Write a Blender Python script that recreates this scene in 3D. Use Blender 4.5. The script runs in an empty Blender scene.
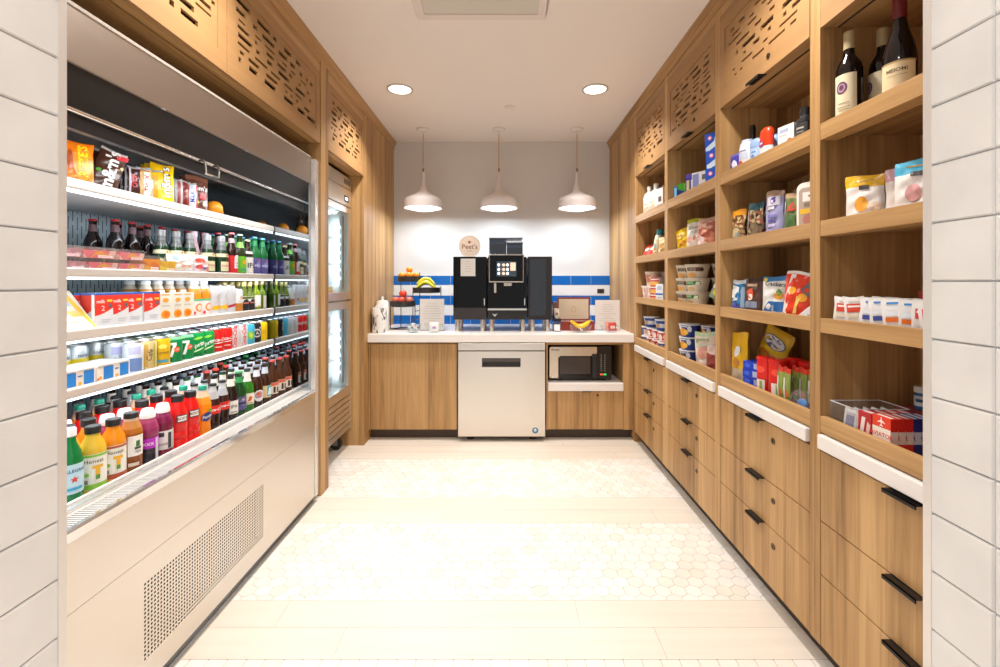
import bpy, bmesh, math, random
from mathutils import Vector, Matrix
R = math.radians
PI = math.pi
random.seed(7)
scene = bpy.context.scene
COL = scene.collection

# ------------------------------------------------------------------ materials
def lin(h):
    h = h.lstrip('#')
    o = []
    for i in (0, 2, 4):
        c = int(h[i:i+2], 16) / 255
        o.append(c / 12.92 if c <= .04045 else ((c + .055) / 1.055) ** 2.4)
    return (*o, 1)

MATS = {}
def M(key):
    """'rrggbb' or 'rrggbb|roughness' or 'rrggbb|roughness|metallic' or the name of a built material"""
    if key in MATS: return MATS[key]
    p = key.split('|')
    rough = float(p[1]) if len(p) > 1 else .42
    metal = float(p[2]) if len(p) > 2 else 0
    m = bpy.data.materials.new('paint_' + key.replace('|', '_'))
    m.use_nodes = True
    nt = m.node_tree
    b = nt.nodes['Principled BSDF']
    b.inputs['Base Color'].default_value = lin(p[0])
    b.inputs['Metallic'].default_value = metal
    n = nt.nodes.new('ShaderNodeTexNoise'); n.inputs['Scale'].default_value = 60
    r = nt.nodes.new('ShaderNodeMapRange')
    r.inputs['To Min'].default_value = max(.02, rough - .06); r.inputs['To Max'].default_value = min(1, rough + .06)
    nt.links.new(n.outputs['Fac'], r.inputs['Value']); nt.links.new(r.outputs['Result'], b.inputs['Roughness'])
    MATS[key] = m
    return m

def newmat(name):
    m = bpy.data.materials.new(name); m.use_nodes = True
    MATS[name] = m
    return m, m.node_tree, m.node_tree.nodes['Principled BSDF']

def wood(name, ax, c_dark, c_mid, c_light, plank=.095, rough=.5, contrast=1.0):
    """ax = axis the grain runs along"""
    m, nt, b = newmat(name)
    N, L = nt.nodes, nt.links
    geo = N.new('ShaderNodeNewGeometry')
    mp = N.new('ShaderNodeMapping'); mp.vector_type = 'POINT'
    sc = [24, 24, 24]; sc[ax] = .9
    mp.inputs['Scale'].default_value = sc
    L.new(geo.outputs['Position'], mp.inputs['Vector'])
    n1 = N.new('ShaderNodeTexNoise'); n1.inputs['Scale'].default_value = 1; n1.inputs['Detail'].default_value = 5; n1.inputs['Roughness'].default_value = .62
    n1.inputs['Distortion'].default_value = .6
    L.new(mp.outputs['Vector'], n1.inputs['Vector'])
    mp2 = N.new('ShaderNodeMapping'); sc2 = [110, 110, 110]; sc2[ax] = 3.0
    mp2.inputs['Scale'].default_value = sc2
    L.new(geo.outputs['Position'], mp2.inputs['Vector'])
    n2 = N.new('ShaderNodeTexNoise'); n2.inputs['Scale'].default_value = 1; n2.inputs['Detail'].default_value = 3
    L.new(mp2.outputs['Vector'], n2.inputs['Vector'])
    # strips of different tone across the grain
    sx = N.new('ShaderNodeSeparateXYZ'); L.new(geo.outputs['Position'], sx.inputs[0])
    a = [i for i in range(3) if i != ax]
    ad = N.new('ShaderNodeMath'); ad.operation = 'ADD'
    L.new(sx.outputs[a[0]], ad.inputs[0]); L.new(sx.outputs[a[1]], ad.inputs[1])
    dv = N.new('ShaderNodeMath'); dv.operation = 'DIVIDE'; dv.inputs[1].default_value = plank
    L.new(ad.outputs[0], dv.inputs[0])
    fl = N.new('ShaderNodeMath'); fl.operation = 'FLOOR'; L.new(dv.outputs[0], fl.inputs[0])
    wn = N.new('ShaderNodeTexWhiteNoise'); wn.noise_dimensions = '1D'; L.new(fl.outputs[0], wn.inputs['W'])
    m1 = N.new('ShaderNodeMath'); m1.operation = 'MULTIPLY_ADD'; m1.inputs[1].default_value = .32 * contrast; 
    L.new(wn.outputs['Value'], m1.inputs[0]); 
    m0 = N.new('ShaderNodeMath'); m0.operation = 'MULTIPLY_ADD'; m0.inputs[1].default_value = .9 * contrast; m0.inputs[2].default_value = -.16 + .5 * (1 - contrast)
    L.new(n1.outputs['Fac'], m0.inputs[0]); L.new(m0.outputs[0], m1.inputs[2])
    m2 = N.new('ShaderNodeMath'); m2.operation = 'MULTIPLY_ADD'; m2.inputs[1].default_value = .36 * contrast
    L.new(n2.outputs['Fac'], m2.inputs[0]); L.new(m1.outputs[0], m2.inputs[2])
    cr = N.new('ShaderNodeValToRGB')
    e = cr.color_ramp.elements
    e[0].position = .3; e[0].color = lin(c_dark); e[1].position = .9; e[1].color = lin(c_light)
    k = e.new(.56); k.color = lin(c_mid)
    L.new(m2.outputs[0], cr.inputs['Fac']); L.new(cr.outputs['Color'], b.inputs['Base Color'])
    b.inputs['Roughness'].default_value = rough
    return m
WD, WM, WL = '785632', 'ae8553', 'cea56f'
wood('wood_vertical', 2, WD, WM, WL)
wood('wood_along', 1, WD, WM, WL, plank=3)
wood('wood_across', 0, WD, WM, WL, plank=3)
wood('wood_fretwork', 1, '9d754a', 'ab8354', 'b88f60', plank=3, contrast=.45, rough=.6)

def brushed(name, col, ax, rough):
    m, nt, b = newmat(name)
    N, L = nt.nodes, nt.links
    geo = N.new('ShaderNodeNewGeometry'); mp = N.new('ShaderNodeMapping')
    sc = [260, 260, 260]; sc[ax] = 2
    mp.inputs['Scale'].default_value = sc
    L.new(geo.outputs['Position'], mp.inputs['Vector'])
    n = N.new('ShaderNodeTexNoise'); n.inputs['Scale'].default_value = 1; n.inputs['Detail'].default_value = 2
    L.new(mp.outputs['Vector'], n.inputs['Vector'])
    r = N.new('ShaderNodeMapRange'); r.inputs['To Min'].default_value = rough - .02; r.inputs['To Max'].default_value = rough + .03
    L.new(n.outputs['Fac'], r.inputs['Value']); L.new(r.outputs['Result'], b.inputs['Roughness'])
    b.inputs['Base Color'].default_value = lin(col); b.inputs['Metallic'].default_value = 1
    return m
brushed('steel_along', 'e2dbd2', 1, .36)
brushed('steel_across', 'e2dbd2', 0, .34)
brushed('steel_canopy', 'b5a99f', 1, .42)
brushed('steel_dark', '6b7076', 2, .3)
M('f4f4f4|.06|1'); MATS['chrome'] = MATS['f4f4f4|.06|1']
M('aab4bb|.015|1'); MATS['mirror'] = MATS['aab4bb|.015|1']

def emit(name, col, s):
    m, nt, b = newmat(name)
    b.inputs['Base Color'].default_value = lin(col)
    b.inputs['Emission Color'].default_value = lin(col); b.inputs['Emission Strength'].default_value = s
    return m
emit('lamp_warm', 'fff1e0', 3)
emit('lamp_cool', 'f4f8ff', 2)
emit('led_cool', 'dff0ff', 4)
emit('screen_glow', '2c3a46', .6)
emit('screen_icon', 'e8eef4', 1.0)
emit('screen_warm', 'e2b49a', .8)
emit('key_green', '27c45a', 1.2)
emit('key_red', 'e04a30', 1.2)
emit('readout', 'a8d8ff', 2.0)

def clear(name, tint, gloss=.12, col='ffffff', body=0.0):
    m = bpy.data.materials.new(name); m.use_nodes = True
    nt = m.node_tree; nt.nodes.clear(); N, L = nt.nodes, nt.links
    out = N.new('ShaderNodeOutputMaterial'); t = N.new('ShaderNodeBsdfTransparent'); t.inputs[0].default_value = lin(tint)
    g = N.new('ShaderNodeBsdfGlossy'); g.inputs['Roughness'].default_value = .04
    fr = N.new('ShaderNodeLayerWeight'); fr.inputs['Blend'].default_value = .35
    pw = N.new('ShaderNodeMath'); pw.operation = 'POWER'; pw.inputs[1].default_value = 3; L.new(fr.outputs['Facing'], pw.inputs[0])
    ad = N.new('ShaderNodeMath'); ad.operation = 'MULTIPLY_ADD'; ad.inputs[1].default_value = .6; ad.inputs[2].default_value = gloss * .3
    L.new(pw.outputs[0], ad.inputs[0])
    mx = N.new('ShaderNodeMixShader'); L.new(ad.outputs[0], mx.inputs[0])
    if body > 0:
        d = N.new('ShaderNodeBsdfDiffuse'); d.inputs[0].default_value = lin(col)
        m2 = N.new('ShaderNodeMixShader'); m2.inputs[0].default_value = body
        L.new(t.outputs[0], m2.inputs[1]); L.new(d.outputs[0], m2.inputs[2]); L.new(m2.outputs[0], mx.inputs[1])
    else:
        L.new(t.outputs[0], mx.inputs[1])
    L.new(g.outputs[0], mx.inputs[2]); L.new(mx.outputs[0], out.inputs[0])
    MATS[name] = m
clear('clear_plastic', 'fafbfb', .12, 'ffffff', .05)
clear('acrylic', 'fafbfb', .15, 'ffffff', .03)
clear('glass', 'f9fbfb', .1)
clear('smoke_glass', '9aa2b0', .25)
clear('fridge_glass', 'f2f8fa', .12)

def island_mat(name, stops, rough, grain=None):
    """tone picked per loose piece of the mesh (tiles, planks)"""
    m, nt, b = newmat(name)
    N, L = nt.nodes, nt.links
    geo = N.new('ShaderNodeNewGeometry')
    cr = N.new('ShaderNodeValToRGB'); e = cr.color_ramp.elements
    e[0].color = lin(stops[0]); e[1].color = lin(stops[-1])
    for i, s in enumerate(stops[1:-1]):
        k = e.new((i + 1) / (len(stops) - 1)); k.color = lin(s)
    L.new(geo.outputs['Random Per Island'], cr.inputs['Fac'])
    mp = N.new('ShaderNodeMapping'); mp.inputs['Scale'].default_value = grain or (9, 9, 9)
    L.new(geo.outputs['Position'], mp.inputs['Vector'])
    n = N.new('ShaderNodeTexNoise'); n.inputs['Scale'].default_value = 1; n.inputs['Detail'].default_value = 5
    L.new(mp.outputs['Vector'], n.inputs['Vector'])
    r = N.new('ShaderNodeMapRange'); r.inputs['From Min'].default_value = .3; r.inputs['From Max'].default_value = .7; r.inputs['To Min'].default_value = .93; r.inputs['To Max'].default_value = 1.03
    L.new(n.outputs['Fac'], r.inputs['Value'])
    mx = N.new('ShaderNodeMix'); mx.data_type = 'RGBA'; mx.blend_type = 'MULTIPLY'; mx.inputs[0].default_value = 1
    L.new(cr.outputs['Color'], mx.inputs[6]); L.new(r.outputs['Result'], mx.inputs[7])
    L.new(mx.outputs[2], b.inputs['Base Color'])
    b.inputs['Roughness'].default_value = rough
    return m
island_mat('floor_hexagon', ['e5dbce', 'e9e0d6', 'ebe5dc', 'ede8e1', 'e9e1d8'], .38)
island_mat('floor_plank', ['e0d5c6', 'e4dacd', 'e2d7c9'], .36, (1.2, 22, 10))
island_mat('tile_jamb', ['e6e3df', 'e9e6e2', 'e7e4e0'], .3)

def backpanel(name):
    """steel blue liner punched with short upright slots"""
    m, nt, b = newmat(name)
    N, L = nt.nodes, nt.links
    geo = N.new('ShaderNodeNewGeometry'); sx = N.new('ShaderNodeSeparateXYZ'); L.new(geo.outputs['Position'], sx.inputs[0])
    cb = N.new('ShaderNodeCombineXYZ')
    L.new(sx.outputs['Z'], cb.inputs['X']); L.new(sx.outputs['Y'], cb.inputs['Y'])
    br = N.new('ShaderNodeTexBrick')
    br.inputs['Color1'].default_value = lin('2a3036'); br.inputs['Color2'].default_value = lin('2a3036'); br.inputs['Mortar'].default_value = lin('a9b8c0')
    br.inputs['Scale'].default_value = 1; br.inputs['Brick Width'].default_value = .075; br.inputs['Row Height'].default_value = .021
    br.inputs['Mortar Size'].default_value = .0085; br.inputs['Mortar Smooth'].default_value = 0
    L.new(cb.outputs[0], br.inputs['Vector'])
    L.new(br.outputs['Color'], b.inputs['Base Color']); b.inputs['Roughness'].default_value = .35; b.inputs['Metallic'].default_value = .4
backpanel('slotted_liner')

def wallmat():
    m, nt, b = newmat('wall_white')
    N, L = nt.nodes, nt.links
    geo = N.new('ShaderNodeNewGeometry'); sx = N.new('ShaderNodeSeparateXYZ'); L.new(geo.outputs['Position'], sx.inputs[0])
    w = N.new('ShaderNodeMath'); w.operation = 'MULTIPLY'; w.inputs[1].default_value = 2 * PI / .02; L.new(sx.outputs['Z'], w.inputs[0])
    s = N.new('ShaderNodeMath'); s.operation = 'SINE'; L.new(w.outputs[0], s.inputs[0])
    bp = N.new('ShaderNodeBump'); bp.inputs['Strength'].default_value = .12; bp.inputs['Distance'].default_value = .002
    L.new(s.outputs[0], bp.inputs['Height']); L.new(bp.outputs[0], b.inputs['Normal'])
    b.inputs['Base Color'].default_value = lin('dcd9d6'); b.inputs['Roughness'].default_value = .85; b.inputs['Specular IOR Level'].default_value = .2
wallmat()

def marbled(name):
    m, nt, b = newmat(name)
    N, L = nt.nodes, nt.links
    tc = N.new('ShaderNodeTexCoord'); mp = N.new('ShaderNodeMapping'); mp.inputs['Scale'].default_value = (16, 16, 6)
    L.new(tc.outputs['Object'], mp.inputs['Vector'])
    n = N.new('ShaderNodeTexNoise'); n.inputs['Scale'].default_value = 1.4; n.inputs['Detail'].default_value = 3; n.inputs['Distortion'].default_value = 1.5
    L.new(mp.outputs['Vector'], n.inputs['Vector'])
    cr = N.new('ShaderNodeValToRGB'); e = cr.color_ramp.elements
    e[0].position = .38; e[0].color = lin('3a3a3c'); e[1].position = .46; e[1].color = lin('f0eeea')
    L.new(n.outputs['Fac'], cr.inputs['Fac']); L.new(cr.outputs['Color'], b.inputs['Base Color'])
marbled('white_black_marbling')

def speckled(name, base, c2, scale):
    m, nt, b = newmat(name)
    N, L = nt.nodes, nt.links
    tc = N.new('ShaderNodeTexCoord'); v = N.new('ShaderNodeTexVoronoi'); v.inputs['Scale'].default_value = scale
    L.new(tc.outputs['Object'], v.inputs['Vector'])
    sp = N.new('ShaderNodeSeparateColor'); L.new(v.outputs['Color'], sp.inputs[0])
    cr = N.new('ShaderNodeValToRGB'); e = cr.color_ramp.elements
    e[0].color = lin(base); e[1].color = lin(c2[-1])
    for i, c in enumerate(c2[:-1]):
        k = e.new((i + 1) / len(c2)); k.color = lin(c)
    cr.color_ramp.interpolation = 'CONSTANT'
    L.new(sp.outputs[0], cr.inputs['Fac']); L.new(cr.outputs['Color'], b.inputs['Base Color'])
    b.inputs['Roughness'].default_value = .3
speckled('mixed_nuts', 'a5814f', ['5f4227', 'd8b98a', '7c4a2a', 'c79a5e'], 70)
speckled('dark_nuts', '6b5236', ['3c2a1c', 'b8a27c', '8a4a3a', '54483c'], 70)
speckled('pretzel_mix', 'c8876a', ['a85a48', 'e6c4b4', 'b86a58', 'd8a898'], 45)
speckled('cut_fruit', 'f07a4c', ['f8ac4a', 'f47a86', 'f8cabb', 'fad45c'], 38)
speckled('cut_orange', 'f59a1c', ['f7b02c', 'ee7d18', 'f8a428'], 45)
speckled('cut_pineapple', 'f8c81c', ['fbd84c', 'f0b018', 'f9e07c'], 45)
speckled('sliced_meat', 'dca4ac', ['e6c0c6', 'cc8c94', 'f0dade'], 55)

# ------------------------------------------------------------------ mesh builder
TXT = {}
def text_geo(s, size, shear=0, bold=0):
    k = (s, shear, bold)
    if k not in TXT:
        cu = bpy.data.curves.new('lettering', 'FONT'); cu.body = s; cu.size = 1; cu.shear = shear; cu.offset = bold
        cu.resolution_u = 2; cu.align_x = 'CENTER'; cu.align_y = 'CENTER'
        ob = bpy.data.objects.new('lettering', cu); COL.objects.link(ob)
        dg = bpy.context.evaluated_depsgraph_get()
        me = bpy.data.meshes.new_from_object(ob.evaluated_get(dg))
        TXT[k] = ([tuple(v.co[:2]) for v in me.vertices], [tuple(p.vertices) for p in me.polygons])
        bpy.data.objects.remove(ob); bpy.data.curves.remove(cu); bpy.data.meshes.remove(me)
    v, f = TXT[k]
    return [(a * size, b * size) for a, b in v], f

class MB:
    def __init__(s):
        s.v = []; s.f = []; s.m = []; s.names = []
    def slot(s, k):
        if k not in s.names: s.names.append(k)
        return s.names.index(k)
    def add(s, vs, fs, mat):
        b = len(s.v); s.v += vs
        i = s.slot(mat)
        for f in fs:
            s.f.append(tuple(b + j for j in f)); s.m.append(i)
    def box(s, x0, x1, y0, y1, z0, z1, mat, front=None):
        x0, x1 = min(x0, x1), max(x0, x1); y0, y1 = min(y0, y1), max(y0, y1); z0, z1 = min(z0, z1), max(z0, z1)
        vs = [(x0, y0, z0), (x1, y0, z0), (x1, y1, z0), (x0, y1, z0), (x0, y0, z1), (x1, y0, z1), (x1, y1, z1), (x0, y1, z1)]
        fs = [(3, 2, 1, 0), (4, 5, 6, 7), (0, 1, 5, 4), (1, 2, 6, 5), (2, 3, 7, 6), (3, 0, 4, 7)]
        s.add(vs, fs, mat)
        return s
    def lathe(s, prof, n=18, cx=0, cy=0, cap0=True, cap1=True, axis='z'):
        """prof: (r, z, mat); the mat paints the band up to the next point"""
        b = len(s.v)
        for p in prof:
            for i in range(n):
                a = 2 * PI * i / n
                x, y, z = p[0] * math.cos(a), p[0] * math.sin(a), p[1]
                if axis == 'y': x, y, z = x, -z, y
                if axis == 'x': x, y, z = z, x, y
                s.v.append((cx + x, cy + y, z) if axis == 'z' else (cx + x, cy + y, z))
        for k in range(len(prof) - 1):
            mi = s.slot(prof[k][2])
            for i in range(n):
                j = (i + 1) % n
                s.f.append((b + k * n + i, b + k * n + j, b + (k + 1) * n + j, b + (k + 1) * n + i)); s.m.append(mi)
        if cap0: s.f.append(tuple(b + i for i in reversed(range(n)))); s.m.append(s.slot(prof[0][2]))
        if cap1: s.f.append(tuple(b + (len(prof) - 1) * n + i for i in range(n))); s.m.append(s.slot(prof[-1][2]))
        return s
    def tube(s, pts, r, mat, n=8, closed=False):
        pts = [Vector(p) for p in pts]
        rr = r if isinstance(r, (list, tuple)) else [r] * len(pts)
        b = len(s.v); prev = None
        for i, p in enumerate(pts):
            if closed: t = pts[(i + 1) % len(pts)] - pts[i - 1]
            else: t = pts[min(i + 1, len(pts) - 1)] - pts[max(i - 1, 0)]
            t.normalize()
            if prev is None:
                u = t.orthogonal().normalized()
            else:
                u = (prev - t * prev.dot(t)).normalized()
            prev = u; w = t.cross(u)
            for k in range(n):
                a = 2 * PI * k / n
                s.v.append(tuple(p + (u * math.cos(a) + w * math.sin(a)) * rr[i]))
        mi = s.slot(mat); K = len(pts)
        for i in range(K if closed else K - 1):
            j = (i + 1) % K
            for k in range(n):
                l = (k + 1) % n
                s.f.append((b + i * n + k, b + i * n + l, b + j * n + l, b + j * n + k)); s.m.append(mi)
        if not closed:
            s.f.append(tuple(b + k for k in reversed(range(n)))); s.m.append(mi)
            s.f.append(tuple(b + (K - 1) * n + k for k in range(n))); s.m.append(mi)
        return s
    def prism(s, poly, axis, a, b_, mat):
        """extrude a polygon of (u,v) along axis: 'x' -> (y,z), 'y' -> (x,z), 'z' -> (x,y)"""
        n = len(poly)
        f = {'x': lambda u, v, w: (w, u, v), 'y': lambda u, v, w: (u, w, v), 'z': lambda u, v, w: (u, v, w)}[axis]
        vs = [f(u, v, a) for u, v in poly] + [f(u, v, b_) for u, v in poly]
        fs = [tuple(range(n)), tuple(reversed(range(n, 2 * n)))] + [(i + n, (i + 1) % n + n, (i + 1) % n, i) for i in range(n)]
        s.add(vs, fs, mat); return s
    def ball(s, c, r, mat, n=14, sq=(1, 1, 1), dimple=.0):
        m = n // 2 + 1; b = len(s.v)
        for i in range(m + 1):
            t = PI * i / m
            for k in range(n):
                a = 2 * PI * k / n
                rz = math.cos(t)
                dz = -dimple * math.exp(-(t / .35) ** 2) + dimple * .5 * math.exp(-((PI - t) / .35) ** 2)
                s.v.append((c[0] + r * sq[0] * math.sin(t) * math.cos(a), c[1] + r * sq[1] * math.sin(t) * math.sin(a), c[2] + r * sq[2] * (rz + dz)))
        mi = s.slot(mat)
        for i in range(m):
            for k in range(n):
                l = (k + 1) % n
                s.f.append((b + (i + 1) * n + k, b + (i + 1) * n + l, b + i * n + l, b + i * n + k)); s.m.append(mi)
        return s
    def build(s, name, parent=None, org=None, smooth=True, bevel=0, cat=None, label=None, group=None, kind=None, angle=38):
        if org is None: org = ORG.get(parent.name, Vector((0, 0, 0))) if parent else Vector((0, 0, 0))
        org = Vector(org)
        me = bpy.data.meshes.new(name)
        me.from_pydata([tuple(Vector(v) - org) for v in s.v], [], s.f)
        for k in s.names: me.materials.append(M(k))
        me.polygons.foreach_set('material_index', s.m)
        if smooth:
            me.polygons.foreach_set('use_smooth', [True] * len(s.f))
            me.set_sharp_from_angle(angle=R(angle))
        me.update()
        bm = bmesh.new(); bm.from_mesh(me); bmesh.ops.remove_doubles(bm, verts=bm.verts, dist=1e-6) if len(s.v) < 4000 else None
        bm.to_mesh(me); bm.free()
        o = bpy.data.objects.new(name, me); COL.objects.link(o)
        ORG[o.name] = org
        if parent: o.parent = parent
        else: o.location = org
        if bevel:
            md = o.modifiers.new('edge', 'BEVEL'); md.width = bevel; md.segments = 2; md.limit_method = 'ANGLE'; md.angle_limit = R(50)
        tag(o, label, cat, group, kind)
        return o
ORG = {}
def tag(o, label=None, cat=None, group=None, kind=None):
    if label: o['label'] = label
    if cat: o['category'] = cat
    if group: o['group'] = group
    if kind: o['kind'] = kind
    return o
def thing(name, label=None, cat=None, loc=(0, 0, 0), group=None):
    o = bpy.data.objects.new(name, None); COL.objects.link(o)
    o.empty_display_size = .05; o.location = loc; ORG[o.name] = Vector(loc)
    return tag(o, label, cat, group)
def dup(o, parent=None):
    c = o.copy(); COL.objects.link(c)
    if parent: c.parent = parent
    for ch in KIDS.get(o.name, []): dup(ch, c)
    return c
KIDS = {}
def finish(root):
    """remember the children of a prototype"""
    for o in list(COL.objects):
        pass
    return root

# ------------------------------------------------------------------ flat printing on curved faces
def deco(mb, decals, mapf, base=.0004, step=.00025):
    k = 0
    for d in decals:
        off = base + step * k; k += 1
        t = d[0]
        if t == 't':
            _, s, cx, cz, size, mat = d[:6]
            shear = d[6] if len(d) > 6 else 0; rot = d[7] if len(d) > 7 else 0; bold = d[8] if len(d) > 8 else .012
            v, f = text_geo(s, size, shear, bold)
            ca, sa = math.cos(R(rot)), math.sin(R(rot))
            mb.add([mapf(cx + a * ca - b * sa, cz + a * sa + b * ca, off) for a, b in v], f, mat)
        elif t == 'r':
            _, cx, cz, w, h, mat = d[:6]; sh = d[6] if len(d) > 6 else 0
            nx = max(1, min(36, int(abs(w) / .0055))); nz = max(1, min(8, int(h / .012)))
            vs = [mapf(cx - w / 2 + w * i / nx + sh * (j / nz - .5), cz - h / 2 + h * j / nz, off) for j in range(nz + 1) for i in range(nx + 1)]
            fs = [(j * (nx + 1) + i, j * (nx + 1) + i + 1, (j + 1) * (nx + 1) + i + 1, (j + 1) * (nx + 1) + i) for j in range(nz) for i in range(nx)]
            mb.add(vs, fs, mat)
        elif t == 'e':
            _, cx, cz, w, h, mat = d[:6]; rot = R(d[6]) if len(d) > 6 else 0
            n = 16; vs = [mapf(cx, cz, off)]; fs = []
            for q, ring in enumerate((.5, 1)):
                for i in range(n):
                    a = 2 * PI * i / n; x = w / 2 * ring * math.cos(a); z = h / 2 * ring * math.sin(a)
                    vs.append(mapf(cx + x * math.cos(rot) - z * math.sin(rot), cz + x * math.sin(rot) + z * math.cos(rot), off))
            for i in range(n):
                j = (i + 1) % n
                fs.append((0, 1 + i, 1 + j)); fs.append((1 + i, 1 + n + i, 1 + n + j, 1 + j))
            mb.add(vs, fs, mat)
        elif t == 'p':
            _, pts, mat = d[:3]
            x0, x1 = min(q[0] for q in pts), max(q[0] for q in pts)
            n = max(1, min(16, int((x1 - x0) / .007)))
            for i in range(n):
                poly = pts
                for val, sg in ((x0 + (x1 - x0) * i / n, 1), (x0 + (x1 - x0) * (i + 1) / n, -1)):
                    out = []
                    for j in range(len(poly)):
                        p, q = poly[j - 1], poly[j]
                        kp, kq = sg * (p[0] - val) >= -1e-9, sg * (q[0] - val) >= -1e-9
                        if kp != kq:
                            t_ = (val - p[0]) / (q[0] - p[0]); out.append((val, p[1] + (q[1] - p[1]) * t_))
                        if kq: out.append(q)
                    poly = out
                    if len(poly) < 3: break
                if len(poly) > 2: mb.add([mapf(x, z, off) for x, z in poly], [tuple(range(len(poly)))], mat)

def flat_map(y):
    return lambda x, z, o: (x, y - o, z)
def round_map(rz):
    def f(x, z, o):
        r = rz(z) if callable(rz) else rz
        a = x / max(r, .004)
        return ((r + o) * math.sin(a), -(r + o) * math.cos(a), z)
    return f
def prof_r(prof):
    def f(z):
        for a, b in zip(prof, prof[1:]):
            if a[1] <= z <= b[1] and b[1] > a[1]:
                t = (z - a[1]) / (b[1] - a[1]); return a[0] + (b[0] - a[0]) * t
        return prof[-1][0]
    return f

# ------------------------------------------------------------------ product prototypes
PROTO = {}
USED = set()
def protoset(key, root, cat):
    ch = {}
    PROTO[key] = (root, cat)
    return root
ITEMS = []
PTS = {}
def proto_points(key):
    if key not in PTS:
        root, _ = PROTO[key]; pts = []
        def walk(o):
            if o.type == 'MESH': pts.extend(v.co.copy() for v in o.data.vertices)
            for ch in KIDS.get(o.name, []): walk(ch)
        walk(root); PTS[key] = pts
    return PTS[key]
def put(key, x, y, z, rz=0, label=None, group=None, rx=0, ry=0, free=False):
    """place the product (the first time) or a copy of it; settle() later rests it on its shelf"""
    root, cat = PROTO[key]
    if key in USED: o = dup(root)
    else: o = root; USED.add(key)
    o.location = (x, y, z); o.rotation_euler = (R(rx), R(ry), R(rz))
    if label: o['label'] = label
    o['category'] = cat
    if group: o['group'] = group
    elif 'group' in o: del o['group']
    m = Matrix.Rotation(R(ry), 3, 'Y') @ Matrix.Rotation(R(rx), 3, 'X')
    q = [m @ v for v in proto_points(key)]
    lo = [min(v[i] for v in q) for i in range(3)]; hi = [max(v[i] for v in q) for i in range(3)]
    rad = max(math.hypot(v.x, v.y) for v in q) if key in ROUND and not rx and not ry else None
    ITEMS.append(dict(o=o, p=[x, y], z=z - lo[2], z0=z, z1=z + hi[2] - lo[2], lo=lo, hi=hi, a=R(rz), r=rad, free=free))
    return o
ROUND = set()
STATIC = []      # (x0, x1, y0, y1, z0, z1) of neighbours that do not move
REGIONS = []     # room to stand in: (x0, x1, y0, y1, z0, z1)
def corners(it):
    ca, sa = math.cos(it['a']), math.sin(it['a'])
    if it['r']:
        r = it['r']; return [(it['p'][0] + dx * r, it['p'][1] + dy * r) for dx, dy in ((-1, 0), (1, 0), (0, -1), (0, 1))]
    return [(it['p'][0] + x * ca - y * sa, it['p'][1] + x * sa + y * ca) for x, y in ((it['lo'][0], it['lo'][1]), (it['hi'][0], it['lo'][1]), (it['hi'][0], it['hi'][1]), (it['lo'][0], it['hi'][1]))]
def sat(A, B, ra=None, ca_=None, rb=None, cb_=None):
    """smallest push (dx, dy) that moves A off B, or None"""
    axes = []
    if ra and rb:
        d = (ca_[0] - cb_[0], ca_[1] - cb_[1]); l = math.hypot(*d) or 1e-6; pen = ra + rb - l
        return (d[0] / l * pen, d[1] / l * pen) if pen > 0 else None
    for P, r in ((A, ra), (B, rb)):
        if r: continue
        for i in (0, 1):
            e = (P[i + 1][0] - P[i][0], P[i + 1][1] - P[i][1]); l = math.hypot(*e) or 1e-9; axes.append((-e[1] / l, e[0] / l))
    if ra or rb:
        c, Q = (ca_, B) if ra else (cb_, A)
        k = min(Q, key=lambda v: math.hypot(v[0] - c[0], v[1] - c[1])); d = (c[0] - k[0], c[1] - k[1]); l = math.hypot(*d) or 1e-9; axes.append((d[0] / l, d[1] / l))
    best = None
    def span(P, r, c, ax):
        if r: m = c[0] * ax[0] + c[1] * ax[1]; return m - r, m + r
        v = [q[0] * ax[0] + q[1] * ax[1] for q in P]; return min(v), max(v)
    for ax in axes:
        a0, a1 = span(A, ra, ca_, ax); b0, b1 = span(B, rb, cb_, ax)
        u, w = b1 - a0, a1 - b0
        if u <= 0 or w <= 0: return None
        pen, sg = (u, 1) if u < w else (w, -1)
        if best is None or pen < best[0]: best = (pen, sg, ax)
    return (best[2][0] * best[0] * best[1], best[2][1] * best[0] * best[1])
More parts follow.
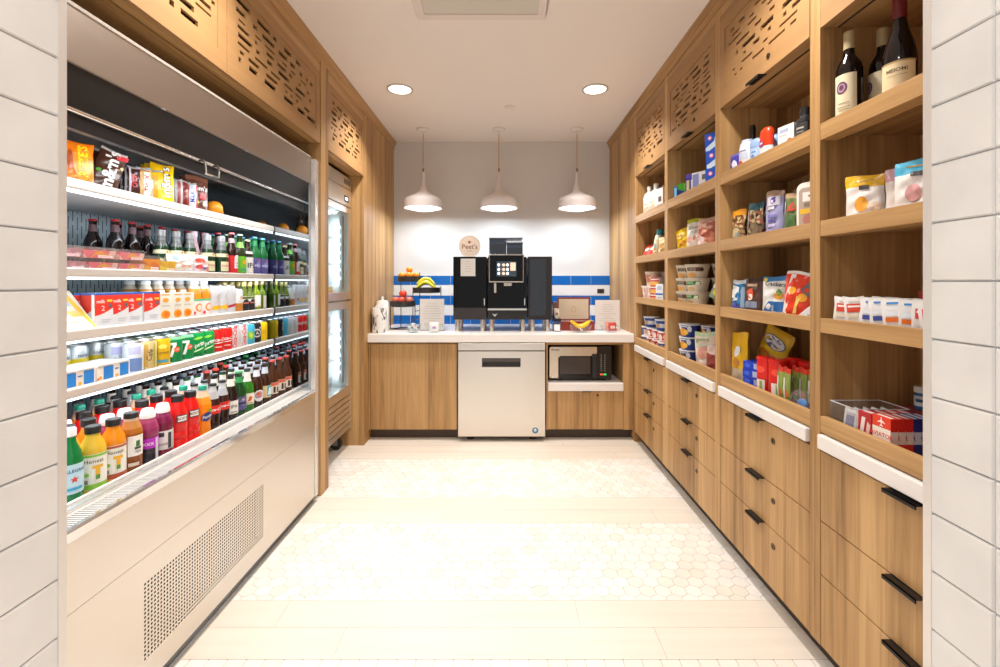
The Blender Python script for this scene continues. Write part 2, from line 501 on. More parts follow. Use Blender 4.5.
def settle(rounds=90):
    """rest every product on its shelf, keep it inside the shelf and off its neighbours"""
    for it in ITEMS:
        it['reg'] = None
        for k, g in enumerate(REGIONS):
            if g[0] - .1 < it['p'][0] < g[1] + .1 and g[2] - .03 < it['p'][1] < g[3] + .03 and g[4] - .01 < it['z0'] < g[5]: it['reg'] = k
    by = {}
    for it in ITEMS:
        if not it['free']: by.setdefault(it['reg'], []).append(it)
    eps = .0006
    for k, L in by.items():
        st = [s for s in STATIC]
        for _ in range(rounds):
            moved = False
            cs = [corners(i) for i in L]
            bb = [(min(c[0] for c in q), max(c[0] for c in q), min(c[1] for c in q), max(c[1] for c in q)) for q in cs]
            for i in range(len(L)):
                for j in range(i + 1, len(L)):
                    if bb[i][1] < bb[j][0] or bb[j][1] < bb[i][0] or bb[i][3] < bb[j][2] or bb[j][3] < bb[i][2]: continue
                    A, B = L[i], L[j]
                    if min(A['z1'], B['z1']) - max(A['z0'], B['z0']) < .002: continue
                    d = sat(corners(A), corners(B), A['r'], A['p'], B['r'], B['p'])
                    if d:
                        l = math.hypot(*d) or 1e-9; f = (l + eps) / l / 2
                        A['p'][0] += d[0] * f; A['p'][1] += d[1] * f; B['p'][0] -= d[0] * f; B['p'][1] -= d[1] * f; moved = True
                A = L[i]
                for s in st:
                    if min(A['z1'], s[5]) - max(A['z0'], s[4]) < .002: continue
                    d = sat(corners(A), [(s[0], s[2]), (s[1], s[2]), (s[1], s[3]), (s[0], s[3])], A['r'], A['p'])
                    if d:
                        l = math.hypot(*d) or 1e-9; A['p'][0] += d[0] * (l + eps) / l; A['p'][1] += d[1] * (l + eps) / l; moved = True
                if k is not None:
                    g = REGIONS[k]; c = corners(A)
                    for ax in (0, 1):
                        mn, mx = min(q[ax] for q in c), max(q[ax] for q in c)
                        if mn < g[2 * ax]: A['p'][ax] += g[2 * ax] - mn
                        elif mx > g[2 * ax + 1]: A['p'][ax] -= mx - g[2 * ax + 1]
            if not moved: break
    for it in ITEMS: it['o'].location = (it['p'][0], it['p'][1], it['z'])
def kid(root, o):
    KIDS.setdefault(root.name, []).append(o); return o

def p_bottle(key, name, cat, prof, cap, label=None, decals=(), neck=None, n=18, part2=None, capmb=None):
    """prof (r,z,mat); cap (r,z0,z1,mat); label (z0,z1,mat,halfangle|None); neck: (z0,z1,mat)"""
    root = thing(name)
    kid(root, MB().lathe(prof, n).build('body', root))
    pr = prof_r(prof)
    c = MB(); r, z0, z1, cm = cap
    if capmb == 'sport':
        c.lathe([(r, z0, cm), (r, z0 + (z1 - z0) * .35, cm), (r * .96, z0 + (z1 - z0) * .45, cm), (r * .8, z0 + (z1 - z0) * .93, cm), (r * .7, z1, cm)], n)
    elif capmb == 'crown':
        c.lathe([(r * 1.08, z0, cm), (r * 1.04, z0 + .003, cm), (r * .98, z1 - .0015, cm), (r * .8, z1, cm)], 20)
    else:
        c.lathe([(r, z0, cm), (r, z1 - .002, cm), (r * .9, z1, cm)], n)
    kid(root, c.build('cap', root))
    if label or decals:
        l = MB()
        if label:
            a, b, lm, half = label
            if half is None:
                l.lathe([(pr(a + (b - a) * i / 4) + .0005, a + (b - a) * i / 4, lm) for i in range(5)], n, cap0=False, cap1=False)
            else:
                w = 2 * half * pr((a + b) / 2)
                deco(l, [('r', 0, (a + b) / 2, w, b - a, lm)], round_map(pr), base=.0005)
        deco(l, decals, round_map(pr), base=.001)
        kid(root, l.build('label', root, smooth=True))
    if neck:
        a, b, nm = neck
        l = MB().lathe([(pr(a + (b - a) * i / 4) + .0006, a + (b - a) * i / 4, nm) for i in range(5)], n, cap0=False, cap1=False)
        kid(root, l.build('neck_label', root))
    ROUND.add(key)
    return protoset(key, root, cat)

def p_can(key, body, decals=(), h=.122, d=.066, lid='d8dadb|.25|.9', band=None, name='drink_can', cat='can', rims=None):
    r = d / 2
    root = thing(name)
    rims = rims or body
    prof = [(r * .78, 0, 'c8cacc|.25|.9'), (r * .98, .007, body), (r, .011, body), (r, h * .86, rims), (r * .86, h * .965, 'd8dadb|.25|.9'), (r * .86, h - .001, 'd8dadb|.25|.9')]
    b = MB().lathe(prof, 22, cap1=False)
    dd = [('r', 0, (a + c) / 2, 2 * PI * r * .98, c - a, m_) for a, c, m_ in (band or [])]
    deco(b, list(dd) + list(decals), round_map(r))
    kid(root, b.build('body', root))
    l = MB().lathe([(r * .86, h - .004, lid), (r * .88, h, lid), (r * .82, h, lid), (r * .78, h - .004, lid), (r * .3, h - .0045, lid)], 22, cap0=False)
    l.box(-.006, .006, -.013, .004, h - .004, h - .0022, lid)
    kid(root, l.build('lid', root))
    ROUND.add(key)
    return protoset(key, root, cat)

def p_box(key, name, cat, w, d, h, mat, front=(), side=(), top=(), bevel=0, other=(), back=None):
    """other: decals on the +x face; side: decals on the -x face"""
    b = MB().box(-w / 2, w / 2, -d / 2, d / 2, 0, h, mat)
    deco(b, front, flat_map(-d / 2))
    deco(b, side, lambda x, z, o: (-w / 2 - o, -x, z))
    deco(b, other, lambda x, z, o: (w / 2 + o, x, z))
    deco(b, top, lambda x, y, o: (x, y, h + o))
    o = b.build(name, smooth=False)
    return protoset(key, o, cat)

def pouch_fn(w, h, d, stand=False):
    def T(x, z):
        u = min(1, abs(2 * x / w)); v = min(1, max(0, z / h))
        a = max(0, 1 - u ** 2.6) ** .55
        if stand: b = max(0, 1 - v ** 1.8) ** .6 * (1 if v > .03 else .92)
        else: b = max(0, math.sin(PI * min(1, max(0, (v - .05) / .9)))) ** .55
        return .0012 + d / 2 * a * b
    return T
def p_pouch(key, name, cat, w, h, d, mat, bands=(), decals=(), stand=False, seed=1, puff=0.0, single=None, top_wave=0.0):
    T = pouch_fn(w, h, d, stand)
    rnd = random.Random(seed)
    nx, nz = 12, 16
    ph = [rnd.uniform(0, 6) for _ in range(6)]
    def wr(x, z):
        e = max(0, 1 - abs(2 * x / w) ** 2)
        return d * .07 * e * (math.sin(x / w * 17 + ph[0] + z / h * 9) + math.sin(z / h * 21 + ph[1] - x / w * 7))
    b = MB(); base = 0
    def mt(v):
        for a, c, m_ in bands:
            if a <= v < c: return m_
        return mat
    for side in (-1, 1):
        vs = []
        for j in range(nz + 1):
            v = j / nz
            # a slight waist so the outline of the pack is not a straight rectangle
            ww = w * (1 - .06 * math.sin(PI * v) + .018 * math.sin(v * 13 + ph[3]) - .03 * max(0, (v - .93) / .07) ** 2)
            for i in range(nx + 1):
                x = -ww / 2 + ww * i / nx + w * .02 * math.sin(v * 7 + ph[4]) * v; z = h * v + h * .022 * v * v * math.sin(x / w * 5 + ph[2])
                tt = T(x, z)
                vs.append((x, side * (tt + (wr(x, z) if .08 < v < .92 and tt > .004 else 0)), z))
        for j in range(nz):
            fs = [((j) * (nx + 1) + i, (j) * (nx + 1) + i + 1, (j + 1) * (nx + 1) + i + 1, (j + 1) * (nx + 1) + i) for i in range(nx)]
            if side > 0: fs = [tuple(reversed(f)) for f in fs]
            if j == 0: b0 = len(b.v); b.v += vs
            mi = b.slot(mt((j + .5) / nz))
            for f in fs: b.f.append(tuple(b0 + q for q in f)); b.m.append(mi)
    # close the rims
    def m2(x, z, o): return (x, -(T(x, z) + (max(0, wr(x, z)) if T(x, z) > .004 else 0)) - o - .0008, z)
    deco(b, decals, m2)
    o = b.build(name, angle=60)
    return protoset(key, o, cat)

def p_tub(key, name, cat, r0, r1, h, mat, lid=None, decals=(), band=None, lidh=.008, n=22, over=.003):
    root = thing(name)
    prof = [(r0, 0, mat), (r0 + (r1 - r0) * .5, h * .5, mat), (r1, h, mat)]
    b = MB().lathe(prof, n)
    pr = prof_r(prof)
    if band:
        for a, c, m_ in band: b.lathe([(pr(a) + .0005, a, m_), (pr(c) + .0005, c, m_)], n, cap0=False, cap1=False)
    deco(b, decals, round_map(pr), base=.0009)
    kid(root, b.build('cup', root))
    if lid:
        kid(root, MB().lathe([(r1 + over, h - .002, lid), (r1 + over, h + lidh, lid), (r1 * .92, h + lidh, lid), (r1 * .88, h + lidh * .5, lid)], n).build('lid', root))
    ROUND.add(key)
    return protoset(key, root, cat)

def thin_paper():
    m = bpy.data.materials.new('thin_paper'); m.use_nodes = True
    nt = m.node_tree; nt.nodes.clear(); N, L = nt.nodes, nt.links
    out = N.new('ShaderNodeOutputMaterial'); d = N.new('ShaderNodeBsdfDiffuse'); d.inputs[0].default_value = lin('f7f3ef')
    t = N.new('ShaderNodeBsdfTranslucent'); t.inputs[0].default_value = lin('f7f3ef')
    mx = N.new('ShaderNodeMixShader'); mx.inputs[0].default_value = .5
    L.new(d.outputs[0], mx.inputs[1]); L.new(t.outputs[0], mx.inputs[2]); L.new(mx.outputs[0], out.inputs[0])
    MATS['thin_paper'] = m
thin_paper()

m_, nt_, b_ = newmat('black_gloss'); b_.inputs['Base Color'].default_value = lin('060506'); b_.inputs['Roughness'].default_value = .06; b_.inputs['Specular IOR Level'].default_value = .22
# ------------------------------------------------------------------ the place: sizes in metres, camera at the origin looking along +Y
XL, XR = -1.165, 1.095          # fronts of the two runs of joinery
YB = 4.66                       # back wall
ZC = 2.82                       # ceiling
CT, CB = .91, .838              # worktop

# ---- floor
b = MB(); b.box(-2.1, 1.62, -1.6, YB + .1, -.06, -.004, 'cbbba6|.6')
def clip_poly(poly, lo, hi):
    for val, keep in ((lo, lambda q, v: q >= v - 1e-9), (hi, lambda q, v: q <= v + 1e-9)):
        out = []
        for i in range(len(poly)):
            p, q = poly[i - 1], poly[i]
            kp, kq = keep(p[1], val), keep(q[1], val)
            if kp != kq:
                t = (val - p[1]) / (q[1] - p[1]); out.append((p[0] + (q[0] - p[0]) * t, val))
            if kq: out.append(q)
        poly = out
        if not poly: return poly
    return poly
HB = [(-.822, -.22), (.075, .68), (.98, 1.579), (1.885, 2.489), (2.784, 3.389)]
HB = [(1.885 + .8995 * k, 1.885 + .8995 * k + .604) for k in (-3, -2, -1, 0, 1)]
W = .0672; PR = W * .8660254
rn = random.Random(3)
for lo, hi in HB:
    row = 0; y = lo
    while y < hi + PR:
        x = -1.36 + (W / 2 if row % 2 else 0)
        while x < 1.3:
            rr = (W / 2 - .0009) / .8660254
            poly = [(x + rr * math.sin(PI / 3 * k), y + rr * math.cos(PI / 3 * k)) for k in range(6)][::-1]
            poly = clip_poly(poly, lo + .001, hi - .001)
            if len(poly) > 2: b.prism(poly, 'z', -.006, 0, 'floor_hexagon')
            x += W
        y += PR; row += 1
ys = []
edges = [(-1.6, HB[0][0])] + [(HB[i][1], HB[i + 1][0]) for i in range(4)] + [(HB[4][1], YB)]
for lo, hi in edges:
    n = max(1, round((hi - lo) / .149)); dy = (hi - lo) / n
    for k in range(n):
        x = -2.1 + rn.uniform(-1.2, 0)
        while x < 1.62:
            x1 = x + 1.2
            a, c = max(x, -2.1), min(x1, 1.62)
            if c > a: b.box(a + .0006, c - .0006, lo + dy * k + .0006, lo + dy * (k + 1) - .0006, -.006, 0, 'floor_plank')
            x = x1
b.build('floor', smooth=False, kind='structure')
# ---- ceiling with the opening for nothing: one slab
MB().box(-2.1, 1.62, .0, YB + .1, ZC, ZC + .08, 'f3ebe3|.7').build('ceiling', smooth=False, kind='structure')
# ---- back wall with its tiled splashback
b = MB(); b.box(-2.1, 1.62, YB, YB + .1, 0, ZC, 'wall_white')
tz = [.90, .9975, 1.1085, 1.206, 1.318, 1.415]
tw = .21; x0 = .69
for r, (lo, hi) in enumerate([(.902, 1.0), (1.004, 1.106), (1.110, 1.206), (1.210, 1.316), (1.320, 1.416)]):
    k = math.floor((XL - x0) / tw)
    while x0 + k * tw < XR:
        a, c = max(XL, x0 + k * tw + .0015), min(XR, x0 + (k + 1) * tw - .0015)
        if c > a + .01: b.box(a, c, YB - .006, YB, lo, hi, '0a62b2|.18' if r % 2 == 0 else 'e2e1e2|.2')
        k += 1
b.box(XL, XR, YB - .003, YB, .9, 1.417, 'e4e0da|.6')
b.build('wall_back', smooth=False, kind='structure')
MB().box(-2.1, -2.02, .0, YB, 0, ZC, 'cfc3b6|.7').build('wall_left', smooth=False, kind='structure')
MB().box(1.5, 1.58, .0, YB, 0, ZC, 'cfc3b6|.7').build('wall_right', smooth=False, kind='structure')
# ---- tiled jambs of the entrance
TP = .1029
def jamb(name, xf, sgn, y1, zo, cut):
    b = MB()
    b.box(xf, xf + sgn * (.78 if sgn > 0 else 1.2), .02, y1, 0, ZC, 'a7a6a8|.6')
    rows = int(ZC / TP) + 2
    y = y1 - .008; cols = []
    while y > .02:
        w = cut if not cols else TP
        cols.append((max(.021, y - w + .001), y - .001)); y -= w
    for r in range(-1, rows):
        z0, z1 = max(0, zo + TP * r + .0011), min(ZC, zo + TP * (r + 1) - .0011)
        if z1 - z0 < .005: continue
        for a, c in cols:
            if c - a < .004: continue
            e = .0022; t = .004
            X = lambda q: xf - sgn * q
            vs = [(X(0), a, z0), (X(0), c, z0), (X(0), c, z1), (X(0), a, z1), (X(t), a + e, z0 + e), (X(t), c - e, z0 + e), (X(t), c - e, z1 - e), (X(t), a + e, z1 - e)]
            fs = [(4, 5, 6, 7), (0, 1, 5, 4), (1, 2, 6, 5), (2, 3, 7, 6), (3, 0, 4, 7)]
            if sgn < 0: fs = [tuple(reversed(f)) for f in fs]
            fs = [tuple(reversed(f)) for f in fs]
            b.add(vs, fs, 'tile_jamb')
    b.build(name, smooth=False, kind='structure')
jamb('wall_front_left', -.797, -1, .80, .0005 + (1.747 % TP), .103)
jamb('wall_front_right', .7605, 1, .80, (1.763 % TP), .104)
MB().box(-.8035, -.7915, .788, .803, 0, ZC, 'e6e0da|.3|.3').build('trim_1', smooth=False, kind='structure')
MB().box(.755, .767, .788, .803, 0, ZC, 'e6e0da|.3|.3').build('trim_2', smooth=False, kind='structure')
# ---- crown trims
def crown(name, x, sgn, y0, y1):
    pts = [(x - sgn * .03, 2.745), (x + sgn * .004, 2.745), (x + sgn * .008, 2.765), (x + sgn * .026, 2.80), (x + sgn * .026, ZC), (x - sgn * .03, ZC)]
    MB().prism([(p[0], p[1]) for p in pts] if sgn < 0 else [(p[0], p[1]) for p in pts][::-1], 'y', y0, y1, 'wood_along').build(name, smooth=False, kind='structure')
crown('trim_3', XL, 1, .85, YB)
crown('trim_4', XR, -1, .85, YB)

# ---- grooved end panels (full height, by the back wall)
def grooved(name, label, x0, x1, y0, y1, z0, z1, face, n):
    """upright boards; face = +1 looks toward +X"""
    t = thing(name, label, 'wall boarding', ((x0 + x1) / 2, (y0 + y1) / 2, z0))
    b = MB(); g = .003
    xf = x1 if face > 0 else x0
    b.box(x0 + (.006 if face < 0 else 0), x1 - (.006 if face > 0 else 0), y0, y1, z0, z1, 'wood_vertical')
    for k in range(n):
        a, c = y0 + (y1 - y0) * k / n, y0 + (y1 - y0) * (k + 1) / n
        b.box(xf - face * .0055, xf, a + (g / 2 if k else 0), c - (g / 2 if k < n - 1 else 0), z0, z1, 'wood_vertical')
    b.build('board_face', t, smooth=False)
    return t
grooved('oak_boarding', 'full-height grooved oak boarding between the upright fridge and the tiled back wall', -2.0, XL, 3.672, YB - .007, 0, 2.745, 1, 9)
grooved('oak_boarding', 'full-height grooved oak boarding between the open shelving and the tiled back wall', XR, 1.48, 3.7545, YB - .007, 0, 2.745, -1, 9)
# post between cooler and upright fridge
t = thing('wood_post', 'tall oak post between the open drinks cooler and the upright glass fridge', 'post', (-1.5, 2.863, 0))
b = MB(); b.box(-1.98, XL + .005, 2.804, 2.922, 0, 2.745, 'wood_vertical'); b.build('post_body', t, smooth=False, bevel=.002)

# ------------------------------------------------------------------ fretwork panels
def fret_rows(y0, y1, z0, z1, seed, rag=0.0):
    """solid boxes in the (y,z) plane that leave slots between them"""
    rn = random.Random(seed)
    out = []; z = z0
    while True:
        g = rn.uniform(.016, .023)
        h = rn.choice([.010, .013, .016, .020, .022])
        if z + g + h + .01 > z1:
            out.append((y0, y1, z, z1)); break
        out.append((y0, y1, z, z + g)); z += g
        y = y0 + rn.uniform(.004, .045) if rag == 0 else y0 + rn.uniform(.0, rag)
        last = y0; end = y1 - rn.uniform(0, .025 + rag)
        while True:
            w = rn.choice([.022, .035, .05, .07, .09, .11])
            if y + w > end: break
            out.append((last, y, z, z + h)); last = y + w
            y = last + rn.choice([.032, .045, .06, .08])
        out.append((last, y1, z, z + h)); z += h
    return [o for o in out if o[1] - o[0] > 1e-4 and o[3] - o[2] > 1e-4]
def fret_panel(parent, name, xf, sgn, y0, y1, z0, z1, seed, mx=.055, mzb=.075, mzt=.05, inset=.004):
    """xf = front plane; sgn=+1 faces +X. frame with an inset plate cut by slots, dark cavity behind"""
    b = MB(); d = .018; q = lambda a, c: (xf - sgn * a, xf - sgn * c)
    fy0, fy1, fz0, fz1 = y0 + mx, y1 - mx, z0 + mzb, z1 - mzt
    for a in ((y0, fy0, z0, z1), (fy1, y1, z0, z1), (fy0, fy1, z0, fz0), (fy0, fy1, fz1, z1)):
        b.box(*q(0, d), a[0], a[1], a[2], a[3], 'wood_fretwork')
    for a in fret_rows(fy0, fy1, fz0, fz1, seed):
        b.box(*q(inset, inset + .011), a[0], a[1], a[2], a[3], 'wood_fretwork')
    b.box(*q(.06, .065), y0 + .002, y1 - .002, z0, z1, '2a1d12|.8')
    return b.build(name, parent, smooth=False)

ZV, ZT = 2.224, 2.672
# left overhead units
def valance(label, y0, y1, panels, seed, soff):
    t = thing('overhead_cabinet', label, 'overhead cabinet', (XL - .1, (y0 + y1) / 2, ZV))
    for i, (a, c) in enumerate(panels):
        fret_panel(t, 'fretwork_panel', XL, 1, a + .0015, c - .0015, ZV, ZT, seed + i)
    b = MB(); b.box(XL - .02, XL - .002, y0, y1, ZT + .002, 2.745, 'wood_along'); b.build('top_rail', t, smooth=False)
    b = MB(); b.box(XL - soff, XL - .0185, y0, y1, ZV, ZV + .018, 'wood_along'); b.build('soffit', t, smooth=False)
valance('long oak overhead cabinet with slotted fretwork above the open drinks cooler', .85, 2.80, [(.87, 1.862), (1.862, 2.80)], 11, .19)
valance('short oak overhead cabinet with slotted fretwork above the upright glass fridge', 2.926, 3.670, [(2.926, 3.670)], 21, .12)

# ------------------------------------------------------------------ right shelving bays
def shelf_bay(i, y0, y1, label):
    t = thing('shelving_cabinet', label, 'shelving cabinet', (1.28, (y0 + y1) / 2, 0), 'oak shelving cabinets along one side')
    th = .0255; xb = 1.455
    for a, c in ((y0 + .0005, y0 + th), (y1 - th, y1 - .0005)):
        MB().box(XR, xb, a, c, .088, 2.745, 'wood_vertical').build('side_panel', t, smooth=False, bevel=.0012)
    ya, yc = y0 + th, y1 - th
    MB().box(xb - .012, xb, ya, yc, .088, 2.745, 'wood_vertical').build('back_panel', t, smooth=False)
    for zt, zb in ((1.90, 1.842), (1.562, 1.508), (1.225, 1.175), (.885, .829)):
        b = MB()
        b.box(XR + .001, XR + .022, ya, yc, zb, zt, 'wood_along')
        zs = zt - .02 if zb > 1 else .835
        b.box(XR + .022, xb - .012, ya, yc, zs - .02, zs, 'wood_along')
        if zb > 1: b.box(XR + .022, XR + .06, ya, yc, zb, zs - .02, 'wood_along')
        b.build('shelf', t, smooth=False, bevel=.001)
    # top box: underside + slotted door
    MB().box(XR + .0185, xb - .012, ya, yc, 2.236, 2.254, 'wood_along').build('top_shelf', t, smooth=False)
    d = fret_panel(t, 'fretwork_door', XR, -1, ya + .002, yc - .002, 2.232, ZT, 40 + i, mx=.045, mzb=.085, mzt=.06)
    ym = (y0 + y1) / 2
    b = MB(); b.box(XR - .024, XR + .012, ym - .05, ym + .05, 2.2275, 2.2315, '2b2725|.35|.6'); b.box(XR - .024, XR - .021, ym - .05, ym + .05, 2.2195, 2.2315, '2b2725|.35|.6'); b.build('handle', d, org=ORG[t.name], smooth=False)
    b = MB(); b.lathe([(.011, 0, '4a3c30|.4|.5'), (.011, .004, '4a3c30|.4|.5'), (.006, .005, '2a211a|.4|.5')], 16, axis='x')
    b.v = [(XR - .0005 - v[0], ym - .085 + v[1], 2.29 + v[2]) for v in b.v]; b.build('lock', d, org=ORG[t.name])
    MB().box(XR + .002, XR + .02, ya, yc, ZT + .002, 2.745, 'wood_along').build('top_rail', t, smooth=False)
    # white slab
    MB().box(XR - .014, 1.44, ya + .004, yc - .004, .774, .824, 'ece6e2|.3').build('white_counter', t, smooth=False, bevel=.004)
    # drawers
    for k, (a, c) in enumerate(((.523, .764), (.337, .519), (.09, .333))):
        d = MB().box(XR + .001, XR + .021, ya + .002, yc - .002, a, c, 'wood_vertical').build('drawer', t, smooth=False, bevel=.001)
        b = MB(); b.box(XR - .026, XR + .01, ym - .052, ym + .052, c - .0005, c + .0025, '2b2725|.35|.6'); b.box(XR - .026, XR - .0225, ym - .052, ym + .052, c - .009, c + .0025, '2b2725|.35|.6')
        b.build('handle', d, org=ORG[t.name], smooth=False)
        if i != 3:
            b = MB(); b.lathe([(.0125, 0, '6a5238|.4|.4'), (.0125, .003, '6a5238|.4|.4'), (.0075, .0042, '2a211a|.4|.5'), (.003, .0042, '2a211a|.4|.5')], 16, axis='x')
            b.v = [(XR + .001 - v[0], ym - .115 + v[1], c - .064 + v[2]) for v in b.v]; b.build('lock', d, org=ORG[t.name])
        MB().box(XR + .022, xb - .02, ya + .01, yc - .01, a + .01, c - .03, 'wood_vertical').build('drawer_box', d, org=ORG[t.name], smooth=False)
    MB().box(1.155, 1.17, y0, y1, .002, .088, '3a2f27|.5').build('toe_kick', t, smooth=False)
    return t
BY = [(3.0225, 3.7540), (2.2905, 3.0220), (1.5710, 2.2900), (.8510, 1.5705)]
BL = ['oak shelving cabinet with snack tubs and white jugs, the one nearest the back wall',
      'oak shelving cabinet holding blue boxes and stacked snack bowls, second from the back wall',
      'oak shelving cabinet holding toiletries, nut bags and cookie bags, third from the back wall',
      'oak shelving cabinet holding three wine bottles and packets of medicine by the tiled jamb']
for i, (a, c) in enumerate(BY): shelf_bay(i, a, c, BL[i])

# ------------------------------------------------------------------ worktop run on the back wall
b = MB(); b.box(XL + .0005, XR - .0005, 3.76, YB - .007, CB, CT, 'efe9e4|.22')
b.build('worktop', smooth=False, bevel=.004, cat='worktop', label='white solid worktop along the tiled back wall under the coffee machine', org=(0, 4.2, CB))
t = thing('base_cabinet', 'oak base cabinet with one wide plain door beside the upright fridge panel', 'cabinet', (-.8, 4.2, 0))
MB().box(XL + .001, -.408, 3.815, YB - .01, .09, CB - .001, 'wood_vertical').build('body', t, smooth=False)
MB().box(XL + .002, -1.148, 3.792, 3.8145, .09, CB - .012, 'wood_vertical').build('filler_strip', t, smooth=False)
MB().box(-1.144, -.411, 3.79, 3.8145, .092, CB - .014, 'wood_vertical').build('door', t, smooth=False, bevel=.0012)
MB().box(XL + .001, -.408, 3.86, 3.875, .002, .09, '4a3a2e|.5').build('toe_kick', t, smooth=False)
# niche cabinet with the microwave
t = thing('niche_cabinet', 'oak base cabinet with an open niche for the microwave and a drawer below', 'cabinet', (.7, 4.2, 0))
b = MB()
b.box(.352, .364, 3.79, YB - .01, .09, CB - .001, 'wood_vertical'); b.box(1.01, 1.094, 3.79, YB - .01, .09, CB - .001, 'wood_vertical')
b.box(.364, 1.01, 3.79, YB - .01, .815, CB - .001, 'wood_across'); b.box(.364, 1.01, 4.5, 4.52, .09, .815, 'wood_vertical'); b.box(.364, 1.01, 3.83, 4.5, .39, .42, 'wood_across')
b.build('carcass', t, smooth=False, bevel=.001)
MB().box(.366, 1.008, 3.775, 4.495, .4215, .488, 'efe9e4|.25').build('white_shelf', t, smooth=False, bevel=.004)
d = MB().box(.366, 1.008, 3.79, 3.828, .094, .416, 'wood_vertical').build('drawer', t, smooth=False, bevel=.001)
MB().box(.66, .735, 3.770, 3.80, .4155, .4195, '2b2725|.35|.6').build('handle', d, org=ORG[t.name], smooth=False)
b = MB(); b.lathe([(.010, 0, '5a4632|.4|.4'), (.010, .003, '5a4632|.4|.4'), (.005, .004, '1c1512|.4|.5')], 16, axis='y')
b.v = [(.79 + v[0], 3.79 + v[1] - .0, .385 + v[2]) for v in b.v]; b.build('lock', d, org=ORG[t.name])
MB().box(.352, 1.094, 3.86, 3.875, .002, .09, '4a3a2e|.5').build('toe_kick', t, smooth=False)

# ---- microwave
t = thing('microwave', 'stainless and black microwave oven standing in the oak niche under the worktop', 'microwave', (.66, 4.05, .488))
mx0, mx1, my, mz0, mz1 = .387, .93, 3.875, .505, .788
MB().box(mx0, mx1, my + .02, 4.28, mz0, mz1, '241f1e|.4').build('body', t, smooth=False, bevel=.006)
b = MB()
b.prism([(mx0, mz0 + .006), (mx0 + .078, mz0 + .006), (mx0 + .078, .690), (mx0 + .095, .706), (mx0 + .372, .706), (mx0 + .372, .722), (mx0 + .415, .722), (mx0 + .415, mz1 - .003), (mx0 + .012, mz1 - .003), (mx0, mz1 - .015)], 'y', my, my + .0195, 'e9dcc9|.25|.75')
b.build('door_trim', t, smooth=False, bevel=.002)
d = MB().box(mx0 + .0785, mx0 + .415, my + .004, my + .0195, mz0, .7055, '120f10|.12').build('door', t, smooth=False)
MB().box(mx0 + .09, mx0 + .355, my + .0025, my + .004, .548, .698, '4a423f|.08').build('window', d, org=ORG[t.name], smooth=False)
MB().box(mx0 + .373, mx0 + .41, my - .022, my + .004, mz0 + .012, .72, '25262a|.3').build('handle', t, smooth=False, bevel=.006)
p = MB().box(mx0 + .4155, mx1, my + .002, my + .0195, mz0, mz1, '231d1e|.25').build('control_panel', t, smooth=False)
b = MB()
for r in range(9):
    for c in range(2): b.box(mx0 + .448 + c * .032, mx0 + .456 + c * .032, my + .0008, my + .002, .575 + r * .0172, .579 + r * .0172, 'cfcac6|.4')
b.build('keypad', p, org=ORG[t.name], smooth=False)
MB().box(mx0 + .442, mx0 + .465, my + .0008, my + .002, .537, .551, 'key_red').build('stop_key', p, org=ORG[t.name], smooth=False)
MB().box(mx0 + .472, mx0 + .497, my + .0008, my + .002, .537, .551, 'key_green').build('start_key', p, org=ORG[t.name], smooth=False)
b = MB(); deco(b, [('t', 'Amana', mx0 + .048, mz1 - .028, .026, '5a4a3c|.4', .3)], flat_map(my)); b.build('lettering', t)
for x in (mx0 + .05, mx1 - .06):
    for y in (3.92, 4.22): MB().lathe([(.013, .4886, '1a1a1a'), (.015, mz0, '1a1a1a')], 12, cx=x, cy=y).build('foot', t)

# ---- undercounter refrigerator
t = thing('undercounter_fridge', 'stainless undercounter fridge with a recessed black handle below the worktop', 'fridge', (-.03, 4.1, 0))
fx0, fx1 = -.398, .341
MB().box(fx0 + .006, fx1 - .006, 3.80, 4.5, .055, CB - .002, '55504c|.4|.6').build('body', t, smooth=False)
MB().box(fx0, fx1, 3.755, 3.7995, .772, CB - .006, 'steel_across').build('top_panel', t, smooth=False, bevel=.003)
b = MB(); hx0, hx1, hz0, hz1 = -.195, .132, .632, .708
for a in ((fx0 + .003, hx0, .047, .764), (hx1, fx1 - .003, .047, .764), (hx0, hx1, .047, hz0), (hx0, hx1, hz1, .764)):
    b.box(a[0], a[1], 3.75, 3.7975, a[2], a[3], 'steel_across')
d = b.build('door', t, smooth=False)
b = MB(); b.box(hx0, hx1, 3.785, 3.797, hz0, hz1, '2a2422|.35'); b.box(hx0, hx1, 3.752, 3.786, hz0 + .045, hz1, '4a4340|.3'); b.build('recessed_handle', d, org=ORG[t.name], smooth=False)
b = MB(); b.lathe([(.026, 0, 'e8eef2|.3'), (.026, .002, '3f7fa6|.3'), (.0215, .0025, '3f7fa6|.3')], 24, axis='y'); b.v = [(.255 + v[0], 3.75 + v[1], .098 + v[2]) for v in b.v]
deco(b, [('e', .255, .100, .02, .026, 'f2f6f8|.4'), ('e', .256, .096, .011, .014, '7fb3cf|.4')], flat_map(3.7474)); b.build('badge', d, org=ORG[t.name])
for x in (fx0 + .1, fx1 - .1): MB().lathe([(.03, .002, '2a2a2a'), (.03, .012, '8a8580|.3|.8'), (.012, .014, '8a8580|.3|.8'), (.012, .056, '8a8580|.3|.8')], 14, cx=x, cy=3.84).build('foot', t)

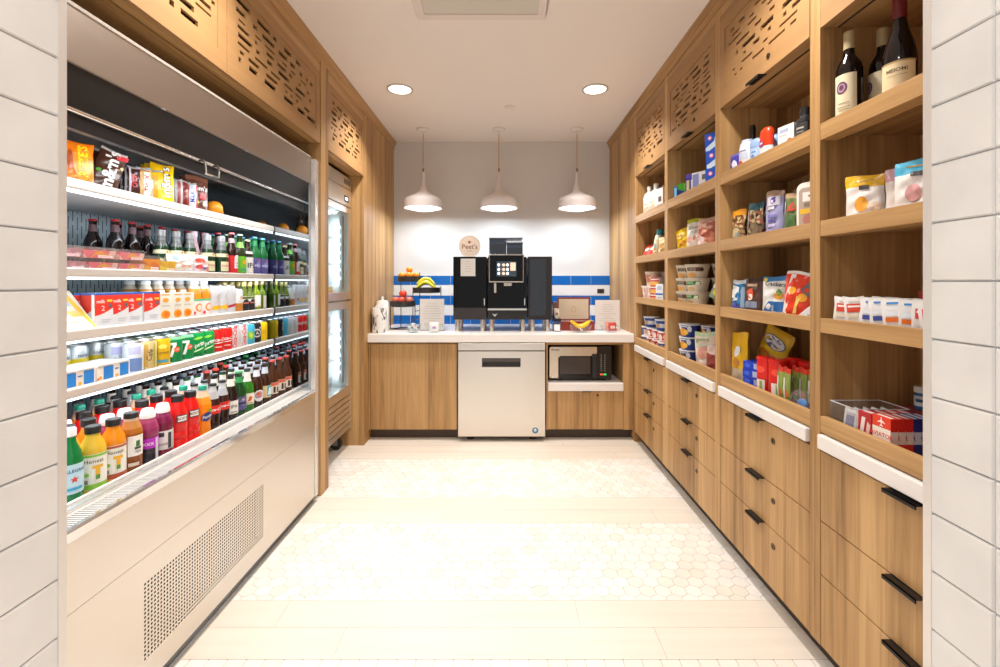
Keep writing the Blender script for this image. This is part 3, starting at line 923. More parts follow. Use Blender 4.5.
# ------------------------------------------------------------------ ceiling fittings
def downlight(label, x, y):
    t = thing('ceiling_downlight', label, 'ceiling light', (x, y, ZC), 'round downlights in the ceiling')
    MB().lathe([(.100, ZC - .001, 'c9c2ba|.4|.4'), (.100, ZC - .006, 'c9c2ba|.4|.4'), (.086, ZC - .009, 'c9c2ba|.4|.4'), (.082, ZC - .004, 'c9c2ba|.4|.4')], 32, cx=x, cy=y, cap0=False, cap1=False).build('trim_ring', t)
    MB().lathe([(.0825, ZC - .0045, 'lamp_warm'), (.0825, ZC - .0035, 'lamp_warm')], 32, cx=x, cy=y).build('lens', t)
def lamp(name, kind, loc, energy, col, size=.15, size_y=None, rot=(0, 0, 0), spread=None):
    l = bpy.data.lights.new(name, kind); l.energy = energy; l.color = col
    if kind == 'AREA':
        l.shape = 'RECTANGLE' if size_y else 'DISK'; l.size = size
        if size_y: l.size_y = size_y
        if spread: l.spread = R(spread)
    else: l.shadow_soft_size = size
    o = bpy.data.objects.new(name, l); COL.objects.link(o); o.location = loc; o.rotation_euler = [R(a) for a in rot]
    return o
WARM = (1, .955, .90)
DL = [(-.80, 3.385), (.686, 3.385), (-.80, 1.62), (.686, 1.62), (-.02, .22)]  # last one is added out of view to brighten the tiled jambs
DLL = ['round recessed downlight in the ceiling on the cooler side', 'round recessed downlight in the ceiling on the shelving side',
       'round recessed downlight overhead near the entrance, cooler side', 'round recessed downlight overhead near the entrance, shelving side', 'added unseen downlight between the two tiled jambs, put there to brighten them']
for (x, y), l in zip(DL, DLL): downlight(l, x, y)
# vent
t = thing('ceiling_vent', 'square framed ceiling hatch above the middle of the aisle', 'ceiling vent', (-.13, 2.1, ZC))
b = MB(); vx0, vx1, vy0, vy1 = -.484, .222, 1.77, 2.475
for a in ((vx0, vx1, vy0, vy0 + .045), (vx0, vx1, vy1 - .045, vy1), (vx0, vx0 + .045, vy0 + .045, vy1 - .045), (vx1 - .045, vx1, vy0 + .045, vy1 - .045)):
    b.box(a[0], a[1], a[2], a[3], ZC - .012, ZC - .0005, 'eadfd6|.5')
b.build('frame', t, smooth=False, bevel=.004)
MB().box(vx0 + .045, vx1 - .045, vy0 + .045, vy1 - .045, ZC - .004, ZC - .001, 'd6d0c3|.35').build('panel', t, smooth=False)
b = MB().lathe([(.047, ZC - .0005, 'efe6de|.5'), (.047, ZC - .006, 'efe6de|.5'), (.036, ZC - .012, 'efe6de|.5'), (.012, ZC - .014, 'efe6de|.5')], 24, cx=.04, cy=3.735)
b.build('smoke_detector', cat='smoke detector', label='small round white detector cover on the ceiling between the two downlights', org=(.04, 3.735, ZC))
# pendants
PX = [-.786, -.058, .692]; PY = 4.27
PLB = ['white pendant lamp hanging above the tiered fruit stand', 'white pendant lamp hanging above the black coffee machine', 'white pendant lamp hanging above the open wooden tea box']
for x, l in zip(PX, PLB):
    t = thing('pendant_lamp', l, 'pendant lamp', (x, PY, ZC), 'white pendant lamps over the worktop')
    MB().lathe([(.062, ZC - .0005, 'e9e2dc|.4'), (.062, ZC - .014, 'e9e2dc|.4'), (.056, ZC - .02, 'e9e2dc|.4'), (.012, ZC - .022, 'e9e2dc|.4'), (.009, ZC - .045, 'e9e2dc|.4')], 28, cx=x, cy=PY).build('canopy', t)
    MB().tube([(x, PY, ZC - .04), (x, PY, 2.44)], .0038, 'c59a62|.6').build('cord', t)
    MB().lathe([(.0085, 2.405, '8a6a44|.3|.8'), (.0085, 2.44, '8a6a44|.3|.8')], 14, cx=x, cy=PY).build('ferrule', t)
    wm = 'dcd5d4|.5'
    MB().lathe([(.012, 2.408, wm), (.0145, 2.385, wm), (.019, 2.33, wm), (.026, 2.27, wm), (.040, 2.222, wm), (.068, 2.197, wm), (.12, 2.174, wm), (.158, 2.155, wm), (.174, 2.138, wm), (.179, 2.113, wm), (.181, 2.065, wm), (.181, 2.056, wm), (.177, 2.056, wm), (.174, 2.11, wm), (.15, 2.15, wm), (.06, 2.18, wm)], 40, cx=x, cy=PY, cap0=False, cap1=True).build('shade', t)
    MB().lathe([(.172, 2.078, 'lamp_cool'), (.165, 2.064, 'lamp_cool'), (.11, 2.044, 'lamp_cool'), (.05, 2.032, 'lamp_cool'), (.01, 2.030, 'lamp_cool')], 32, cx=x, cy=PY, cap0=True).build('diffuser', t)
# ------------------------------------------------------------------ open drinks cooler
CY0, CY1 = .86, 2.795
t = thing('display_cooler', 'long open-front stainless cooler stocked with drinks, candy and snacks', 'display cooler', (-1.55, 1.83, 0))
XB = -1.93; SF = -1.42; MY = 2.74
MB().box(XB - .03, XB, CY0, CY1, .35, 2.12, 'slotted_liner').build('back_panel', t, smooth=False)
MB().box(XB, XB + .004, CY0 + .03, MY, 1.70, 2.0, 'steel_dark').build('upper_liner', t, smooth=False)
MB().box(XB, -1.205, CY0 + .0, CY0 + .028, .46, 2.12, 'c9ced2|.3|.4').build('side_panel', t, smooth=False)
m = MB(); m.box(XB, -1.205, MY, MY + .03, .46, 2.12, 'c9ced2|.3|.4'); m.build('side_panel', t, smooth=False)
MB().box(XB + .005, -1.21, MY - .003, MY - .0005, .70, 2.10, 'mirror').build('mirror_panel', t, smooth=False)
MB().box(-1.203, XL - .006, MY + .004, CY1 - .002, .02, 2.11, 'e4e0dc|.25|.6').build('corner_post', t, smooth=False, bevel=.003)
MB().box(XB, -1.23, CY0 + .03, MY - .004, 2.03, 2.05, '3a3d41|.5').build('inner_ceiling', t, smooth=False)
# canopy
MB().box(XB, -1.20, CY0, MY + .002, 1.958, 2.124, 'steel_canopy').build('canopy', t, smooth=False, bevel=.004)
MB().box(-1.206, -1.197, CY0, MY + .002, 2.116, 2.126, 'efe9e4|.2|.6').build('canopy_edge', t, smooth=False)
for y in (1.05, 1.55, 2.05, 2.5): MB().box(-1.205, -1.198, y, y + .02, 1.954, 1.960, 'd8d8d8|.2|.8').build('canopy_clip', t, smooth=False)
MB().prism([(-1.205, 1.957), (-1.235, 1.957), (-1.262, 1.868), (-1.232, 1.868)], 'y', CY0 + .03, MY - .004, '1d1a1a|.45').build('blind_housing', t, smooth=False)
MB().prism([(-1.225, 1.868), (-1.255, 1.868), (-1.262, 1.83), (-1.236, 1.83)], 'y', CY0 + .03, MY - .004, '161515|.4').build('blind_slot', t, smooth=False)
MB().tube([(-1.236, CY0 + .03, 1.842), (-1.236, MY - .005, 1.842)], .008, 'chrome', 10).build('blind_bar', t)
MB().box(-1.262, -1.238, CY0 + .03, MY - .004, 1.79, 1.828, '17171a|.4').build('blind_edge', t, smooth=False)
b = MB(); hy = 1.785; b.tube([(-1.238, hy, 1.838), (-1.212, hy, 1.838), (-1.204, hy, 1.828), (-1.204, hy + .004, 1.786), (-1.204, hy + .082, 1.786), (-1.204, hy + .086, 1.828), (-1.212, hy + .086, 1.838), (-1.238, hy + .086, 1.838)], .005, 'chrome', 8)
b.build('pull_handle', t)
# shelves
SZ = [1.693, 1.398, 1.192, 1.0]; RH = [.036, .032, .038, .034]
for k, (z, h) in enumerate(zip(SZ, RH)):
    s = MB().box(XB + .01, SF - .012, CY0 + .03, MY - .004, z - .026, z - .008, 'd9dde0|.35').build('shelf', t, smooth=False)
    b = MB(); b.prism([(SF - .012, z - h), (SF - .004, z - h), (SF, z - h + .004), (SF, z - .004), (SF - .004, z), (SF - .012, z)], 'y', CY0 + .03, MY - .005, 'd6cbc1|.4')
    b.box(SF, SF + .0015, CY0 + .03, MY - .005, z - h + .006, z - .006, 'cfc4ba|.4'); b.build('price_rail', s, org=ORG[t.name], smooth=False)
    b = MB(); b.box(SF - .026, SF - .004, CY0 + .05, MY - .02, z - h - .007, z - h + .0005, 'led_cool'); b.build('light_strip', s, org=ORG[t.name], smooth=False)
    MB().box(SF - .006, SF + .002, MY - .0105, MY - .0045, z - h - .012, z + .002, '1c1c1e|.4').build('bracket', s, org=ORG[t.name], smooth=False)
    e = [1.8, 1.0, 1.3, 1.9][k]
    lamp('cooler_shelf_light', 'AREA', (SF - .012, (CY0 + MY) / 2, z - h - .0085), e, (.93, .97, 1), .02, 1.8, (0, 16, 0))
lamp('cooler_top_light', 'AREA', (-1.275, (CY0 + MY) / 2, 1.80), 4.2, (.93, .97, 1), .02, 1.8, (0, 38, 0))
# deck and front rail
DZ = .685
MB().box(XB, -1.262, CY0 + .03, MY - .004, DZ - .02, DZ, 'd4d7d9|.35').build('deck', t, smooth=False)
b = MB(); b.box(-1.262, -1.256, CY0 + .03, MY - .002, DZ - .03, .710, 'clear_plastic'); b.box(-1.2645, -1.2535, CY0 + .03, MY - .002, .704, .7115, 'e9e4df|.25')
b.box(-1.2645, -1.2535, CY0 + .03, MY - .002, .676, .688, 'e0dad4|.3'); b.build('front_rail', t, smooth=False)
b = MB()
y = CY0 + .03
while y < MY: b.box(-1.2525, -1.183, y, y + .0035, .6765, .6805, 'efeae5|.3'); y += .0105
b.box(-1.2525, -1.2465, CY0 + .03, MY, .670, .682, 'efeae5|.3'); b.box(-1.187, -1.180, CY0 + .03, MY, .670, .682, 'efeae5|.3'); b.box(-1.2525, -1.183, CY0 + .03, MY, .655, .663, '4a4846|.6')
b.build('air_grille', t, smooth=False)
MB().prism([(-1.166, .650), (-1.166, .676), (-1.172, .684), (-1.184, .684), (-1.184, .650)], 'y', CY0, MY + .004, 'e8e6e4|.12|.9').build('bumper', t, smooth=False)
MB().box(-1.30, -1.169, CY0, CY1 - .057, .456, .6495, 'steel_along').build('upper_front', t, smooth=False, bevel=.002)
b = MB(); gy0, gy1, gz0, gz1 = 1.444, 2.158, .113, .370; xf = -1.174
for a in ((CY0, gy0, .03, .452), (gy1, CY1 - .057, .03, .452), (gy0, gy1, .03, gz0), (gy0, gy1, gz1, .452)):
    b.box(xf - .012, xf, a[0], a[1], a[2], a[3], 'steel_along')
f = b.build('lower_front', t, smooth=False)
# punched sheet: a square cell with an eight-sided hole, repeated
b = MB(); nyc, nzc = 52, 19; cy_, cz_ = (gy1 - gy0) / nyc, (gz1 - gz0) / nzc
for i in range(nyc):
    for j in range(nzc):
        y0, z0 = gy0 + i * cy_, gz0 + j * cz_; yc, zc = y0 + cy_ / 2, z0 + cz_ / 2
        outer = [(y0, z0), (yc, z0), (y0 + cy_, z0), (y0 + cy_, zc), (y0 + cy_, z0 + cz_), (yc, z0 + cz_), (y0, z0 + cz_), (y0, zc)]
        inner = [(yc + .0043 * math.cos(R(225 + 45 * k)), zc + .0043 * math.sin(R(225 + 45 * k))) for k in range(8)]
        vs = [(xf - .001, *p) for p in outer] + [(xf - .001, *p) for p in inner]
        b.add(vs, [(k, (k + 1) % 8, 8 + (k + 1) % 8, 8 + k) for k in range(8)], 'steel_along')
b.box(xf - .05, xf - .03, gy0, gy1, gz0, gz1, '1c1613|.8')
b.build('punched_grille', f, org=ORG[t.name], smooth=False)
MB().box(-1.21, -1.178, CY0, CY1 - .057, .0, .03, '6f6a66|.3|.7').build('toe_kick', t, smooth=False)
MB().box(-1.176, XL + .008, CY0, CY1 - .057, .0, .006, 'cfcac4|.25|.8').build('floor_trim', t, smooth=False)
MB().box(XB, -1.31, CY0, CY1 - .06, .02, .66, '7c7a78|.5').build('base_tank', t, smooth=False)

# ------------------------------------------------------------------ upright glass-door fridge
t = thing('upright_fridge', 'tall stainless fridge with two glass doors set into the oak wall', 'fridge', (-1.6, 3.297, 0))
uy0, uy1, ux = 2.945, 3.655, -1.262
b = MB()
for a in ((uy0, uy0 + .03), (uy1 - .03, uy1)): b.box(-1.96, ux - .042, a[0], a[1], .15, 2.085, 'd9d9d9|.4')
b.box(-1.96, -1.94, uy0, uy1, .15, 2.085, 'e6eaec|.4')
for z in (.15, .455, 1.18, 1.93): b.box(-1.94, ux - .042, uy0 + .03, uy1 - .03, z, z + .03, 'e0e4e6|.4')
b.build('body', t, smooth=False)
hd = MB().box(-1.60, ux, uy0, uy1, 2.095, 2.19, 'steel_along').build('top_cover', t, smooth=False, bevel=.003)
for k in range(5):
    y = uy1 - .17 + k * .028; MB().box(ux - .001, ux + .001, y, y + .018, 2.125, 2.165, '6b6660|.5').build('vent_slot', hd, org=ORG[t.name], smooth=False)
MB().box(ux - .001, ux + .001, uy0 + .03, uy0 + .09, 2.125, 2.165, '6b6660|.5').build('vent_slot', hd, org=ORG[t.name], smooth=False)
hd = MB().box(-1.62, ux, uy0, uy1, 1.955, 2.091, 'steel_along').build('control_header', t, smooth=False, bevel=.003)
p = MB(); p.box(ux, ux + .002, uy1 - .16, uy1 - .075, 1.985, 2.035, '23303a|.2'); p.box(ux + .002, ux + .0025, uy1 - .145, uy1 - .095, 1.998, 2.022, 'readout'); p.build('display', hd, org=ORG[t.name], smooth=False)
for z0, z1, gz0_, gz1_ in ((1.21, 1.945, 1.27, 1.90), (.462, 1.198, .515, 1.14)):
    b = MB()
    for a in ((uy0, uy0 + .06, z0, z1), (uy1 - .075, uy1, z0, z1), (uy0 + .06, uy1 - .075, z0, gz0_), (uy0 + .06, uy1 - .075, gz1_, z1)):
        b.box(ux - .038, ux, a[0], a[1], a[2], a[3], 'steel_along')
    d = b.build('glass_door', t, smooth=False)
    MB().box(ux - .016, ux - .010, uy0 + .06, uy1 - .075, gz0_, gz1_, 'fridge_glass').build('pane', d, org=ORG[t.name], smooth=False)
    s = MB().box(ux - .075, ux - .052, uy1 - .068, uy1 - .034, gz0_ + .02, gz1_ - .02, 'cfdde6|.3').build('led_strip', t, smooth=False)
    n = 7; zz = [gz0_ + .11 + k * (gz1_ - gz0_ - .22) / (n - 1) for k in range(n)]
    for z in zz: MB().ball((ux - .075, uy1 - .075, z), .011, 'led_cool', 10).build('diode', s, org=ORG[t.name])
    lamp('fridge_light', 'AREA', (ux - .1, uy1 - .085, (gz0_ + gz1_) / 2), .7, (.80, .95, 1), .02, gz1_ - gz0_ - .1, (90, 0, 35))
    for q in (.35, .68):
        z = gz0_ + (gz1_ - gz0_) * q
        b = MB()
        for k in range(10): b.tube([(-1.93, uy0 + .05 + k * .064, z), (ux - .085, uy0 + .05 + k * .064, z)], .003, 'e2e6e8|.3|.5', 6)
        b.tube([(ux - .085, uy0 + .032, z), (ux - .085, uy1 - .032, z)], .004, 'e2e6e8|.3|.5', 6); b.build('wire_shelf', t)
    MB().box(ux + .0005, ux + .018, uy0 + .02, uy0 + .035, (z0 + z1) / 2 - .12, (z0 + z1) / 2 + .12, 'c8c4be|.25|.9').build('door_handle', t, smooth=False, bevel=.003)
b = MB(); z = .165
while z < .45:
    b.prism([(ux, z), (ux - .004, z + .036), (ux - .03, z + .042), (ux - .03, z + .030)], 'y', uy0 + .02, uy1 - .02, 'steel_along'); z += .046
for a in ((uy0, uy0 + .022), (uy1 - .022, uy1)): b.box(ux - .03, ux, a[0], a[1], .15, .458, 'steel_along')
b.box(ux - .06, ux - .05, uy0 + .02, uy1 - .02, .15, .45, '3a332e|.7'); b.build('louvre_grille', t, smooth=False)
for x in (-1.36, -1.85):
    for y in (uy0 + .08, uy1 - .08):
        c = thing  # caster: fork with a wheel
        f = MB(); f.box(x - .028, x + .028, y - .028, y + .028, .13, .149, 'b9b6b0|.3|.8'); f.box(x - .02, x + .02, y - .026, y - .021, .04, .13, 'b9b6b0|.3|.8'); f.box(x - .02, x + .02, y + .021, y + .026, .04, .13, 'b9b6b0|.3|.8')
        f = f.build('caster', t, smooth=False)
        w = MB(); w.lathe([(.044, -.014, '2a2a2c|.5'), (.05, -.008, '2a2a2c|.5'), (.05, .008, '2a2a2c|.5'), (.044, .014, '2a2a2c|.5')], 20, axis='y')
        w.v = [(v[0] + x, v[1] + y, v[2] + .0505) for v in w.v]; w.build('wheel', f, org=ORG[t.name])

# things inside the upright fridge
def simple_box(name, cat, label, x0, x1, y0, y1, z0, z1, mat, group=None, strip=None):
    b = MB(); b.box(x0, x1, y0, y1, z0, z1, mat)
    if strip: b.box(x0 - .0006, x1 + .0006, y0 - .0006, y1 + .0006, z0 + (z1 - z0) * .3, z0 + (z1 - z0) * .62, strip)
    return b.build(name, smooth=False, bevel=.003, cat=cat, label=label, group=group, org=((x0 + x1) / 2, (y0 + y1) / 2, z0))
simple_box('food_carton', 'carton', 'white food carton on the upper wire shelf of the glass fridge', -1.52, -1.40, 3.30, 3.46, 1.7015, 1.80, 'eef2f4', strip='cfd8dc')
simple_box('food_carton', 'carton', 'tall white carton on the middle wire shelf of the glass fridge', -1.50, -1.40, 3.20, 3.30, 1.4945, 1.64, 'f2f4f6', strip='8fb4cc')
simple_box('food_carton', 'carton', 'yellow carton at the bottom of the upper fridge compartment', -1.53, -1.38, 3.38, 3.56, 1.2105, 1.315, 'e8b52a', strip='d8982a')
simple_box('food_carton', 'carton', 'white and red carton on the top wire shelf of the lower fridge compartment', -1.49, -1.39, 3.26, 3.38, .9435, 1.10, 'eef0f2', strip='d0404a')
simple_box('food_carton', 'carton', 'pale pink carton beside the red-banded one in the lower fridge compartment', -1.49, -1.39, 3.42, 3.54, .9435, 1.07, 'e8c8c8', strip='eef0f2')
simple_box('food_carton', 'carton', 'low white carton on the lower wire shelf of the glass fridge', -1.52, -1.38, 3.3, 3.5, .737, .83, 'f0f3f5', strip='c4d2da')
simple_box('food_carton', 'carton', 'white tub-like carton on the floor of the lower fridge compartment', -1.52, -1.38, 3.36, 3.54, .4855, .59, 'f3f4f4', strip='b8c8d2')

# ------------------------------------------------------------------ coffee machine: three modules on steel legs
BK, BK2 = 'black_gloss', '1c1817|.35'
t = thing('coffee_machine', 'black three-part coffee machine with touch screen on the white worktop', 'coffee machine', (-.03, 4.1, CT))
MF = 3.93
def legs(x0, x1):
    for x in (x0 + .035, x1 - .035):
        for y in (MF + .04, MF + .38):
            MB().lathe([(.021, CT, 'd6d0c8|.22|.9'), (.021, 1.016, 'd6d0c8|.22|.9')], 18, cx=x, cy=y).build('leg', t)
legs(-.46, -.165); legs(-.155, .195); legs(.21, .415)
# milk fridge module
m = MB().box(-.46, -.163, MF + .018, MF + .43, 1.016, 1.575, BK2).build('milk_module', t, smooth=False, bevel=.003)
MB().box(-.458, -.165, MF, MF + .0175, 1.126, 1.573, BK).build('milk_door', m, org=ORG[t.name], smooth=False, bevel=.003)
MB().box(-.458, -.165, MF + .002, MF + .0175, 1.018, 1.122, '2e2826|.4').build('plinth', m, org=ORG[t.name], smooth=False)
MB().box(-.186, -.178, MF - .012, MF + .001, 1.145, 1.205, 'd8d2ca|.2|.9').build('handle', m, org=ORG[t.name], smooth=False)
# centre module
m = MB().box(-.153, .193, MF + .05, MF + .45, 1.016, 1.575, BK2).build('brewing_module', t, smooth=False, bevel=.003)
MB().box(-.151, .191, MF + .012, MF + .049, 1.125, 1.57, BK).build('front_panel', m, org=ORG[t.name], smooth=False)
b = MB(); b.box(-.153, .193, MF - .0, MF + .049, 1.018, 1.100, BK2); b.box(-.153, .193, MF - .012, MF + .049, 1.1005, 1.117, 'cfc8c0|.2|.9')
deco(b, [('p', [(-.115, 1.072), (-.09, 1.062), (-.065, 1.072), (-.09, 1.042)], 'cfc8c0|.2|.9')], flat_map(MF - .0)); b.build('drip_tray', m, org=ORG[t.name], smooth=False)
b = MB(); b.box(-.145, .168, MF - .03, MF + .011, 1.345, 1.595, 'bdb8b4|.25|.9'); s = b.build('display_frame', m, org=ORG[t.name], smooth=False, bevel=.01)
MB().box(-.134, .157, MF - .0335, MF - .0305, 1.356, 1.584, 'black_gloss').build('display_glass', m, org=ORG[t.name], smooth=False)
b = MB(); y = MF - .0345
b.box(-.075, .1, y - .0003, y + .0003, 1.40, 1.53, 'screen_glow')
for i, (x, z) in enumerate([(-.055, 1.50), (-.055, 1.46), (-.055, 1.425), (-.012, 1.50), (-.012, 1.46), (-.012, 1.425), (.022, 1.50), (.022, 1.46), (.022, 1.425)]):
    deco(b, [('e', x, z, .022 + .008 * (i in (3, 4, 5)), .026, 'screen_warm' if 3 <= i <= 5 else 'screen_icon')], flat_map(y - .0003))
deco(b, [('r', .07, 1.485, .045, .07, 'screen_warm'), ('r', .07, 1.425, .05, .02, '35404a|.3')], flat_map(y - .0003)); b.build('touch_screen', m, org=ORG[t.name], smooth=False)
MB().box(-.098, -.074, MF - .025, MF + .011, 1.255, 1.342, 'c8c0b6|.2|.9').build('milk_spout', m, org=ORG[t.name], smooth=False, bevel=.004)
MB().box(-.012, .062, MF - .03, MF + .011, 1.315, 1.343, 'bdb4a8|.25|.8').build('coffee_outlet', m, org=ORG[t.name], smooth=False, bevel=.006)
MB().box(.17, .178, MF - .0, MF + .011, 1.145, 1.205, 'd8d2ca|.2|.9').build('handle', m, org=ORG[t.name], smooth=False)
# bean hoppers
b = MB(); h0, h1 = 1.576, 1.752
for x0_, x1_ in ((-.143, .013), (.017, .16)):
    zt = h1 if x0_ < 0 else 1.71
    for a in ((x0_, x0_ + .004, MF + .09, MF + .36), (x1_ - .004, x1_, MF + .09, MF + .36), (x0_, x1_, MF + .09, MF + .094), (x0_, x1_, MF + .356, MF + .36)):
        b.box(a[0], a[1], a[2], a[3], h0, zt, 'smoke_glass')
h = b.build('bean_hopper', m, org=ORG[t.name], smooth=False)
b = MB(); b.box(-.146, .16, MF + .088, MF + .362, h1 - .012, h1, '4b5260|.3'); b.box(.014, .163, MF + .086, MF + .364, 1.70, 1.71, '2c2c30|.3'); b.build('hopper_lid', m, org=ORG[t.name], smooth=False)
b = MB(); b.prism([(-.138, 1.69), (.008, 1.69), (-.035, 1.578), (-.095, 1.578)], 'y', MF + .1, MF + .35, '4a3626|.7'); b.box(.023, .154, MF + .1, MF + .35, 1.578, 1.66, '3d2a1e|.7'); b.build('coffee_beans', m, org=ORG[t.name], smooth=False)
# cup/powder module
m = MB(); m.box(.207, .222, MF + .01, MF + .42, 1.016, 1.575, BK2); m.box(.365, .417, MF + .01, MF + .42, 1.016, 1.575, '231f1f|.3'); m.box(.222, .365, MF + .01, MF + .42, 1.016, 1.05, BK2); m.box(.222, .365, MF + .01, MF + .42, 1.555, 1.575, BK2); m.box(.222, .365, MF + .25, MF + .42, 1.05, 1.555, '151314|.3')
m = m.build('powder_module', t, smooth=False)
MB().box(.2225, .3645, MF + .012, MF + .016, 1.0505, 1.5545, 'smoke_glass').build('module_door', m, org=ORG[t.name], smooth=False)
MB().lathe([(.016, 1.06, 'b8aa98|.3|.6'), (.016, 1.27, 'b8aa98|.3|.6'), (.03, 1.3, '5a4a44|.3'), (.04, 1.36, '5a4a44|.3'), (.04, 1.375, '8a807a|.3|.5')], 18, cx=.29, cy=MF + .13).build('whisk_unit', m, org=ORG[t.name])
# signs on the coffee machine
b = MB(); yy = MF + .16
b.lathe([(.1, 0, 'ead9c8|.5'), (.1, .008, 'ead9c8|.5')], 40, axis='y'); b.v = [(v[0] - .325, v[1] + yy, v[2] + 1.677) for v in b.v]
dd = [('t', "Peet's", -.325, 1.673, .062, '8a5a3c|.5'), ('e', -.332, 1.717, .018, .02, 'a4583a|.5', 30), ('e', -.322, 1.717, .018, .02, 'a4583a|.5', -30), ('p', [(-.339, 1.713), (-.327, 1.700), (-.315, 1.713)], 'a4583a|.5'), ('t', 'COFFEE', -.325, 1.612, .016, 'a89078|.5')]
dd = [d for d in dd if d[0] != 't' or d[1] in ("Peet's",)] + [('e', -.325 + .088 * math.cos(R(a)), 1.683 + .088 * math.sin(R(a)), .009, .004, 'b8a088|.5', a - 90) for a in range(25, 160, 9)] + [('r', -.325, 1.636, .05, .005, 'b8a088|.5')]
deco(b, dd, flat_map(yy - .008)); b.box(-.35, -.30, yy - .007, yy + .03, 1.5756, 1.5756 + .008, 'ead9c8|.5')
b.build('round_sign', smooth=False, cat='sign', label='round cream sign with a small heart standing on top of the coffee machine', org=(-.325, yy, 1.5752))
def paper(name, label, x0, x1, z0, z1, y, lines, seed, frame=None):
    rn = random.Random(seed); b = MB(); b.box(x0, x1, y, y + .0012, z0, z1, 'thin_paper'); dd = []
    w = x1 - x0
    for k in range(lines):
        z = z1 - (z1 - z0) * (.16 + .70 * k / lines); l = w * rn.uniform(.3, .75) if k else w * .35
        dd.append(('r', (x0 + x1) / 2, z, l, .0028, 'c4bcb4|.6'))
    deco(b, dd, flat_map(y)); return b, dd
b, _ = paper('s', '', -.392, -.262, 1.402, 1.556, MF - .0018, 5, 4)
b.build('paper_notice', smooth=False, cat='notice', label='white printed notice stuck on the black milk unit of the coffee machine', org=(-.327, MF - .001, 1.402))
def stand_sign(label, x0, x1, z1, y, seed):
    t = thing('counter_sign', label, 'sign', ((x0 + x1) / 2, y, CT), 'clear stand signs on the worktop')
    b = MB(); b.box(x0 - .004, x1 + .004, y + .002, y + .004, CT + .0005, z1 + .004, 'acrylic'); b.box(x0 - .004, x1 + .004, y - .045, y + .06, CT + .0003, CT + .003, 'acrylic'); b.build('holder', t, smooth=False)
    b, _ = paper('s', '', x0, x1, CT + .006, z1, y, 9, seed); b.build('paper_sheet', t, smooth=False)
stand_sign('printed white sign in a clear stand behind the bowls by the fruit stand', -.772, -.552, 1.196, 4.03, 5)
stand_sign('printed white sign in a clear stand at the shelving end of the worktop', .825, 1.048, 1.185, 4.06, 9)

# ---- outlet
b = MB(); b.box(.965, 1.038, YB - .010, YB - .0065, 1.232, 1.278, '4a4640|.35|.3'); b.box(.98, 1.023, YB - .0115, YB - .010, 1.24, 1.27, '2a2622|.4')
for x in (.99, 1.008): b.box(x, x + .004, YB - .0122, YB - .0115, 1.248, 1.262, '0e0d0c|.5')
b.build('wall_outlet', smooth=False, cat='outlet', label='dark metal power outlet on the white tile row above the stand sign', org=(1.0, YB - .0065, 1.232))

# ---- tiered fruit stand
t = thing('fruit_stand', 'black wire stand with three round baskets of fruit on the worktop', 'fruit stand', (-.87, 4.12, CT))
BS = [(-.905, 4.22, 1.352, .112), (-.735, 4.16, 1.248, .128), (-.945, 4.12, 1.122, .11)]
for x, y, z, r in BS:
    MB().lathe([(r * .93, z, '2c2a2b|.4'), (r, z + .006, '2c2a2b|.4'), (r, z + .05, '2c2a2b|.4'), (r * .97, z + .05, '3a3838|.4'), (r * .96, z + .028, '3a3838|.4'), (r * .4, z + .027, '3a3838|.4')], 32, cx=x, cy=y, cap1=True).build('basket', t)
b = MB()
for x, y, zt in ((-.815, 4.25, 1.44), (-.995, 4.25, 1.352), (-.83, 4.10, 1.20), (-1.06, 4.11, 1.17), (-.60, 4.16, 1.31), (-.87, 4.20, 1.30)):
    b.tube([(x, y, CT + .004), (x, y, zt)], .0042, '2a2829|.4', 8)
b.tube([(-.815, 4.25, CT + .005), (-.995, 4.25, CT + .005), (-1.06, 4.11, CT + .005), (-.83, 4.10, CT + .005)], .0042, '2a2829|.4', 8, closed=True)
for z in (1.0, 1.08): b.tube([(-.83, 4.10, z), (-.815, 4.25, z)], .0035, '2a2829|.4', 8)
b.tube([(-.60, 4.16, CT + .005), (-.815, 4.25, CT + .005)], .0042, '2a2829|.4', 8)
b.tube([(-.87, 4.20, 1.25), (-.815, 4.25, 1.25)], .0035, '2a2829|.4', 8)
b.build('wire_frame', t)
def orange(label, x, y, z, r, group, col='f2921c|.4'):
    t = thing('orange', label, 'orange', (x, y, z), group)
    MB().ball((x, y, z + r), r, col, 18, (1, 1, .96), .08).build('fruit', t); MB().lathe([(.004, z + 1.84 * r, '6a7a3a'), (.0035, z + 1.9 * r, '6a7a3a')], 8, cx=x, cy=y).build('stem', t)
zz = 1.3805
for k, (x, y, dz, l) in enumerate([(-.975, 4.20, .0, 'orange at the wall-panel side of the top fruit basket'), (-.908, 4.172, .0, 'orange in the middle front of the top fruit basket'), (-.842, 4.205, 0, 'orange beside the post in the top fruit basket'), (-.908, 4.275, .0, 'orange at the back of the top fruit basket'), (-.908, 4.222, .053, 'orange crowning the heap in the top fruit basket')]):
    orange(l, x, y, zz + dz, .032, 'oranges in the fruit basket')
def apple(label, x, y, z, r, col):
    t = thing('apple', label, 'apple', (x, y, z), 'apples in the fruit basket')
    MB().ball((x, y, z + r * .95), r, col, 18, (1, 1, .92), .22).build('fruit', t)
    MB().tube([(x, y, z + 1.55 * r), (x + .003, y, z + 1.95 * r), (x + .008, y, z + 2.15 * r)], .0018, '5a3a22', 6).build('stem', t)
zz = 1.1505
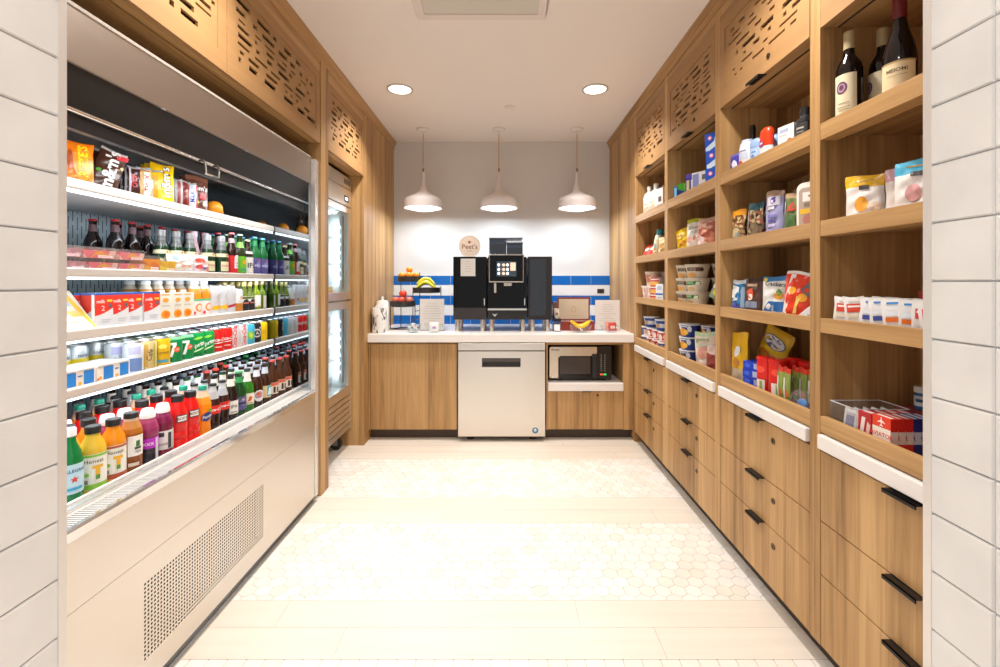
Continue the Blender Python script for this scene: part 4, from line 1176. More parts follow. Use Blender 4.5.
for x, y, dz, l, c in [(-1.005, 4.10, 0, 'pale red apple at the wall-panel side of the low fruit basket', 'e2735a|.3'), (-.945, 4.062, 0, 'red apple at the front of the low fruit basket', 'd9573f|.3'), (-.882, 4.11, 0, 'pink apple at the post side of the low fruit basket', 'e58a78|.3'), (-.945, 4.172, 0, 'red apple at the back of the low fruit basket', 'd4503a|.3'), (-.945, 4.115, .058, 'bright red apple on top of the heap in the low fruit basket', 'e0482c|.3')]:
    apple(l, x, y, zz + dz, .036, c)
def banana(label, p0, span, rise, yoff, zbase, col, flip=1):
    n = 12; pts = []; rr = []
    for i in range(n + 1):
        u = i / n; a = PI * u
        pts.append((p0[0] + span * (u - .5), p0[1] + yoff + .012 * math.sin(a), zbase + (rise * math.sin(a) if flip > 0 else rise * (1 - math.sin(a)))))
        rr.append(.0045 + .0125 * min(1, math.sin(PI * min(1, max(0, .06 + .9 * u)))) ** .45)
    t = thing('banana', label, 'banana', (p0[0], p0[1] + yoff, zbase))
    MB().tube(pts, rr, col, 7).build('fruit', t)
    e = pts[-1]; MB().tube([e, (e[0] + .02, e[1], e[2] + (.004 if flip < 0 else -.006))], .0045, '8a8a3a', 6).build('stem', t)
    return t
for k, (yo, z, l) in enumerate([(-.055, 1.298, 'green-yellow banana at the front of the middle fruit basket'), (-.016, 1.298, 'green-yellow banana second from the front in the middle basket'), (.023, 1.298, 'green-yellow banana third from the front in the middle basket'), (-.036, 1.332, 'green-yellow banana lying on top of the bunch in the middle basket')]):
    o = banana(l, (-.735, 4.16, 0), .16, .05, yo, z, 'd9cf2e|.4'); o['group'] = 'bananas in the fruit basket'

# ---- white holders at the panel end
t = thing('napkin_holder', 'low white holder streaked with black marbling at the panel end of the worktop', 'holder', (-1.095, 3.87, CT))
b = MB().lathe([(.052, CT, 'white_black_marbling'), (.06, CT + .01, 'white_black_marbling'), (.062, CT + .19, 'white_black_marbling'), (.058, CT + .215, 'white_black_marbling'), (.05, CT + .215, 'e9e5e0|.4'), (.048, CT + .02, 'e9e5e0|.4')], 24, cx=-1.095, cy=3.87); b.build('body', t)
b = MB()
for k in range(5): b.box(-1.125 + k * .013, -1.121 + k * .013, 3.85, 3.89, CT + .03, CT + .232 + .006 * (k % 3), 'f4f1ee|.6')
b.build('napkin', t, smooth=False)
t = thing('pump_canister', 'tall white canister with a small knob behind the marbled napkin holder', 'canister', (-1.104, 4.005, CT))
MB().lathe([(.052, CT, 'f1eeea|.3'), (.055, CT + .008, 'f1eeea|.3'), (.055, CT + .245, 'f1eeea|.3'), (.05, CT + .262, 'f1eeea|.3')], 26, cx=-1.104, cy=4.005).build('body', t)
MB().lathe([(.05, CT + .2625, 'e9e6e2|.3'), (.046, CT + .272, 'e9e6e2|.3'), (.012, CT + .276, 'e9e6e2|.3'), (.009, CT + .29, 'e9e6e2|.3'), (.012, CT + .302, 'e9e6e2|.3'), (.006, CT + .308, 'e9e6e2|.3')], 22, cx=-1.104, cy=4.005).build('lid', t)

# ---- glass bowls
def bowl(label, x, y, r, h):
    t = thing('glass_bowl', label, 'bowl', (x, y, CT), 'clear bowls on the worktop')
    MB().lathe([(r * .5, CT + .0005, 'glass'), (r * .62, CT + .006, 'glass'), (r * .85, CT + h * .4, 'glass'), (r, CT + h, 'glass'), (r * .97, CT + h, 'glass'), (r * .82, CT + h * .42, 'glass'), (r * .58, CT + .012, 'glass')], 28, cx=x, cy=y).build('bowl_body', t)
bowl('clear glass bowl of creamer pods in front of the fruit stand', -.80, 3.87, .072, .075)
bowl('clear glass bowl of pods and sugar sachets in front of the stand sign', -.62, 3.88, .085, .075)
bowl('clear glass bowl with bananas in front of the wooden tea box', .66, 3.89, .105, .07)
bowl('clear glass bowl of red sachets at the shelving end of the worktop', .93, 3.90, .092, .06)
def sachet(key, name, cat, w, h, d, col, dec=()): return p_pouch(key, name, cat, w, h, d, col, decals=dec, seed=len(PROTO))
p_tub('creamer', 'creamer_pod', 'creamer pod', .013, .018, .02, 'eef0f2|.3', 'dfe6ee|.25', lidh=.0015, n=14, decals=[('r', 0, .01, .02, .008, '7aa6d0')])
p_tub('creamer2', 'creamer_pod', 'creamer pod', .013, .018, .02, 'f4ece6|.3', 'e8d2c8|.25', lidh=.0015, n=14, decals=[('r', 0, .01, .02, .008, 'c89a72')])
pods = [(-.80 + .0258 * math.cos(R(120 * k + 20)), 3.87 + .0258 * math.sin(R(120 * k + 20)), .0125) for k in range(3)] + [(-.80 + .03 * math.cos(R(120 * k + 80)), 3.87 + .03 * math.sin(R(120 * k + 80)), .0355) for k in range(3)] + [(-.80, 3.87, .0585)]
for k, (x, y, z) in enumerate(pods):
    put(['creamer', 'creamer2'][k % 2], x, y, CT + z, 30 * k, 'creamer pod in the clear bowl in front of the fruit stand', 'creamer pods in the bowl by the fruit stand', free=True)
p_pouch('sugar', 'sugar_sachet', 'sachet', .068, .075, .009, 'f2ece8', decals=[('r', 0, .031, .03, .02, 'b48ad0')], seed=3)
p_pouch('sugar2', 'sugar_sachet', 'sachet', .068, .075, .009, 'f4f0ec', decals=[('r', 0, .031, .03, .02, 'd8b0c0')], seed=4)
for k in range(4):
    put(['sugar', 'sugar2'][k % 2], -.62 + .006 * (-1) ** k, 3.852 + .018 * k, CT + .0135, 4 * (-1) ** k, 'white sachet standing in the clear bowl before the stand sign', 'sachets in the bowl before the sign', rx=-6, free=True)
p_pouch('redsachet', 'tea_sachet', 'sachet', .072, .072, .011, 'c9473f', decals=[('r', 0, .033, .04, .022, 'efd9cc')], seed=5)
p_pouch('pinksachet', 'tea_sachet', 'sachet', .072, .072, .011, 'e59a8a', decals=[('r', 0, .033, .04, .022, 'd2473c')], seed=6)
for k in range(4):
    put(['redsachet', 'pinksachet'][k % 2], .93 + .008 * (-1) ** k, 3.869 + .02 * k, CT + .0135, 5 * (-1) ** k, 'red and cream sachet in the clear bowl at the shelving end', 'sachets in the bowl at the shelving end', rx=-8, free=True)
banana('yellow banana lying at the front of the clear glass bowl', (.66, 3.89, 0), .16, .05, -.028, CT + .05, 'f0c02a|.4', -1)
banana('yellow banana lying at the back of the clear glass bowl', (.66, 3.89, 0), .16, .045, .022, CT + .052, 'eab824|.4', -1)

# ---- wooden tea box
t = thing('tea_box', 'open dark red wooden tea box with a cream lid lining behind the banana bowl', 'tea box', (.68, 4.12, CT))
wc = '8a2f28|.3'
b = MB(); b.box(.50, .81, 4.02, 4.24, CT + .0005, CT + .012, wc); b.box(.50, .515, 4.02, 4.24, CT + .012, CT + .085, wc); b.box(.795, .81, 4.02, 4.24, CT + .012, CT + .085, wc); b.box(.515, .795, 4.02, 4.034, CT + .012, CT + .085, wc); b.box(.515, .795, 4.226, 4.24, CT + .012, CT + .085, wc)
b.build('case', t, smooth=False, bevel=.002)
b = MB(); b.box(.50, .81, 4.243, 4.262, CT + .055, 1.205, wc); l = b.build('box_lid', t, smooth=False, bevel=.002)
b = MB(); b.box(.514, .796, 4.240, 4.2425, CT + .087, 1.188, 'dccbb2|.5'); deco(b, [('e', .655, 1.09, .05, .06, 'd2b68c|.5'), ('e', .655, 1.09, .034, .04, 'dccbb2|.5'), ('r', .655, 1.03, .07, .004, 'd2b68c|.5')], flat_map(4.24)); b.build('lining', l, org=ORG[t.name], smooth=False)
p_box('teabag', 'tea_bag_packet', 'tea packet', .041, .007, .065, 'e6ddd2', front=[('r', 0, .032, .033, .03, '7d9a6a')])
p_box('teabag2', 'tea_bag_packet', 'tea packet', .041, .007, .065, 'ecdcd0', front=[('r', 0, .032, .033, .03, 'b8483c')])
p_box('teabag3', 'tea_bag_packet', 'tea packet', .041, .007, .065, 'e8e4da', front=[('r', 0, .032, .033, .03, 'd0a84a')])
for c in range(6):
    for r in range(3): put(['teabag', 'teabag2', 'teabag3'][c % 3], .541 + c * .0456, 4.055 + r * .055, CT + .0126, 0, ['green', 'red', 'yellow'][c % 3] + '-printed tea packet standing in the red wooden box', ['green', 'red', 'yellow'][c % 3] + ' tea packets in the wooden box', rx=-10, free=True)
# ---- cup and condiment tower beside the coffee machine
t = thing('cup_organizer', 'dark organizer with clear drawer and stacked cups between coffee machine and tea box', 'organizer', (.475, 4.0, CT))
b = MB(); b.box(.430, .495, 3.93, 4.13, CT + .09, CT + .115, '1e1c1d|.3'); b.box(.430, .435, 3.93, 4.13, CT + .0005, CT + .09, 'acrylic'); b.box(.490, .495, 3.93, 4.13, CT + .0005, CT + .09, 'acrylic'); b.box(.435, .490, 3.93, 4.13, CT + .0005, CT + .006, 'acrylic'); b.build('rack', t, smooth=False)
MB().box(.438, .487, 3.94, 4.12, CT + .0065, CT + .065, 'e9eaee|.4').build('napkin_stack', t, smooth=False)
p_tub('papercup', 'paper_cup', 'cup', .019, .026, .08, 'e8ded2', 'd8cabb', decals=[('e', 0, .04, .026, .026, '8a6a4c')], lidh=.004)
put('papercup', .462, 3.98, CT + .1155, 0, 'cream paper cup standing on the organizer beside the coffee machine', free=True)
simple_box('stirrer_box', 'box', 'dark brown stirrer box behind the cream cup beside the coffee machine', .435, .482, 4.03, 4.09, CT + .1155, CT + .26, '6a4c3a', strip='8a6a54')
# ================================================================== cooler stock
NTH = ['front', 'second', 'third', 'fourth', 'fifth', 'sixth', 'seventh']
NB = ['', 'first', 'second', 'third', 'fourth']
REGIONS.append((XB + .006, -1.266, CY0 + .032, MY - .0045, DZ - .01, DZ + .25))
for z_ in SZ: REGIONS.append((XB + .012, SF - .0125, CY0 + .032, MY - .011, z_ - .02, z_ + .25))
jit = random.Random(5)
def run(cols, x0, dx, z, rz, group, shortnames, tilt=None):
    """cols: (y, front reference phrase, [keys front to back]); every copy gets a label of its own"""
    for y, ref, keys in cols:
        for r, k in enumerate(keys):
            if k is None: continue
            sn = shortnames[k]
            lab = ref[0] if r == 0 else f'{sn}, {NB[r]} behind the {ref[1]}'
            put(k, x0 + dx * r, y + jit.uniform(-.003, .003) , z, rz + jit.uniform(-9, 9), lab, group)

# ---- bottom deck bottles
W1 = 'f2efe9|.5'
G_ = 'c9ccd0|.15'
p_bottle('SP', 'water_bottle', 'bottle', [(.028, 0, '0f7a3c|.1'), (.031, .006, '0f7a3c|.1'), (.031, .125, '0f7a3c|.1'), (.026, .15, '0f7a3c|.1'), (.015, .18, '0f7a3c|.1'), (.0135, .205, '0f7a3c|.1')], (.0155, .198, .222, 'f1f1ef|.3'), (.03, .118, 'bfe0ee|.4', None),
         [('t', 'S.PELLEGRINO', 0, .098, .0125, '2c5a8a|.4', 0, 0), ('p', [(math.sin(R(a)) * q, .072 + math.cos(R(a)) * q) for a, q in zip(range(0, 360, 36), [.011, .0045] * 5)], 'e0432c|.4'), ('r', 0, .045, .04, .008, '3fa7d0|.4')])
for key, col, band, logo in (('HY', 'e3b93c|.12', '8bc63e|.4', 'f0b428|.4'), ('HO', 'e8901f|.12', 'b5533a|.4', 'f2b32a|.4')):
    p_bottle(key, 'juice_bottle', 'bottle', [(.03, 0, col), (.034, .006, col), (.034, .128, col), (.031, .148, col), (.019, .172, col), (.0175, .19, col)], (.0205, .183, .206, '232323|.4'), (.012, .122, 'f1efe4|.45', None),
             [('r', 0, .021, .2, .016, band), ('r', 0, .117, .2, .007, band), ('t', 'Honest', -.003, .10, .0165, '7a6a4a|.4'), ('r', .006, .082, .026, .009, logo), ('r', .006, .062, .010, .034, logo), ('r', .006, .05, .010, .014, '4f9a3a|.4'), ('e', -.02, .06, .012, .012, '8bc63e|.4'), ('r', -.024, .038, .014, .012, '8a8a84|.4')])
p_bottle('TE', 'tea_bottle', 'bottle', [(.03, 0, '7a3f14|.12'), (.033, .005, '8f4d18|.12'), (.033, .07, 'a05a1c|.12'), (.033, .135, 'b86e26|.12'), (.03, .152, 'c98a4c|.12'), (.0205, .178, 'd9c4aa|.12'), (.0195, .192, 'd9c4aa|.12')], (.0215, .187, .206, '262626|.4'), (.058, .128, W1, .75),
         [('r', .004, .10, .012, .02, '3a7a3a|.4'), ('r', .004, .085, .02, .008, '4a4a40|.4'), ('t', 'TEA', .004, .072, .011, '333333|.4'), ('r', -.008, .03, .03, .012, 'e6d8c4|.4')])
p_bottle('VM', 'vitamin_drink_bottle', 'bottle', [(.03, 0, '2e1c2e|.2'), (.033, .006, '3a2a3a|.2'), (.033, .058, '8a2a5a|.12'), (.032, .1, '96305e|.12'), (.0345, .115, '96305e|.12'), (.034, .128, 'a23a66|.12'), (.027, .15, 'b04a72|.12'), (.021, .165, 'c8a8b4|.12'), (.02, .172, 'c8a8b4|.12')], (.0235, .165, .198, 'f4f2f2|.35'), (.058, .094, 'c02fc8|.4', None), [('r', .02, .05, .012, .085, 'cfcbd0|.4'), ('t', 'xxx', -.008, .076, .022, 'f2d8f4|.4'), ('r', -.012, .032, .03, .03, '2c2830|.4')], capmb='sport')
p_bottle('VP', 'vitamin_drink_bottle', 'bottle', [(.03, 0, '8a1430|.12'), (.033, .006, '8a1430|.12'), (.033, .1, '7a1a3c|.12'), (.0345, .115, '7a1a3c|.12'), (.034, .128, '82224a|.12'), (.027, .15, '90305a|.12'), (.021, .165, 'b890a4|.12'), (.02, .172, 'b890a4|.12')], (.0235, .165, .198, 'f4f2f2|.35'), (.028, .098, 'e8e2e0|.4', None), [('r', -.016, .085, .02, .016, '3a3236|.4'), ('r', .012, .06, .012, .06, '3a3436|.4'), ('t', 'focus', -.012, .05, .016, '8a4a56|.4', 0, 0), ('r', .026, .06, .006, .07, 'c8c2be|.4')], capmb='sport')
def ribbed(c): return [(.029, 0, c), (.034, .006, c), (.034, .03, c), (.0315, .036, c), (.034, .044, c), (.034, .062, c), (.0315, .068, c), (.034, .076, c), (.034, .13, c), (.031, .15, c), (.022, .176, c), (.019, .19, c)]
p_bottle('RS', 'sports_drink_bottle', 'bottle', ribbed('e0201c|.12'), (.0215, .185, .21, '1d1c1d|.4'), (.105, .135, '2a2426|.4', .62), [('r', 0, .12, .034, .022, 'efe9e6|.4'), ('t', 'BODY', 0, .12, .0135, '222222|.4')])
p_bottle('FA', 'orange_soda_bottle', 'bottle', [(.028, 0, 'f58a0c|.12'), (.032, .008, 'f58a0c|.12'), (.029, .05, 'f58a0c|.12'), (.033, .09, 'f58a0c|.12'), (.033, .135, 'f39a2c|.12'), (.025, .165, 'e8c8a4|.12'), (.014, .19, 'e6dccf|.12'), (.013, .202, 'e6dccf|.12')], (.0155, .195, .213, '1f9a7c|.35'), None, [('e', 0, .082, .046, .038, '23357c|.4', 15), ('t', 'Fanta', 0, .082, .0185, 'fbf7f2|.4', .2, 10), ('e', .012, .108, .02, .012, '4aa23c|.4', 30)])
ck = '2a120e|.08'
p_bottle('CK', 'cola_bottle', 'bottle', [(.027, 0, ck), (.03, .008, ck), (.027, .035, ck), (.0305, .08, ck), (.0305, .112, '3a1d16|.08'), (.024, .14, 'b9bcc0|.06'), (.016, .17, 'c9ccd0|.06'), (.013, .19, 'c9ccd0|.06'), (.0135, .2, 'c9ccd0|.06')], (.0148, .197, .208, '1e1e22|.35'), (.075, .112, 'd8231c|.4', .95), [('t', 'Coca-Cola', 0, .094, .0185, 'f8f4f0|.4', .3, 0, .02)], capmb='crown')
def beer(c, cl=None): return [(.027, 0, c), (.0305, .005, c), (.0305, .118, c), (.027, .138, c), (.0165, .163, c), (.0135, .19, c), (.0128, .208, c), (.0142, .21, c), (.0142, .217, c)]
bd = [('r', 0, .066, .05, .06, 'f1eee6|.45')]
p_bottle('BW', 'beer_bottle', 'bottle', beer('24120c|.08'), (.0148, .214, .223, '2a2a2c|.35'), (.036, .098, 'efebe2|.45', 1.0), [('t', 'IPA', 0, .07, .022, '2e2a28|.4'), ('r', 0, .045, .03, .005, '8a847c|.4')], neck=(.165, .2, 'eee9de|.45'), capmb='crown')
p_bottle('GP', 'beer_bottle', 'bottle', beer('17451c|.08'), (.0148, .214, .223, '3d9a54|.35'), (.036, .1, '57538c|.4', 1.1), [('e', 0, .072, .034, .034, '7d78b4|.4'), ('r', 0, .068, .05, .012, '2b2850|.4'), ('e', 0, .086, .01, .01, 'd8c070|.4')], neck=(.168, .196, '3aa05a|.4'), capmb='crown')
p_bottle('GR', 'beer_bottle', 'bottle', beer('2f7a1e|.08'), (.0148, .214, .223, '3a3d44|.3|.5'), (.045, .1, 'efe4cf|.45', .9), [('p', [(-.012, .06), (-.004, .085), (.012, .08), (.004, .062)], 'd8542c|.4'), ('r', 0, .052, .034, .004, 'a87a50|.4')], neck=(.158, .206, 'efece4|.45'), capmb='crown')
p_bottle('BR', 'beer_bottle', 'bottle', beer('3c1d0c|.08'), (.0148, .214, .223, '8a8d96|.3|.5'), None, [('e', 0, .066, .056, .06, 'ece8e6|.45'), ('e', 0, .068, .042, .044, 'c08aa0|.4'), ('e', -.004, .076, .02, .016, 'd8683c|.4'), ('r', 0, .05, .034, .008, 'efeae6|.4')], neck=(.165, .2, 'dfe3ec|.45'), capmb='crown')
p_bottle('BT', 'beer_bottle', 'bottle', beer('3c1d0c|.08'), (.0148, .214, .223, '4a4d55|.3|.5'), (.036, .1, 'e8cf98|.45', 1.0), [('r', .008, .07, .03, .056, '3fa8bc|.4'), ('p', [(-.004, .05), (.004, .09), (.018, .085), (.02, .05)], 'eaf2f2|.4')], neck=(.165, .2, 'cfd9e4|.45'), capmb='crown')
p_bottle('BB', 'beer_bottle', 'bottle', beer('4a260e|.08'), (.0148, .214, .223, 'd8433a|.35'), (.036, .1, 'f0e4d4|.45', 1.0), [('r', 0, .09, .06, .018, 'dc6a50|.4'), ('r', -.006, .06, .012, .034, '3a2a26|.4'), ('r', .012, .058, .012, .03, '5a4a44|.4')], capmb='crown')
SH = {'SP': 'green sparkling water bottle', 'HY': 'yellow juice bottle with black cap', 'HO': 'orange juice bottle with black cap', 'TE': 'brown tea bottle', 'VM': 'magenta vitamin drink bottle', 'VP': 'dark red vitamin drink bottle',
      'RS': 'red sports drink bottle', 'FA': 'orange soda bottle', 'CK': 'glass cola bottle', 'BW': 'cream-labelled dark beer bottle', 'GP': 'purple-labelled green beer bottle', 'GR': 'white-necked green beer bottle', 'BR': 'round-labelled brown beer bottle', 'BT': 'teal-labelled brown beer bottle', 'BB': 'brown red-capped beer bottle'}
deck = [
 (1.345, ('green sparkling water bottle with a red star label at the front of the bottom deck', 'green sparkling water bottle'), ['SP', 'HY', 'VM', 'RS', 'RS']),
 (1.42, ('yellow juice bottle with green-edged label at the front of the bottom deck', 'front yellow juice bottle'), ['HY', 'HY', 'VM', 'RS', 'RS']),
 (1.492, ('orange juice bottle with red-edged label at the front of the bottom deck', 'front orange juice bottle'), ['HO', 'HO', 'VP', 'RS', 'RS']),
 (1.564, ('brown tea bottle with white square label at the front of the bottom deck', 'front brown tea bottle'), ['TE', 'VM', 'RS', 'RS', 'FA']),
 (1.637, ('magenta drink bottle with pink band and white cap at the deck front', 'front magenta drink bottle'), ['VM', 'VM', 'RS', 'FA', 'CK']),
 (1.712, ('dark red drink bottle with white label and white cap at the deck front', 'front dark red drink bottle'), ['VP', 'RS', 'RS', 'FA', 'CK']),
 (1.787, ('red sports drink bottle standing beside the white-labelled dark red bottle', 'sports drink beside the dark red bottle'), ['RS', 'RS', 'FA', 'CK', 'CK']),
 (1.862, ('red sports drink bottle standing beside the orange soda bottle', 'sports drink beside the orange soda'), ['RS', 'RS', 'FA', 'CK', 'BW']),
 (1.935, ('orange soda bottle with teal cap at the front of the bottom deck', 'front orange soda bottle'), ['FA', 'FA', 'CK', 'BW', 'BW']),
 (2.004, ('glass cola bottle next to the orange soda bottle at the deck front', 'front cola beside the orange soda'), ['CK', 'CK', 'BW', 'BW', 'BW']),
 (2.07, ('glass cola bottle next to the dark beer bottle at the deck front', 'front cola beside the dark beer'), ['CK', 'CK', 'GR', 'BW', 'CK']),
 (2.138, ('dark beer bottle with cream label beside the cola at the deck front', 'front dark beer bottle'), ['BW', 'BW', 'GR', 'CK', 'CK']),
 (2.205, ('green beer bottle with purple label at the front of the bottom deck', 'front purple-labelled green bottle'), ['GP', 'GR', 'BB', 'BR', 'BR']),
 (2.273, ('green beer bottle with white neck and orange mark at the deck front', 'front white-necked green bottle'), ['GR', 'GR', 'BB', 'BR', 'BT']),
 (2.36, ('brown beer bottle with round white label at the front of the bottom deck', 'front round-labelled brown bottle'), ['BR', 'BR', 'BB', 'BT', 'BT']),
 (2.44, ('brown beer bottle with teal and sand label at the front of the deck', 'front teal-labelled brown bottle'), ['BT', 'BR', 'BR', 'BB', 'GR']),
 (2.52, ('brown red-capped beer bottle beside the teal-labelled one at the deck front', 'red-capped bottle beside the teal-labelled one'), ['BB', 'BT', 'BT', 'BR', 'GR']),
 (2.60, ('brown red-capped beer bottle, second from the mirrored cooler end', 'second red-capped bottle from the mirror'), ['BB', 'BB', 'BR', 'BR', 'GP']),
 (2.68, ('brown red-capped beer bottle standing against the mirrored cooler end', 'red-capped bottle against the mirror'), ['BB', 'BR', 'BR', 'GP', 'GP']),
]
# the label side faces a little towards the entrance, as stocked
run(deck, -1.318, -.082, DZ + .0005, 60, 'bottles on the bottom deck of the cooler', SH)

# ---- shelf four: cans
p_can('c_blue', 'dfe4ea|.3|.3', [('r', 0, .035, .05, .05, '6a86b8|.35'), ('r', 0, .09, .04, .03, 'b8b8dc|.35')])
p_can('c_tan', 'd9bf86|.3|.3', [('r', -.01, .06, .02, .09, 'c8a04a|.35'), ('t', 'Cafe', .006, .06, .026, '6a5a3a|.35', .2, 80), ('r', .022, .06, .006, .095, 'a8a83c|.35')])
p_can('c_lime', 'e0b41c|.25|.2', [('r', -.022, .06, .02, .1, '8cae1e|.3'), ('t', 'Lemon', .006, .06, .018, '6a5420|.35', .2, 0), ('e', .004, .085, .03, .02, 'f6dc5c|.3'), ('r', 0, .024, .05, .012, '4a9ab0|.35')])
p_can('c_seven', '0b8a4c|.22|.2', [('p', [(-.021, .092), (.006, .092), (.006, .083), (-.009, .03), (-.020, .03), (-.006, .081), (-.021, .081)], 'f5f5f2|.3'), ('e', .008, .062, .022, .024, 'e8502a|.3'), ('t', 'UP', .008, .062, .010, 'fbf7f2|.3'), ('e', -.018, .105, .012, .006, 'a8d84a|.3')], rims='8ed0a8|.25|.3')
p_can('c_sprite', '0f9a48|.22|.2', [('t', 'Sprite', .003, .062, .027, 'f6f8f4|.3', .25, 18, .02), ('p', [(-.026, .034), (-.018, .026), (.024, .044), (.026, .05), (-.016, .034), (-.022, .038)], 'd8f0c0|.3'), ('e', 0, .093, .04, .012, '8fe04a|.3', 12), ('r', 0, .018, .05, .01, '0a6a34|.3')])
p_can('c_coke', 'd8201c|.22|.15', [('t', 'Coca-Cola', .004, .066, .024, 'f8f4f2|.3', .3, 0, .02), ('e', .0, .05, .056, .004, 'f8f4f2|.3', 6), ('r', 0, .03, .03, .005, 'f0c0b8|.3')])
p_can('c_diet', 'e3e1e2|.28|.4', [('t', 'Coca-Cola', 0, .06, .028, 'd8201c|.3', .3, 90, .02), ('r', -.024, .06, .008, .09, 'd84038|.3')])
p_can('c_kiwi', '49b4d2|.28|.2', [('e', .004, .055, .036, .05, '7cc23c|.3', 20), ('e', .004, .055, .02, .03, 'b8dc5c|.3', 20)])
p_can('c_black', '242326|.28|.2', [('e', 0, .06, .05, .05, 'd8d2cc|.35'), ('e', 0, .06, .036, .034, '34302f|.35'), ('t', 'A', 0, .06, .024, 'e8e2dc|.35'), ('e', -.02, .088, .02, .014, 'b8b2ac|.35'), ('e', .02, .09, .018, .014, 'b8b2ac|.35')])
p_can('c_yellow', 'f0c814|.28|.2', [('e', .006, .06, .03, .03, 'd8a812|.35'), ('r', .014, .06, .01, .08, 'e0b40c|.35')])
p_can('c_gold', 'c9a008|.28|.3', [('r', 0, .06, .03, .07, 'b88c06|.35'), ('e', 0, .08, .02, .02, '8a6a10|.35')])
p_can('c_tonic', 'cfd6d8|.28|.4', [('r', 0, .04, .05, .04, 'e6d23a|.35'), ('t', 'tonic', 0, .085, .018, '4a5a7a|.35')], band=[(.03, .074, 'e3cb2a|.35')])
CS = {'c_blue': 'white can with blue panel', 'c_tan': 'tan iced coffee can', 'c_lime': 'yellow and lime can', 'c_seven': 'green can with orange dot', 'c_sprite': 'green lemon-lime soda can', 'c_coke': 'red cola can', 'c_diet': 'silver cola can', 'c_kiwi': 'sky blue kiwi can', 'c_black': 'black can with white ring', 'c_yellow': 'bright yellow can', 'c_gold': 'dark yellow can', 'c_tonic': 'white and yellow tonic can'}
cans = [
 (1.752, ('white can with blue panel beside the yogurt packs on the can shelf', 'front white can'), ['c_blue', 'c_blue', 'c_tonic']),
 (1.823, ('tan iced coffee can at the front of the can shelf', 'front tan can'), ['c_tan', 'c_tan', 'c_tan']),
 (1.893, ('yellow and lime striped can at the front of the can shelf', 'front yellow and lime can'), ['c_lime', 'c_lime', 'c_seven']),
 (1.967, ('green can with big white numeral, beside the yellow and lime can', 'numeral can beside the yellow one'), ['c_seven', 'c_seven', 'c_seven']),
 (2.039, ('green can with big white numeral, beside the lettered lemon-lime cans', 'numeral can beside the lemon-lime cans'), ['c_seven', 'c_seven', 'c_sprite']),
 (2.112, ('green lemon-lime can with white script, next to the numeral cans', 'lemon-lime can beside the numeral cans'), ['c_sprite', 'c_sprite', 'c_sprite']),
 (2.184, ('green lemon-lime can with white script, next to the red cola cans', 'lemon-lime can beside the red cans'), ['c_sprite', 'c_coke', 'c_coke']),
 (2.257, ('red cola can with white script, next to the green lemon-lime cans', 'red can beside the green cans'), ['c_coke', 'c_coke', 'c_diet']),
 (2.328, ('red cola can with white script, next to the silver cola cans', 'red can beside the silver cans'), ['c_coke', 'c_diet', 'c_diet']),
 (2.40, ('silver cola can with upright red script, next to the red cola cans', 'silver can beside the red cans'), ['c_diet', 'c_diet', 'c_kiwi']),
 (2.469, ('silver cola can with upright red script, next to the sky blue can', 'silver can beside the blue can'), ['c_diet', 'c_diet', 'c_kiwi']),
 (2.538, ('sky blue can with a green kiwi picture on the can shelf', 'front sky blue can'), ['c_kiwi', 'c_kiwi', 'c_black']),
 (2.605, ('black can with a white ring emblem on the can shelf', 'front black can'), ['c_black', 'c_black', 'c_yellow']),
 (2.672, ('bright yellow can between the black can and the mirrored end', 'front bright yellow can'), ['c_yellow', 'c_gold', 'c_gold']),
]
run(cans, -1.467, -.071, SZ[3] - .0075, 52, 'cans on the can shelf of the cooler', CS)
for k, (y, l) in enumerate([(1.45, 'tonic can behind the yogurt packs, nearest the entrance'), (1.52, 'tonic can behind the yogurt packs, second from the entrance'), (1.59, 'tonic can behind the yogurt packs, third from the entrance'), (1.66, 'tonic can behind the yogurt packs, fourth from the entrance'), (1.69, None)]):
    if l: put('c_tonic', -1.60, y, SZ[3] - .0075, 80, 'white and yellow ' + l, 'tonic cans behind the yogurt packs')
    if l: put('c_tonic', -1.675, y + .01, SZ[3] - .0075, 52, 'white and yellow tonic can in the back row, behind ' + ['the first', 'the second', 'the third', 'the last'][k] + ' tonic can', 'tonic cans behind the yogurt packs')
# yogurt multipacks
STATIC.append((-1.546, -1.432, 1.417, 1.699, SZ[3] - .0075, SZ[3] + .06))
for nm, y0, y1, l in (('a', 1.418, 1.556, 'flat white yogurt pack with blue windows, nearest the entrance on the can shelf'), ('b', 1.560, 1.698, 'flat white yogurt pack with blue windows, beside the white can')):
    t = thing('yogurt_pack', l, 'yogurt pack', (-1.485, (y0 + y1) / 2, SZ[3] - .0075), 'yogurt packs on the can shelf')
    z0 = SZ[3] - .0075; xf_ = -1.4335
    b = MB(); b.box(-1.545, xf_, y0, y1, z0, z0 + .058, 'f0e6de|.45')
    mp = lambda u, v, o: (xf_ + o, u, v)
    deco(b, [('r', y0 + .047, z0 + .032, .04, .046, '2a86d8|.35'), ('r', y0 + .113, z0 + .032, .038, .046, '2a86d8|.35'), ('e', y0 + .014, z0 + .017, .014, .012, 'f0a830|.4'), ('e', y0 + .08, z0 + .015, .013, .012, 'f0b040|.4'), ('r', y0 + .08, z0 + .04, .016, .005, '4a7ab8|.4'), ('e', y0 + .004, z0 + .014, .006, .008, 'c83a2c|.4')], mp)
    b.build('tray', t, smooth=False)
    b = MB()
    for a in range(2):
        for c in range(2): b.box(-1.542 + a * .058, -1.488 + a * .058, y0 + .003 + c * .067, y0 + .066 + c * .067, z0 + .0585, z0 + .066, 'f7f6f4|.3')
    deco(b, [('e', -1.52, y0 + .04, .024, .01, 'c84a3c|.4'), ('e', -1.46, y0 + .10, .024, .01, 'c84a3c|.4')], lambda u, v, o: (u, v, z0 + .066 + o)); b.build('foil_lids', t, smooth=False, bevel=.002)

